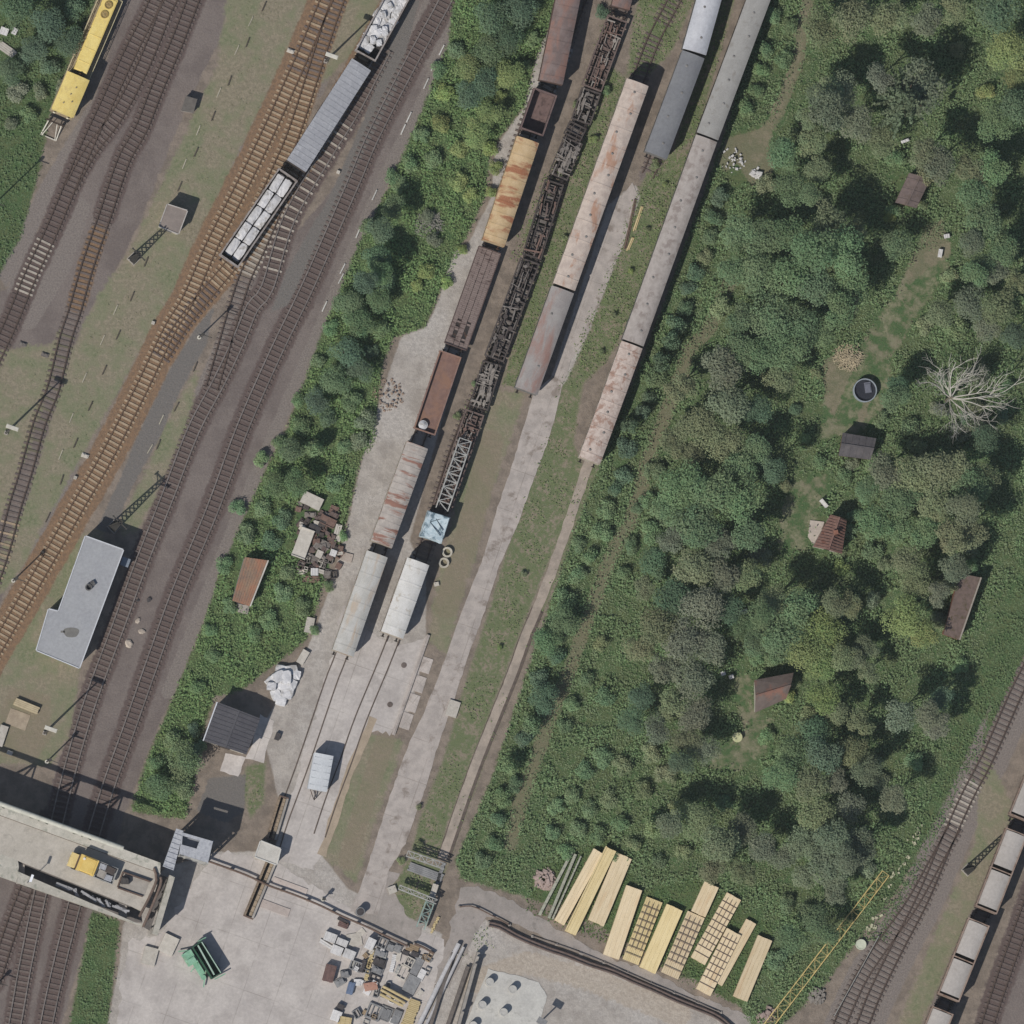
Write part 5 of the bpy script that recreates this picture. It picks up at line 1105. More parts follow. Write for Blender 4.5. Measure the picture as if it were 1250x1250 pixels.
thingbox(354,1082,4.4,.9,.12,-20,mat('plate_pale',(184,172,164)),'ground_plate','pale plate on the upper side of the rusty yard pipe','plate',None,0,'slab')
# green machine
gr_=P(252,1172); gm=empty('tipping_skip_machine',gr_,R(-58),'green machine with an open dark hopper on the yard','machine'); G1=mat('machine_green',(138,180,154),(116,160,134),1.6,.7,bump=.2,c3=(128,140,118),thr=.6); G2=mat('machine_dark_green',(50,86,66),(42,72,56),1,.7)
mb=MB(); mb.box((0,.55,1.0),(4.6,.14,1.6)); mb.box((0,-.75,1.0),(4.6,.14,1.6)); mb.box((-2.25,-.1,1.0),(.14,1.16,1.6)); mb.box((2.25,-.1,1.0),(.14,1.16,1.6)); mb.box((0,-.1,.3),(4.4,1.16,.1)); mb.build('hopper',G2,gm)
mb=MB(); mb.bar((-2.1,-.1,1.75),(2.0,-.3,1.7),.18); mb.bar((-2.2,.5,1.85),(2.2,.5,1.85),.12); mb.build('hopper_rail',mat('rail_pale_green',(168,190,176),(152,176,160),2,.6),gm)
mb=MB(); mb.box((-1.3,-1.7,.8),(1.7,1.3,.9)); mb.box((-.9,-1.7,1.35),(.7,1.0,.35)); mb.box((.5,-1.4,.6),(2.0,.7,.5)); mb.cyl((1.6,-1.5),.3,.3,1.1,12); mb.build('engine_cover',G1,gm)
mb=MB(); mb.bar((1.0,-.8,.9),(2.6,-2.1,.5),.14); mb.bar((-2.0,-1.0,.9),(-2.7,-2.4,.5),.14); mb.bar((-.3,-1.2,.9),(.2,-2.4,.4),.12); mb.bar((-2.5,.1,1.3),(-2.4,1.3,1.3),.12); mb.bar((2.5,-.5,1.1),(2.6,1.0,1.1),.14); mb.build('outrigger',G1,gm)
for x in(-1.5,1.5):
    for y in(-1.1,.7): part('wheel',twm,gm,(x,y,.36))
# ring kerbs
rg=mat('ring_concrete',(190,184,170),(174,168,154),2,.9)
for x,y,lb in((546,674,'upper'),(542,687,'lower')):
    p=P(x,y,.5); mb=MB(); mb.ring((0,0),.62,.2,0,.5,24); mb.ring((0,0),.64,.1,.44,.52,24); o=mb.build('well_ring',rg); o.location=(p.x,p.y,0); tag(o,f'{lb} of two concrete well rings beside the cream wagon','well ring')
thingbox(533,713,.6,.5,.3,10,palec,'stone_block','small pale stone beside the cream wagon','stone',None,0,'slab')
thingbox(553,865,1.4,2.0,.3,-18,palec,'concrete_slab','pale slab at the right edge of the concrete lane','slab',None,0,'slab')
for i,(x,y,l,w_) in enumerate([(520,812,1.3,1.9),(512,835,1.3,2.0),(504,858,1.3,2.2),(496,880,1.3,2.0)]): thingbox(x,y,l,w_,.08,-18,conc2,'concrete_slab',['uppermost','second','third','lowest'][i]+' slab of the row between the stained apron and the lane','slab','row of slabs beside the apron',0,'slab')
A=P(523,775,.2);B=P(480,897,.2); c=(A+B)/2; mb=MB(); mb.bar(A-c,B-c,.4,.2); mb.bar(A-c+Vector((0,0,.12)),B-c+Vector((0,0,.12)),.2,.06); o=mb.build('kerb',conc2); o.location=c; tag(o,'pale kerb along the stained apron','kerb',kind='structure')
for x,y in((493,812),(476,860)):
    p=P(x,y); mb=MB(); mb.ring((0,0),.34,.08,0,.05,18); mb.cyl((0,0),.26,0,.035,16); o=mb.build('manhole_cover',mat('cast_iron',(110,100,94),(98,88,83),3,.8)); o.location=p+Vector((0,0,.012)); tag(o,'round manhole cover on the apron, '+('nearer the cream wagon' if y<830 else 'nearer the grey trailer'),'manhole cover')
# white bag heap
for i,(x,y,s) in enumerate([(343,820,1.3),(356,818,1.1),(333,832,1.3),(346,834,1.5),(355,836,1.2),(337,848,1.1),(350,846,1.2),(343,856,1.0),(362,824,.9),(340,826,1.2),(331,838,.9),(348,827,1.3)]):
    p=P(x,y,.4); o=part('white_sack',BS[i%4],None,(p.x,p.y,0 if i<9 else .5),random.uniform(0,6),(s*1.25,s*1.3,1.3)); tag(o,'white sack in the heap beside the dark ribbed shed','sack','white sacks heaped by the dark shed')
thingbox(370,802,1.8,.9,.5,60,palec,'rubble_slab','pale broken slab just above the white sack heap','slab',None,0,'slab')
thingbox(378,763,1.0,1.9,.5,-12,palec,'rubble_slab','pale block at the edge of the bushes above the sack heap','slab',None,0,'slab')
thingbox(339,899,.6,.9,.5,-20,slate,'crate','small dark crate on the pavement right of the dark ribbed shed','crate')
# scrap heap in the thicket
for (x,y,l,w_,h,a,st,m,nm,lb,ct) in [
 (381,611,2.6,1.5,.9,-25,'slab',palec,'concrete_block','large pale concrete block at the top of the scrap pile','concrete block'),
 (370,663,1.7,3.6,.9,-20,'cart',palec,'flat_cart','pale flat cart at the left of the scrap pile','cart'),
 (384,645,1.5,.8,.7,-25,'crate',slate,'crate','dark box behind the pale flat cart','crate'),
 (401,637,1.8,1.0,.7,-25,'cart',scrapm[4],'rusty_trolley','rusty trolley right of the scrap pile centre','trolley'),
 (408,628,1.2,.9,.8,-30,'machine',scrapm[0],'machine_part','rusty machine part at the upper right of the scrap pile','machine part'),
 (379,628,1.4,.7,.5,0,'machine',scrapm[2],'machine_part','pale machine part below the concrete block','machine part'),
 (389,632,.9,.7,.5,20,'machine',scrapm[0],'machine_part','brown machine part between the block and the trolley','machine part'),
 (387,660,1.0,1.0,.6,0,'machine',scrapm[4],'machine_part','rusty machine part right of the flat cart','machine part'),
 (379,671,1.2,.9,.4,10,'machine',scrapm[0],'machine_part','brown machine part below the cart','machine part'),
 (395,667,.9,1.3,.6,10,'machine',scrapm[1],'machine_part','grey machine part in the middle of the scrap pile','machine part'),
 (405,658,1.0,.8,.5,-20,'machine',scrapm[0],'machine_part','brown machine part near the white box','machine part'),
 (407,675,.8,.8,.7,-20,'crate',wht,'metal_box','white topped box at the right of the scrap pile','box'),
 (401,684,1.1,.7,.5,-15,'frame',scrapm[1],'frame_rack','grey frame below the white topped box','metal frame'),
 (391,690,1.0,1.3,.4,-15,'frame',scrapm[1],'frame_rack','grey frame at the lower middle of the scrap pile','metal frame'),
 (384,698,.9,.9,.6,0,'crate',wht,'metal_box','white square box at the lower end of the scrap pile','box'),
 (380,707,2.0,.8,.35,-3,'planks',scrapm[4],'plank_stack','rust red boards at the bottom of the scrap pile','boards'),
 (400,700,.9,1.2,.4,-15,'machine',scrapm[1],'machine_part','grey machine part at the lower right of the scrap pile','machine part'),
 (412,670,.8,1.1,.5,-15,'machine',scrapm[3],'machine_part','dark machine part at the right edge of the scrap pile','machine part'),
 (393,652,.7,.7,.6,-15,'machine',scrapm[3],'machine_part','dark machine part between cart and trolley','machine part'),
 (424,680,1.3,1.0,.2,-15,'slab',mat('slab_pinkish',(178,166,156),(168,156,146),1,.9),'concrete_slab','pinkish slab on the yard edge beside the scrap pile','slab'),
 ]: thingbox(x,y,l,w_,h,a,m,nm,lb,ct,None,0,st)
rs_=random.Random(11)
for i in range(70):
    x,y=rs_.uniform(362,418),rs_.uniform(606,712)
    if sdist(np.array([x]),np.array([y]),[(362,618),(380,603),(415,622),(420,690),(400,712),(372,708),(352,680)])[0]<0: continue
    k_=rs_.choice(['machine','machine','frame','slab','planks','cart']); m_=rs_.choice([scrapm[0],scrapm[4],scrapm[4],scrapm[1],scrapm[3],palec])
    thingbox(x,y,rs_.uniform(.6,1.3),rs_.uniform(.4,.9),rs_.uniform(.3,.7),rs_.choice([-20,70])+rs_.gauss(0,15),m_,'scrap_piece','small rusty or grey scrap piece between the larger parts of the scrap pile','scrap','small pieces of the scrap pile',0,k_)
# timber panels by the paved path
tim=mat('panel_timber',(217,199,167),(207,188,154),.9,.8,stretch=(.4,3,1),c3=(204,178,142),thr=.62,s3=.4,c4=(222,204,170)); timy=mat('panel_timber_yellow',(219,200,154),(208,188,140),.9,.8,stretch=(.4,3,1),c4=(224,206,162)); rebar=mat('rebar_dark',(128,110,98),(112,96,86),2,.8); greyt=mat('beam_grey_green',(164,164,148),(148,148,134),1.4,.85,stretch=(.5,3,1))
def Q(x,y): return (620+x/3.906,930+y/3.906)
TG='timber panels stacked beside the paved path'
def panel(label,cs,h,m,grid=False,z=0,slats=False,name='timber_panel'):
    w_=[P(*Q(x,y),z+h) for x,y in cs]; top=(w_[0]+w_[1])/2; bot=(w_[2]+w_[3])/2; c=cen(w_); d=top-bot; L=Vector((d.x,d.y)).length; wd=((w_[0]-w_[1]).length+(w_[2]-w_[3]).length)/2
    root=empty(name,(c.x,c.y,z),math.atan2(d.y,d.x),label,'timber panel',TG)
    mb=MB(); 
    if slats:
        n=9
        for i in range(n): mb.box((0,-wd/2+(i+.5)*wd/n,h*.55),(L,wd/n*.93,h*.5))
        for i in range(7): mb.box((-L/2+.25+i*(L-.5)/6,0,h*.22),(.16,wd,h*.25))
    else:
        n=max(2,round(wd/.5))
        for i in range(n): mb.box((random.gauss(0,.02),-wd/2+(i+.5)*wd/n,h/2),(L,wd/n-.012,h-.02))
    mb.build('boards',m,root)
    if not slats:
        mb=MB(); 
        for s in(-1,1): mb.box((s*L*.3,0,-.0+.03),(.2,wd+.1,.06))
        mb.build('bearer',wood,root)
    if grid:
        mb=MB(); n=max(5,int(L/.95))
        for i in range(n): mb.box((-L/2+.9+i*(L-1.2)/n,0,h+.06),(.07,wd*1.0,.06))
        for y in(-.28,.0,.28): mb.box((L*.06,y*wd,h+.17),(L*.74,.06,.06))
        mb.build('grid_bars',rebar,root)
    return root
panel('long tan timber panel, leftmost beside the grey green beams',[(410,415),(455,435),(272,775),(220,755)],.9,tim)
panel('longest yellowish timber panel with pale upper edge beam',[(470,402),(515,430),(325,825),(275,805)],1.15,timy)
panel('wide tan timber panel with ragged lower left edge',[(515,430),(592,465),(455,785),(385,750)],.8,tim)
panel('plain timber panel left of the first barred panel',[(565,588),(641,612),(530,942),(455,915)],.85,tim)
panel('slatted timber panel under dark bars, third group from the left',[(662,645),(738,668),(625,965),(545,943)],.55,timy,True,0,True)
panel('plain yellow timber panel between two barred panels',[(760,675),(832,712),(705,1010),(628,975)],.9,timy)
panel('slatted timber panel under dark bars, in front of a plain panel',[(860,710),(937,745),(815,1035),(728,1003)],.55,tim,True,0,True)
panel('plain timber panel reaching furthest up beside the trees',[(937,570),(1007,600),(940,742),(877,708)],.85,tim)
panel('barred timber panel reaching from the trees nearly to the path',[(1045,625),(1112,655),(945,962),(868,935)],.7,tim,True)
panel('barred timber panel nearest the single right hand panel',[(1045,790),(1112,830),(967,1115),(898,1080)],.9,tim,True)
panel('plain timber panel tucked beside the barred panel on the right',[(1127,745),(1195,775),(1012,1065),(985,1045)],.6,tim)
panel('single plain timber panel, rightmost of all',[(1195,830),(1258,850),(1145,1145),(1070,1115)],.8,tim)
for a,b,lb in(((305,430),(150,730),'outer'),((322,440),(195,745),'inner'),((348,450),(212,750),'third')):
    A=P(*Q(*a),.5);B=P(*Q(*b),.5); c=(A+B)/2; mb=MB(); mb.bar(A-c,B-c,.34 if lb!='third' else .2,.3)
    n=9
    for i in range(n): q_=A.lerp(B,(i+.5)/n)-c; mb.box((q_.x+.02,q_.y,.18),(.3,.12,.08),R(60))
    o=mb.build('timber_beam',greyt); o.location=c; tag(o,lb+' of the weathered grey green beams left of the timber panels','beam')
for a,b in(((470,402),(438,455)),):
    A=P(*Q(*a),1.2);B=P(*Q(275,805),1.2); c=(A+B)/2; mb=MB(); mb.bar(A-c,B-c,.16,.2); mb.bar(A-c-Vector((0,0,.5)),B-c-Vector((0,0,.5)),.12,.7); o=mb.build('timber_beam',timy); o.location=c; tag(o,'pale yellow edge beam lying along the longest timber panel','beam')
stone_m=mat('rubble_stone',(166,148,140),(146,130,122),3,.9); RS=[]
def rockmesh(i):
    bm=bmesh.new(); bmesh.ops.create_icosphere(bm,subdivisions=2,radius=.5); r_=random.Random(i)
    for v in bm.verts: v.co*=r_.uniform(.75,1.15); v.co.z*=.6
    me=bpy.data.meshes.new('stone'); bm.to_mesh(me); bm.free(); return me
def heap(px,py,rad,n,m,label,name='rubble_heap',cat='rubble heap',s0=.3,s1=.8):
    p=P(px,py); mb=MB(); r_=random.Random(px); brush=name.startswith('brush'); n=n*3 if brush else n
    for i in range(n):
        a=r_.uniform(0,6.3); q=rad*math.sqrt(r_.random()); h=(1-q/rad)*.5*min(1,rad); s=r_.uniform(s0,s1)
        if brush:
            t_=r_.uniform(0,6.3); u=Vector((math.cos(t_)*s,math.sin(t_)*s,r_.gauss(0,.1))); c_=Vector((q*math.cos(a),q*math.sin(a),h+.1)); mb.bar(c_-u,c_+u,.06); continue
        mb.box((q*math.cos(a),q*math.sin(a),h+s*.15),(s,s*r_.uniform(.4,.9),s*.4),r_.uniform(0,3),top=.7)
    o=mb.build(name,m); o.location=p; return tag(o,label,cat,kind='stuff' if n>40 else None)
heap(665,1073,1.3,70,stone_m,'heap of pinkish broken bricks left of the grey green beams')
heap(1035,435,1.6,90,mat('brush_dry',(178,166,140),(156,144,120),3,.95),'heap of dry pale brushwood on the garden lawn','brushwood_heap','brushwood',.2,.7)
heap(474,482,2.0,90,mat('rubble_brown',(140,118,104),(160,142,126),3,.95),'heap of brown rubble beside the left yard track',s0=.12,s1=.35)
heap(895,195,1.6,34,wht,'scattered white rubbish beside the grey coaches','rubbish_heap','rubbish',.12,.4)
heap(925,212,.7,12,wht,'pile of white rubbish beside the brown footpath','rubbish_heap','rubbish',.3,.8)
heap(935,1240,1.2,40,stone_m,'rubble at the foot of the yellow crane jib')
heap(997,1215,1.0,40,mat('rubble_grey',(140,134,126),(120,114,108),3,.95),'grey rubble right of the yellow crane jib')
heap(523,275,1.6,60,mat('brush_grey',(150,148,138),(130,128,120),3,.95),'heap of grey branches in the thicket','brushwood_heap','brushwood',.2,.6)
# crane jib on the ground
lattice('crane_jib','long yellow lattice crane jib lying in the grass','crane jib',(1081,1066),(930,1262),1.0,1.1,.5,.5,.7,mat('jib_yellow',(198,178,120),(180,160,106),1.5,.6),1.2,.065)
lattice('gate_truss','pale steel truss at the upper end of the fenced weed patch','truss',(497,1042),(543,1058),.7,.7,1.4,1.4,.5,steel,.7,.08)
lattice('gate_truss','pale steel truss crossing the lower part of the weed patch','truss',(487,1083),(533,1101),.5,.5,1.4,1.4,.4,steel,.6,.08)
lattice('gate_truss','teal grey truss running down to the paved path','truss',(527,1095),(513,1133),1.0,1.0,.8,.8,.4,teal,.7,.1)
thingbox(520,1065,4.4,1.1,.3,-20,gry,'corrugated_panel','grey corrugated panels below the upper truss','panel',None,0,'planks')
thingbox(530,1087,.7,1.6,.9,-18,palec,'steel_cabinet','pale cabinet between the two steel trusses','cabinet')
thingbox(535,1074,.4,4.2,.25,-18,gry,'plank_stack','grey posts along the right of the weed patch','posts',None,0,'planks')
thingbox(531,1129,.25,2.2,.3,-25,yellowwood,'plank_stack','yellow planks below the weed patch','planks',None,0,'planks')
thingbox(479,1086,1.0,.9,.4,20,palec,'stone_block','pale stone block at the left end of the lower truss','stone',None,0,'slab')
# marker drum
p=P(1051,1153,.5); mb=MB(); mb.cyl((0,0),.62,0,.5,24); mb.ring((0,0),.66,.12,.45,.55,24); o=mb.build('manhole_shaft',mat('shaft_pale',(192,196,176),(178,182,162),1,.8)); o.location=(p.x,p.y,0); tag(o,'round pale concrete shaft in the verge by the curved track','manhole shaft')
p=P(900,900,.6); r_=empty('garden_table',(p.x,p.y,0),0,'round pale garden table on the small lawn','garden table'); mb=MB(); mb.cyl((0,0),.62,.62,.68,24); mb.build('tabletop',mat('table_pale',(186,186,146),(174,174,134),1,.7),r_)
for a in(0,2.1,4.2): mb=MB(); mb.bar((.4*math.cos(a),.4*math.sin(a),0),(.3*math.cos(a),.3*math.sin(a),.62),.06); mb.build('leg',wood,r_)
for x,y,lb in((883,822,'left'),(893,826,'right')): thingbox(x,y,.55,.5,.7,20,wht,'garden_chair',f'{lb} of two white garden seats at the edge of the small lawn','garden seat',None,0,'crate')
for x,y,lb in((1005,615,'white bench on the small lawn above the red cottage'),):
    p=P(x,y); r_=empty('garden_bench',p,R(-50),lb,'bench'); mb=MB(); mb.box((0,0,.42),(1.2,.4,.06)); mb.build('seat',wht,r_); mb=MB(); mb.box((0,.2,.7),(1.2,.05,.4)); mb.build('backrest',wht,r_)
    for s in(-1,1): mb=MB(); mb.box((s*.5,0,.2),(.08,.38,.4)); mb.build('leg',wht,r_)
for i,(x,y,l,w_,a,lb) in enumerate([(1156,288,.7,.5,10,'white box on the reddish garden path, upper'),(1148,309,.5,1.0,-10,'white box on the reddish garden path, lower'),(1105,172,1.0,.35,20,'white sheet in the trees at upper right'),(1141,115,.6,.6,0,'pale box in the deep shade at upper right'),(908,747,1.0,.5,25,'white garden box among the trees above the small lawn')]): thingbox(x,y,l,w_,.5,a,wht,'garden_box',lb,'box')
thingbox(5,38,1.0,.9,.6,-20,wht,'crate','white crate at the top left edge among the bushes','crate'); thingbox(18,38,.6,.8,.6,-25,wht,'crate','second white crate at the top left edge','crate'); thingbox(8,60,2.4,1.0,.3,-35,palec,'plank_stack','pale boards at the top left edge','boards',None,0,'planks')
# lower left corner of the railway strip: small works site
thingbox(33,862,3.1,.9,.7,-22,mat('plank_pale',(186,172,142),(170,156,128),1.4,.9),'plank_stack','pile of pale planks below the grey roofed building','planks',None,0,'planks')
thingbox(2,898,1.0,2.6,.5,-18,palec,'concrete_block','white concrete block at the left edge above the bridge','concrete block',None,0,'slab'); thingbox(12,919,.7,.5,.4,-20,palec,'concrete_block','smaller white block beside the one at the left edge','concrete block',None,0,'slab')
thingbox(22,878,2.6,2.0,.06,-20,mat('slab_sandy',(168,154,134),(152,138,120),1.2,.9),'concrete_slab','sandy slab below the pile of pale planks','slab',None,0,'slab')
for i,(x,y,s) in enumerate([(173,771,.55),(168,758,.5),(157,786,.8),(168,733,.3),(182,732,.5)]):
    p=P(x,y); o=part('stone',rockmesh(i) if i<3 else rockmesh(9),None,(p.x,p.y,.1),i,(s*1.6,s*1.2,s)); o.data.materials.append(mat('boulder',(184,172,158),(166,154,142),3,.9) if i<3 else slate); tag(o,['pale stone between the main line tracks, the upper of two','pale stone between the main line tracks, topmost','largest pale stone between the main line tracks','small dark stone on the ballast','dark stone near the grey roofed building'][i],'stone')
for i,(x,y,lb) in enumerate([(104,556,'pale point motor beside the brown track'),(55,433,'point motor beside the mossy sleeper track'),(28,420,'point motor near the left edge'),(355,62,'pale point motor beside the upper brown track'),(187,394,'small pale box in the grass left of the brown track'),(92,583,'small pale box beside the brown track by the paved strip'),(413,210,'small pale box on the grey tarmac below the loaded wagons')]):
    thingbox(x,y,.9 if i<4 else .4,.5 if i<4 else .4,.35,-20,palec if i in(0,3,4,5,6) else scrapm[1],'point_motor' if i<4 else 'junction_box',lb,'point motor' if i<4 else 'junction box',None,0,'machine' if i<4 else 'crate')
# yellow rods and boards right of the lane
for i,(a,b,m) in enumerate([((775,243),(762,304),brownst),((783,252),(773,282),yellowwood),((772,290),(765,306),yellowwood),((660,1145),(610,1125),None)][:3]):
    A=P(*a,.15);B=P(*b,.15); c=(A+B)/2; mb=MB(); mb.bar(A-c,B-c,.16,.2); mb.bar(A-c+Vector((.2,0,-.05)),B-c+Vector((.25,.1,-.05)),.1,.1); o=mb.build('rail_piece' if i==0 else 'wooden_pole',m); o.location=c; tag(o,['rusty rail lying at the edge of the lane beside the long coach','longer yellow pole in the weeds beside the lane','shorter yellow pole in the weeds beside the lane'][i],'rail' if i==0 else 'pole')
# fence pipes by the curved track
for a,b,lb in(((1129,1000),(1062,1138),'pale rubble kerb along the verge of the curved track'),((1072,1143),(1018,1240),'white pipe fence along the lower end of the curved track')):
    A=P(*a);B=P(*b); n=9; mb=MB(); c=(A+B)/2
    if 'kerb' in lb:
        for i in range(34): q_=A.lerp(B,random.random())-c; mb.box((q_.x+random.gauss(0,.25),q_.y+random.gauss(0,.2),.08),(random.uniform(.2,.6),random.uniform(.15,.4),.2),random.uniform(0,3),top=.8)
        o=mb.build('stone_kerb',mat('kerb_stones',(178,176,148),(160,158,134),2,.9)); 
    else:
        mb.tube([A-c+Vector((0,0,.7)),B-c+Vector((0,0,.7))],.05,8)
        for i in range(n+1): q_=A.lerp(B,i/n)-c; mb.cyl((q_.x,q_.y),.06,0,.7,6)
        o=mb.build('pipe_fence',mat('fence_grey',(160,158,152),(146,144,138),2,.8))
    o.location=c; tag(o,lb,'kerb' if 'kerb' in lb else 'fence')
# ---------------------------------------------------------------- vegetation
def leafmat():
    t=NT('foliage'); oi=t.n('ShaderNodeObjectInfo'); a=t.n('ShaderNodeAttribute'); a.attribute_name='v'
    tc=t.n('ShaderNodeTexCoord')
    ge=t.n('ShaderNodeNewGeometry').outputs['Position']; n1=t.noise(ge,.22,4,.6); n2=t.noise(ge,1.1,3,.6)
    f=t.math('ADD',t.math('MULTIPLY_ADD',a.outputs['Fac'],.42,.36),t.math('ADD',t.math('MULTIPLY',n1,.62),t.math('MULTIPLY',n2,.3)))
    mm=t.n('ShaderNodeMix',data_type='RGBA',blend_type='MULTIPLY'); mm.inputs[0].default_value=1; t.l(oi.outputs['Color'],mm.inputs[6]); t.l(f,mm.inputs[7])
    a2=t.n('ShaderNodeAttribute'); a2.attribute_name='h'
    hs=t.n('ShaderNodeHueSaturation'); t.l(mm.outputs[2],hs.inputs['Color']); t.l(t.math('ADD',t.math('MULTIPLY_ADD',a2.outputs['Fac'],.05,.45),t.math('MULTIPLY',n1,.05)),hs.inputs['Hue'])
    t.l(hs.outputs[0],t.b.inputs['Base Color']); t.b.inputs['Roughness'].default_value=.7
    tr=t.n('ShaderNodeBsdfTranslucent'); t.l(hs.outputs[0],tr.inputs['Color']); mx=t.n('ShaderNodeMixShader'); mx.inputs[0].default_value=.36
    out=t.t.nodes['Material Output']; t.l(t.b.outputs[0],mx.inputs[1]); t.l(tr.outputs[0],mx.inputs[2]); t.l(mx.outputs[0],out.inputs['Surface']); return t.m
LEAF=leafmat(); BARK=mat('bark',(92,80,68),(74,64,55),4,.95)
def quads_mesh(name,C,N,S,v,h,m,asp=.62,r=rng):
    n=len(C); N=N/(np.linalg.norm(N,axis=1)[:,None]+1e-9); t=r.normal(size=(n,3)); t-=N*(t*N).sum(1)[:,None]; t/=np.linalg.norm(t,axis=1)[:,None]+1e-9; b=np.cross(N,t)
    S=S[:,None]; V=np.stack([C-t*S,C+b*S*asp-t*S*.1,C+t*S,C-b*S*asp+t*S*.05],1).reshape(-1,3)
    me=bpy.data.meshes.new(name); me.vertices.add(4*n); me.vertices.foreach_set('co',V.ravel()); me.loops.add(4*n); me.loops.foreach_set('vertex_index',np.arange(4*n))
    me.polygons.add(n); me.polygons.foreach_set('loop_start',np.arange(0,4*n,4)); me.update(calc_edges=True)
    for k,x in(('v',v),('h',h)): a=me.attributes.new(k,'FLOAT','FACE'); a.data.foreach_set('value',x.astype(np.float32))
    me.materials.append(m); return me
def crown(style,seed):
    r=np.random.default_rng(seed); Cs=[];Ns=[];Ss=[];Vs=[];Hs=[]
    if style=='feather':                       # drooping radial boughs, top to bottom
        for k in range(46):
            lev=r.random(); a=r.uniform(0,6.28); Lr=(.35+.65*lev)*r.uniform(.8,1.08); z0=.86+.34*(1-lev); n=60
            u=r.random(n)**.7; side=r.normal(0,.055,n)*(1.1-u); x=u*Lr
            C=np.stack([x*math.cos(a)-side*math.sin(a),x*math.sin(a)+side*math.cos(a),z0+.1-.32*u*u+r.normal(0,.03,n)],1)
            Cs.append(C); Ns.append(r.normal(0,.45,(n,3))+[0,0,1]); Ss.append(r.uniform(.03,.065,n)); Vs.append(np.clip(r.normal(.5,.2,n)+.15*r.normal(),0,1)); Hs.append(np.full(n,r.random()))
    else:
        nl,lr,nq,sz=dict(broad=(14,.46,230,.05),dense=(10,.56,330,.048),loose=(20,.33,130,.054),scrub=(9,.48,170,.07))[style]
        for k in range(nl):
            a=r.uniform(0,6.28)+k*2.4; q=.68*math.sqrt(r.random()) if k else 0; zc=.62+.42*(1-q*q)*r.uniform(.65,1.1) if style!='scrub' else .35+.25*r.random()*(1-q)
            rad=lr*r.uniform(.7,1.15); n=int(nq*rad*rad/lr/lr)+20
            d=r.normal(size=(n,3)); d[:,2]=np.abs(d[:,2])*1.0-.28; d/=np.linalg.norm(d,axis=1)[:,None]
            rr=rad*(r.uniform(.55,1.1,n))[:,None]; sub=1+.16*np.sin(d[:,:1]*9+k)*np.sin(d[:,1:2]*8+2*k)
            C=np.array([q*math.cos(a),q*math.sin(a),zc])+d*rr*sub*[1,1,.85]
            Cs.append(C); Ns.append(d*.6+r.normal(0,.36,(n,3))+[0,0,.8]); Ss.append(r.uniform(.6,1.35,n)*sz); Vs.append(np.clip(r.normal(.5,.2,n)+r.normal()*.16,0,1)); Hs.append(np.clip(r.normal(.5,.15,n)+r.normal()*.25,0,1))
    return quads_mesh('crown',*[np.concatenate(x) for x in(Cs,Ns,Ss,Vs,Hs)],LEAF,r=r)
CR={s:[crown(s,100*i+j) for j in range(k)] for i,(s,k) in enumerate((('broad',4),('dense',4),('loose',3),('feather',2),('scrub',4)))}
def trunk_mesh(seed):
    r=random.Random(seed); mb=MB(); mb.tube([(0,0,0),(.02,.01,.3),(0,.02,.62),(.03,0,.95)],.07,8,r1=.03)
    for k in range(5):
        a=k*1.26+r.uniform(-.3,.3); z=.35+.1*k; mb.tube([(0,0,z),(.22*math.cos(a),.22*math.sin(a),z+.16),(.46*math.cos(a),.46*math.sin(a),z+.26)],.032,6,r1=.012)
    o=mb.build('trunk',BARK); me=o.data; bpy.data.objects.remove(o); return me
TK=[trunk_mesh(i) for i in range(3)]
def stem_mesh():
    mb=MB()
    for a in(0,2.1,4.2): mb.tube([(0,0,0),(.18*math.cos(a),.18*math.sin(a),.3),(.4*math.cos(a),.4*math.sin(a),.55)],.03,5,r1=.012)
    o=mb.build('stem',BARK); me=o.data; bpy.data.objects.remove(o); return me
STM=stem_mesh()
TONE=dict(g=((121,143,106),'mid green'),d=((105,127,101),'dark blue green'),o=((133,142,108),'olive green'),y=((142,156,103),'yellow green'),s=((129,138,114),'grey green'),f=((114,126,98),'dull green'))
LM=[((1055,477),'the round pool'),((1013,652),'the red cottage'),((1172,745),'the long mossy shed'),((940,845),'the hipped garden house'),((1110,235),'the brown roofed hut'),((1160,490),'the bare dead tree'),((1045,545),'the dark grey shed'),((1155,65),'the deep shade at top right'),((900,200),'the white rubbish'),((305,710),'the rust roofed shed'),((385,655),'the scrap pile'),((285,888),'the dark ribbed shed'),((240,1030),'the stair tower'),((480,430),'the brown rubble heap'),((620,230),'the tan rusty boxcar'),((660,110),'the empty brown gondola'),((525,280),'the grey branches'),((90,60),'the yellow locomotive'),((745,490),'the blotchy pale coach'),((825,290),'the longest grey coach'),((905,70),'the smooth grey coach'),((640,780),'the narrow paved strip'),((570,980),'the lower paved strip'),((1210,930),'the curved track'),((1040,1120),'the yellow crane jib'),((860,1110),'the timber panels'),((900,900),'the pale garden table'),((985,620),'the upper small lawn'),((1110,370),'the long garden lawn'),((650,930),'the lower brown footpath'),((720,745),'the middle brown footpath'),((820,480),'the upper brown footpath'),((460,260),'the white duct covers'),((350,520),'the main line edge'),((630,30),'the reddish boxcar'),((780,940),'the low scrub'),((960,330),'the big grove centre'),((880,650),'the large grove middle'),((830,830),'the large grove foot'),((1020,1010),'the lower grove')]
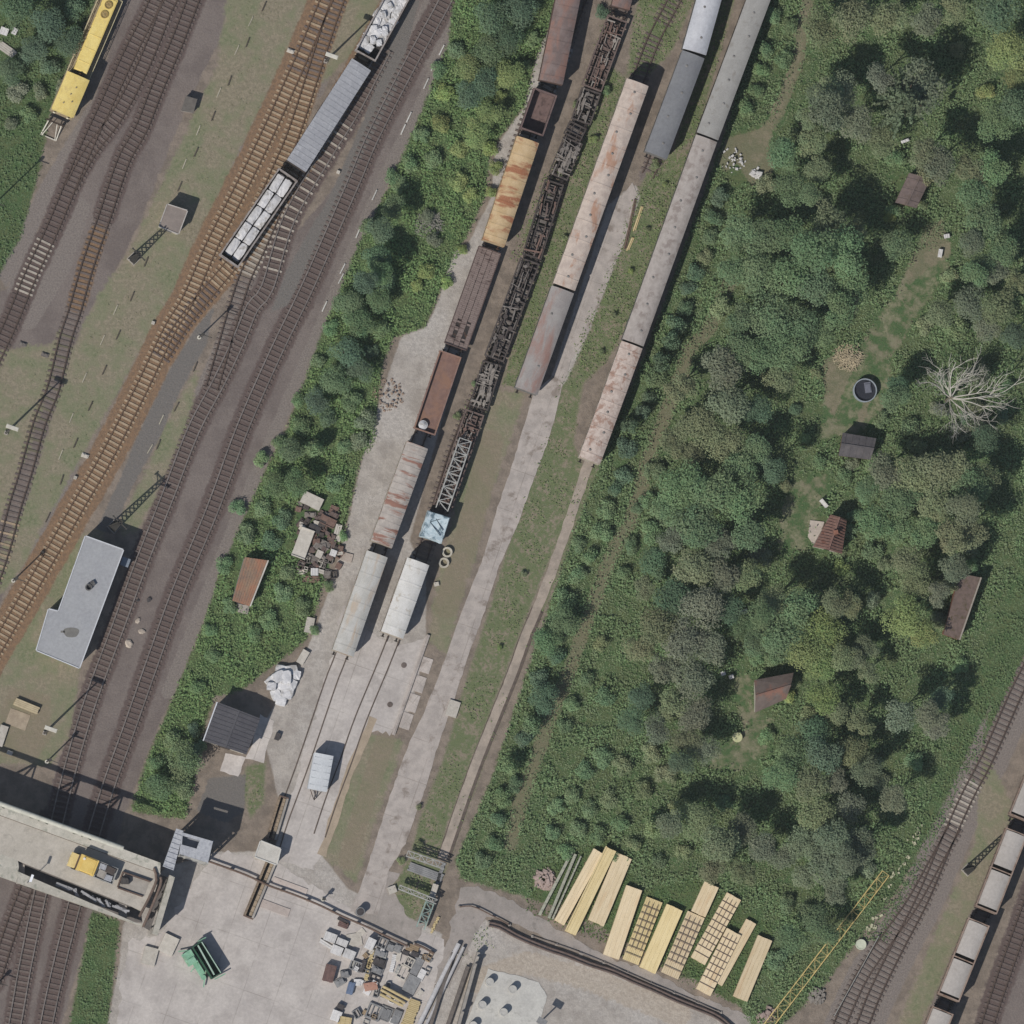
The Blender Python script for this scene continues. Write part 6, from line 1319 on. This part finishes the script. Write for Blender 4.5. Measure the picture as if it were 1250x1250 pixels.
POOLS=[(1165,65,36),(1115,55,22),(1052,70,26),(1028,85,16),(1185,160,26),(1050,225,28),(1075,250,16),(1118,272,22),(1075,330,18),(1225,255,20),(1235,290,14),(1222,425,12),(1224,552,26),(1224,605,26),(1205,650,21),(1128,442,16),(1235,500,14),(985,692,22),(1070,705,16),(1190,685,12),(1075,772,14),(1140,830,26),(1180,820,16),(1100,900,18),(1130,935,20),(1090,990,26),(872,890,20),(860,965,22),(930,985,18),(985,455,9),(1000,530,12),(952,490,11),(1010,908,9),(930,860,9),(505,238,17),(495,298,16),(430,507,9),(395,572,11),(330,658,12),(600,112,0),(735,610,9),(800,480,9),(850,385,11),(690,845,10),(660,905,10)]
seen_labels={}
def vegetation(px,py,r,tn,hf=0):
    R_=r*.1; lm=min(LM,key=lambda q:(q[0][0]-px)**2+(q[0][1]-py)**2); lx,ly=lm[0]; dx,dy=px-lx,py-ly
    ang=math.degrees(math.atan2(-dy,dx))%360; side=['right of','above and right of','above','above and left of','left of','below and left of','below','below and right of'][int((ang+22.5)//45)%8]
    small=r<=14; col,cn=TONE[tn]; size='small' if r<=10 else 'low' if small else 'medium' if r<=18 else 'broad' if r<=24 else 'very broad'
    reg='east' if px>560 and not(py<330 and px<700) else ('corner' if px<130 else 'thicket')
    nm='shrub' if small else 'tree'; dist='close' if math.hypot(dx,dy)<45 else 'further'
    lab=f'{size} {cn} {nm} {side} {lm[1]}' if dist=='close' else f'{size} {cn} {nm} away {side} {lm[1]}'
    k_=seen_labels.setdefault(lab,0); seen_labels[lab]+=1
    if k_: lab=f'another {lab}' if k_==1 else f'further {lab}'
    h=R_*(1.1 if small else 3.0 if px>700 else 1.9)+ (.4 if small else 1.2 if px>700 else .8) 
    for cx,cy,r0 in POOLS:
        dx_,dy_=cx-px,py-cy; L_=SH.length; al=(dx_*SH.x+dy_*SH.y)/L_; pe=abs(dx_*SH.y-dy_*SH.x)/L_
        if 0<al<r+r0+45 and pe<r0*.9+r*.4: h=max(h,min(13.5 if not small else 5,(al+r0*.55)/(10*L_)+R_*.35))
    if hf: h=hf+.75*R_
    zc=h-.75*R_ if not small else h*.7; p=P(px,py,zc)
    grp={'east':'in the wooded gardens','thicket':'in the thicket between the main line and the yard','corner':'at the top left corner'}[reg]
    root=empty(nm,(p.x,p.y,0),random.uniform(0,6.28),lab,nm,f'{nm}s {grp}')
    st='feather' if tn=='f' else ('scrub' if small else random.choice(['broad','broad','dense','loose'] if tn in 'os' else ['dense','dense','broad','broad'])); 
    me=random.choice(CR[st]); 
    zs={'feather':h/1.45,'scrub':h/1.0}.get(st,R_*1.12); zo=max(0,h-1.45*zs) if st not in('feather','scrub') else 0; ks=1.02 if small else 1.14
    o=part('foliage' if small else 'crown',me,root,(0,0,zo),0,(R_*ks*random.uniform(.92,1.08),R_*ks*random.uniform(.92,1.08),zs*random.uniform(.9,1.1)))
    jit=random.uniform(.86,1.14)*(1.22 if small else 1); c=[min(1,x*jit*random.uniform(.95,1.05)) for x in lin(col)[:3]]; o.color=(*c,1)
    if small: part('stem',STM,root,(0,0,0),0,(R_,R_,h))
    else: part('trunk',random.choice(TK),root,(0,0,0),0,(R_*1.1,R_*1.1,h*.8))
V_=[]
def vl(s):
    for q in s.split(): a=q.split(','); V_.append((float(a[0]),float(a[1]),float(a[2]),a[3]))
vl('1000,35,22,o 1040,28,24,o 1085,22,22,o 1130,24,20,s 1165,10,18,o 1215,15,24,d 1228,62,22,y 1242,92,16,y 1236,128,22,g 1214,150,20,g 1205,110,13,y 957,72,13,g 945,20,13,g 936,60,12,g 928,85,11,g 925,110,11,g 912,132,12,g 966,30,12,g 1025,112,20,s 1068,96,15,o 1008,135,22,s 1045,152,20,s 985,145,15,o 1108,122,38,f 1072,168,18,o 1128,188,17,o 1095,192,13,g 1146,206,21,s 1188,208,20,o 1212,205,20,g 958,192,18,g 990,172,18,o 1000,205,17,o 963,228,18,g 936,226,13,o 990,240,15,g 1012,266,22,s 1090,288,18,s 1086,263,9,y 1186,240,22,g 1198,272,22,g 1178,302,20,g 1226,302,18,g 1214,332,17,s 1190,335,15,g 1240,345,16,o 1160,335,11,o 1133,214,12,o 1092,256,10,g 1126,250,8,o 1160,712,13,o 1178,690,12,s 1150,760,10,o 1066,566,12,g 1040,566,9,s 1026,672,8,o 1038,648,10,g 1170,60,10,o 963,850,11,y 970,835,9,o 1195,455,13,s 1190,495,12,o 1145,500,12,s 1180,510,13,d 1150,460,10,d')
vl('900,286,20,g 930,290,22,g 965,285,22,g 998,300,25,g 1030,312,25,g 898,330,18,g 925,335,22,g 960,342,25,g 1000,348,26,g 1038,352,24,g 1025,378,20,g 882,375,14,o 905,388,19,g 940,388,24,g 978,392,22,g 1003,402,17,g 1145,382,18,o 1185,372,18,s 1222,370,20,o 1168,400,14,o 1236,408,17,d 1205,402,16,s 1128,398,11,o 1092,486,16,g 1078,512,11,g 1110,522,13,g 1106,458,13,g 1122,545,13,o 1230,470,10,g 1224,505,11,d 1198,522,14,s 1175,525,12,s')
vl('1080,577,21,s 1110,580,23,o 1142,575,22,o 1172,572,20,o 1198,588,17,o 1060,598,16,g 1100,610,22,g 1140,615,22,o 1176,620,17,s 1068,640,20,g 1095,647,18,g 1130,650,20,g 1163,655,22,o 1182,668,14,s 1046,628,11,g 1065,672,13,g 1028,692,11,y 1110,687,17,o 1122,712,18,o 1146,725,16,s 1104,752,22,y 1126,775,17,y 1150,755,12,s 1018,737,16,o 1066,730,11,s 1008,772,22,y 974,742,24,g 955,772,25,g 984,792,22,y 930,752,16,g 1000,812,18,y 1030,802,17,o 1056,792,15,s 1060,822,15,o 1080,690,9,o')
vl('870,600,27,g 836,590,24,g 814,622,20,g 850,640,26,g 900,612,24,g 915,650,22,g 880,668,20,s 822,660,18,s 846,692,22,o 882,702,22,s 912,702,18,o 800,690,17,d 788,718,15,o 820,732,22,d 856,740,24,s 892,742,18,d 802,765,22,o 780,792,17,o 836,782,24,s 866,792,20,s 812,820,22,s 846,832,22,s 786,850,17,d 822,860,20,o 850,872,20,s 802,890,18,s 836,906,18,o 860,916,15,s 772,882,15,d 795,650,14,g 770,665,12,g 760,700,11,g 930,680,14,s 905,765,15,g 920,785,16,g 945,805,13,g 925,805,9,g')
vl('830,472,20,o 880,450,24,s 902,430,20,g 930,432,22,g 966,425,22,g 948,462,18,o 890,492,22,s 922,500,15,d 850,520,20,o 886,540,20,o 925,547,18,g 942,572,15,d 960,592,9,o 820,542,17,o 905,572,20,g 970,500,9,d 982,535,8,g 1000,562,11,g 1030,580,13,g 995,455,8,o 845,555,15,o 800,575,13,g 790,610,12,g')
vl('1002,850,18,y 986,872,13,o 1020,868,15,o 936,897,12,g 990,892,18,d 1005,922,22,d 970,922,20,g 950,947,18,g 985,957,22,o 1020,952,18,s 1035,987,18,s 1000,992,22,o 1020,1022,22,s 985,1032,20,s 1045,1022,18,d 1050,882,18,o 1044,917,17,o 1066,932,13,s 1134,876,18,s 1101,868,22,o 1146,887,16,s 1116,930,11,g 1076,955,13,s 850,1000,18,o 880,1032,22,o 905,1012,18,s 930,1032,18,s 955,1047,17,s 870,1062,17,o 905,1067,17,o 1010,1057,22,s 1036,1052,18,s 980,1072,15,s 1020,1087,17,s 960,1102,13,g 990,1117,17,g 1005,1142,15,g 970,1147,17,g 950,1172,13,g 1060,1062,13,s 830,985,14,o 815,945,14,o 885,980,11,d 1172,812,10,g 1186,690,9,g')
vl('880,240,13,d 870,265,13,d 866,290,12,g 861,312,10,o 850,332,11,d 840,352,12,d 838,375,12,d 829,395,13,d 822,415,11,d 810,440,13,d 800,460,13,g 792,485,10,d 786,502,10,d 770,520,11,d 766,545,13,d 760,580,13,d 752,597,11,d 740,622,13,g 735,650,13,g 720,680,12,g 706,700,13,g 692,730,13,g 690,760,17,g 670,782,16,g 680,802,13,d 660,830,13,d 664,856,15,d 650,882,13,g 640,902,13,d 625,936,13,g 630,957,11,d 615,972,12,g 610,1000,11,d 602,1030,12,g 590,1050,11,g 706,665,9,g 780,620,9,g 700,860,11,g 690,885,10,g 715,830,11,g 735,785,11,o 740,850,12,g')
vl('680,985,12,g 700,970,12,g 720,990,12,g 745,975,11,o 705,1010,12,g 730,1020,12,g 760,1005,12,g 690,1040,10,g 775,1030,10,o 800,1010,12,o 785,965,12,o 760,935,13,o 735,925,12,g 805,1050,10,g 835,1040,11,o 795,920,14,o 715,940,11,g 675,1015,10,g 750,1045,9,g')
vl('600,20,20,d 636,14,20,d 620,48,18,d 652,48,11,g 595,60,17,g 570,82,15,y 592,100,17,d 574,115,16,d 545,112,13,y 622,90,15,y 540,152,13,y 600,140,15,y 612,118,9,y 580,160,17,y 560,182,13,y 530,192,13,g 502,200,13,g 597,180,12,y 560,222,13,y 576,238,11,y 480,252,15,g 470,287,15,d 460,312,17,d 446,345,15,d 470,340,13,d 465,367,15,g 522,262,10,s 530,292,10,s 520,332,13,y 510,347,9,y 425,372,15,g 440,396,17,g 466,400,13,g 420,430,17,d 440,452,15,d 452,428,11,d 410,466,15,g 386,490,15,d 400,512,13,d 430,490,13,g 446,512,13,s 440,536,13,s 370,522,13,g 356,552,15,g 386,547,13,g 420,547,11,g 335,592,15,g 362,590,15,g 410,590,12,g 320,622,13,g 344,634,13,d 300,652,13,g 332,660,12,d 346,722,12,g 370,740,12,g 330,757,12,g 310,772,12,g 350,700,11,g 225,932,19,g 200,960,17,g 236,890,10,d 242,912,10,d 210,902,13,g 190,932,11,g 226,962,13,g 515,165,11,g 490,225,11,g 556,60,12,g 535,85,10,g 280,740,10,g 262,800,11,g 240,840,11,g 255,770,10,g 275,690,11,g 290,620,10,g 320,560,10,g 340,540,10,g 480,215,10,g 450,275,10,g 405,400,10,g 390,440,10,g 365,490,10,g')
vl('668,238,7,o 646,300,6,o 612,402,6,o 600,430,5,o 558,507,5,o 738,52,7,o 703,128,5,o 736,14,9,d 690,205,6,g 655,272,7,g 582,470,6,g 643,78,8,g 606,205,9,y 600,235,9,y 566,305,8,y 545,345,8,y 420,655,7,g 402,715,7,g 385,770,7,g 740,110,7,g 725,170,6,y 690,290,4,o 660,400,4,o 800,200,6,o 812,225,4,y 790,280,4,o 770,330,4,y 750,385,4,o 735,430,4,o 640,700,4,o 610,790,4,y 512,985,4,o 512,1030,5,o 490,1050,5,o')
vl('20,15,20,d 60,28,20,d 85,50,15,d 40,60,17,d 12,88,15,d 60,82,13,d 92,12,13,d 22,112,13,s 50,112,11,s 75,105,11,s 35,140,11,g 15,150,10,s')
CAST=[]
for cx,cy,r0 in POOLS:
    if r0>=13:
        z=7.2 if r0>16 else 5.6
        if (cx,cy)==(1118,272): z=4.6
        CAST.append((cx-(6.6-1)*z,cy+(6.4-.6)*z,max(14.5,r0*.78),random.choice('ogsd' if cx>700 else 'gd'),z))
for q in V_:
    if any((q[0]-c[0])**2+(q[1]-c[1])**2<11**2 for c in CAST) and q[3]!='f': continue
    vegetation(*q)
for c in CAST: vegetation(*c)
# bare dead tree
dead=mat('bare_wood',(184,180,170),(164,160,150),3,.85); p=P(1160,486,4.0); dt=empty('dead_tree',(p.x,p.y,0),0,'bare dead tree with pale spreading branches','tree')
mb=MB(); mb.tube([(0,0,0),(.05,0,2),(0,.05,4.2),(.1,0,5.2)],.32,10,r1=.16); mb.build('trunk',mat('dead_trunk',(128,122,106),(110,104,90),3,.9),dt)
def branch(mb,a,d,L,r,lev,rr):
    n=4; pts=[a]; dd=d.copy()
    for i in range(n):
        dd=(dd+Vector((rr.gauss(0,.13),rr.gauss(0,.13),rr.gauss(.02,.08)))).normalized(); pts.append(pts[-1]+dd*L/n)
    mb.tube(pts,r,6,r1=r*.4)
    if lev>0:
        for k in range(5 if lev>1 else 4):
            i=rr.randint(1,n); sd=Vector((-dd.y,dd.x,0))*rr.choice((-1,1))*rr.uniform(.4,.9); branch(mb,pts[i],(dd+sd+Vector((0,0,rr.uniform(-.1,.3)))).normalized(),L*rr.uniform(.4,.6),r*.55,lev-1,rr)
rr=random.Random(4)
for (tx,ty,L,z) in [(1187,446,5.2,4.6),(1165,428,5.4,4.8),(1146,442,4.6,4.4),(1130,468,4.2,4.2),(1238,486,7.6,4.2),(1222,496,6.4,4.0),(1190,512,4.6,3.6),(1172,530,4.8,3.4),(1162,532,4.4,3.2),(1140,505,2.8,3.6),(1215,462,5.2,4.5),(1204,524,5.0,3.4),(1178,432,5.0,4.9),(1128,452,4.0,4.4)]:
    q=P(tx,ty,5.5); d=Vector((q.x-p.x,q.y-p.y,1.2)).normalized(); mb=MB(); branch(mb,Vector((0,0,z)),d,L*.86,.1 if L>5 else .075,2,rr); mb.build('branch',dead,dt)
# ---------------------------------------------------------------- undergrowth, weeds
EXB=[P(x,y) for x,y in [(212,265)]]
def scatter(name,zones,dens,size,hh,color,label,hmax=1.0,excl=(),patch=.35,soft=.5):
    C=[];S=[]; tot=0
    Xs=[];Ys=[];Zs=[]
    for z in zones:
        w_=W2(z); A=np.array(w_); mn,mx=np.maximum(A.min(0),-66),np.minimum(A.max(0),66)
        n=int((mx-mn).prod()*dens); x=rng.uniform(mn[0],mx[0],n); y=rng.uniform(mn[1],mx[1],n); s=sdist(x,y,w_); k=s>rng.uniform(-.3,soft,n)
        for e,gap in excl:
            k&=sdist(x,y,W2(e))<-gap+rng.normal(0,.4,n)
        x,y,s=x[k],y[k],s[k]; Xs.append(x);Ys.append(y)
    x=np.concatenate(Xs);y=np.concatenate(Ys); n=len(x)
    # clumpy height field
    f=np.zeros(n)
    for k in range(5):
        a=rng.uniform(0,6.28); fr=rng.uniform(.5,2.3); f+=np.sin(x*math.cos(a)*fr+y*math.sin(a)*fr+rng.uniform(0,6.28))
    f=np.clip(.5+f/5.0,0.02,1); zt=hh[0]+(hh[1]-hh[0])*f; z=zt*rng.uniform(.35,1,n)
    if patch<.3:
        k=f>.42; x,y,z,f=x[k],y[k],z[k],f[k]; n=len(x)
    C=np.stack([x,y,z],1); N=rng.normal(0,.4,(n,3))+[0,0,1]; v=np.clip(.42+.3*f+rng.normal(0,.15,n),0,1); h=np.clip(rng.normal(.5,.2,n),0,1)
    me=quads_mesh(name,C,N,rng.uniform(size[0],size[1],n),v,h,LEAF); o=link(bpy.data.objects.new(name,me)); o.color=lin(color); tag(o,label,name.replace('_',' '),kind='stuff'); return o
garden=[ZN['dry'][7],ZN['dry'][8],ZN['dry'][9]]
pathpoly=lambda L,w: [tuple(p) for p in L]
def strip(pts,w):
    A=np.array(pts,float); d=np.gradient(A,axis=0); d/=np.linalg.norm(d,axis=1)[:,None]; nn=np.stack([-d[:,1],d[:,0]],1)*w
    return [tuple(q) for q in A+nn]+[tuple(q) for q in (A-nn)[::-1]]
foot=strip([(863,405),(840,428),(835,453),(815,500),(794,553),(771,632),(745,681),(722,743),(702,799),(686,845),(671,876),(653,930),(635,981),(622,1030)],5)
foot2=strip([(992,-40),(975,70),(950,140),(915,185)],7)
huts=[[(1092,207),(1138,217),(1120,258),(1090,252)],[(1022,524),(1073,531),(1066,564),(1020,560)],[(986,626),(1038,632),(1030,680),(986,670)],[(1168,698),(1200,703),(1173,783),(1148,776)],[(916,827),(973,817),(963,857),(922,874)],[(283,680),(326,684),(304,750),(284,742)],[(250,856),(318,876),(300,921),(248,905)],[(356,616),(380,605),(412,622),(420,690),(400,710),(374,706),(356,680)],[(880,165),(940,150),(948,215),(900,232),(880,215)]]
panels_=[[(660,1058),(745,1022),(780,1085),(850,1070),(945,1130),(905,1230),(640,1110)]]
circ=lambda x,y,r:[(x+r*math.cos(k*.52),y+r*math.sin(k*.52)) for k in range(12)]
verge=[(1300,560),(1238,690),(1196,800),(1172,872),(1152,932),(1112,1010),(1072,1095),(1045,1150),(1080,1150),(1135,1040),(1200,905),(1250,800),(1310,700)]
ex=[(verge,0)]+[(q,.05) for q in garden+huts+panels_]+[(foot,.1),(foot2,.1)]
exw=[(q,.0) for q in huts]
scatter('undergrowth',[ZN['green'][1]],34,(.06,.15),(.02,.4),(132,147,110),'scrubby olive green undergrowth below the garden trees',excl=ex)
scatter('undergrowth',[ZN['green'][1]],26,(.07,.19),(.1,1.0),(127,149,106),'clumps of taller green undergrowth below the garden trees',excl=ex,patch=.1)
scatter('undergrowth',[ZN['green'][0]],34,(.06,.16),(.03,.5),(130,152,104),'low green undergrowth in the thicket between the main line and the wagon yard',excl=exw)
scatter('undergrowth',[ZN['green'][0]],26,(.07,.19),(.15,1.1),(127,153,101),'clumps of taller undergrowth in the thicket beside the main line',excl=exw,patch=.1)
scatter('undergrowth',[ZN['green'][2]],26,(.06,.17),(.03,.5),(112,132,94),'green undergrowth in the top left corner')
scatter('grass',[ZN['green'][3],ZN['green'][4],verge],26,(.08,.18),(.02,.35),(114,134,94),'lush green grass on the banks beside the tracks')
scatter('grass',[panels_[0]],22,(.07,.17),(.02,.3),(106,126,80),'short green grass between the timber panels')
scatter('grass',ZN['weeds'][1:6]+[[(622,312),(655,232),(690,168),(702,178),(662,300),(640,335)],[(735,30),(750,22),(716,150),(700,150)],[(588,440),(600,440),(572,520),(558,515)],[(640,60),(655,60),(640,140),(628,140)]],16,(.05,.14),(.02,.28),(128,146,96),'green grass between the wagon tracks')
scatter('weeds',ZN['weeds'],12,(.05,.14),(.01,.3),(124,140,94),'patchy weeds growing between the yard tracks',patch=.1,excl=[(strip([(792,-20),(740,215),(690,350),(643,477)],14),.0)],soft=2.0)
scatter('grass',ZN['dry'][:2]+ZN['dry'][7:10],2.5,(.05,.11),(.0,.12),(134,134,104),'short dry grass between the tracks and in the gardens',patch=.1,soft=2.0)
# ---------------------------------------------------------------- thin air between the yard and the camera
t=NT('air'); t.t.nodes.remove(t.b); pv=t.n('ShaderNodeVolumePrincipled'); pv.inputs['Color'].default_value=(.90,.95,1,1); pv.inputs['Density'].default_value=1.3e-5; pv.inputs['Anisotropy'].default_value=0.0
t.l(pv.outputs[0],t.t.nodes['Material Output'].inputs['Volume'])
mb=MB(); mb.box((0,0,1279),(6400,6400,2560)); o=mb.build('haze',t.m); tag(o,'thin even haze of the air','haze',kind='stuff')
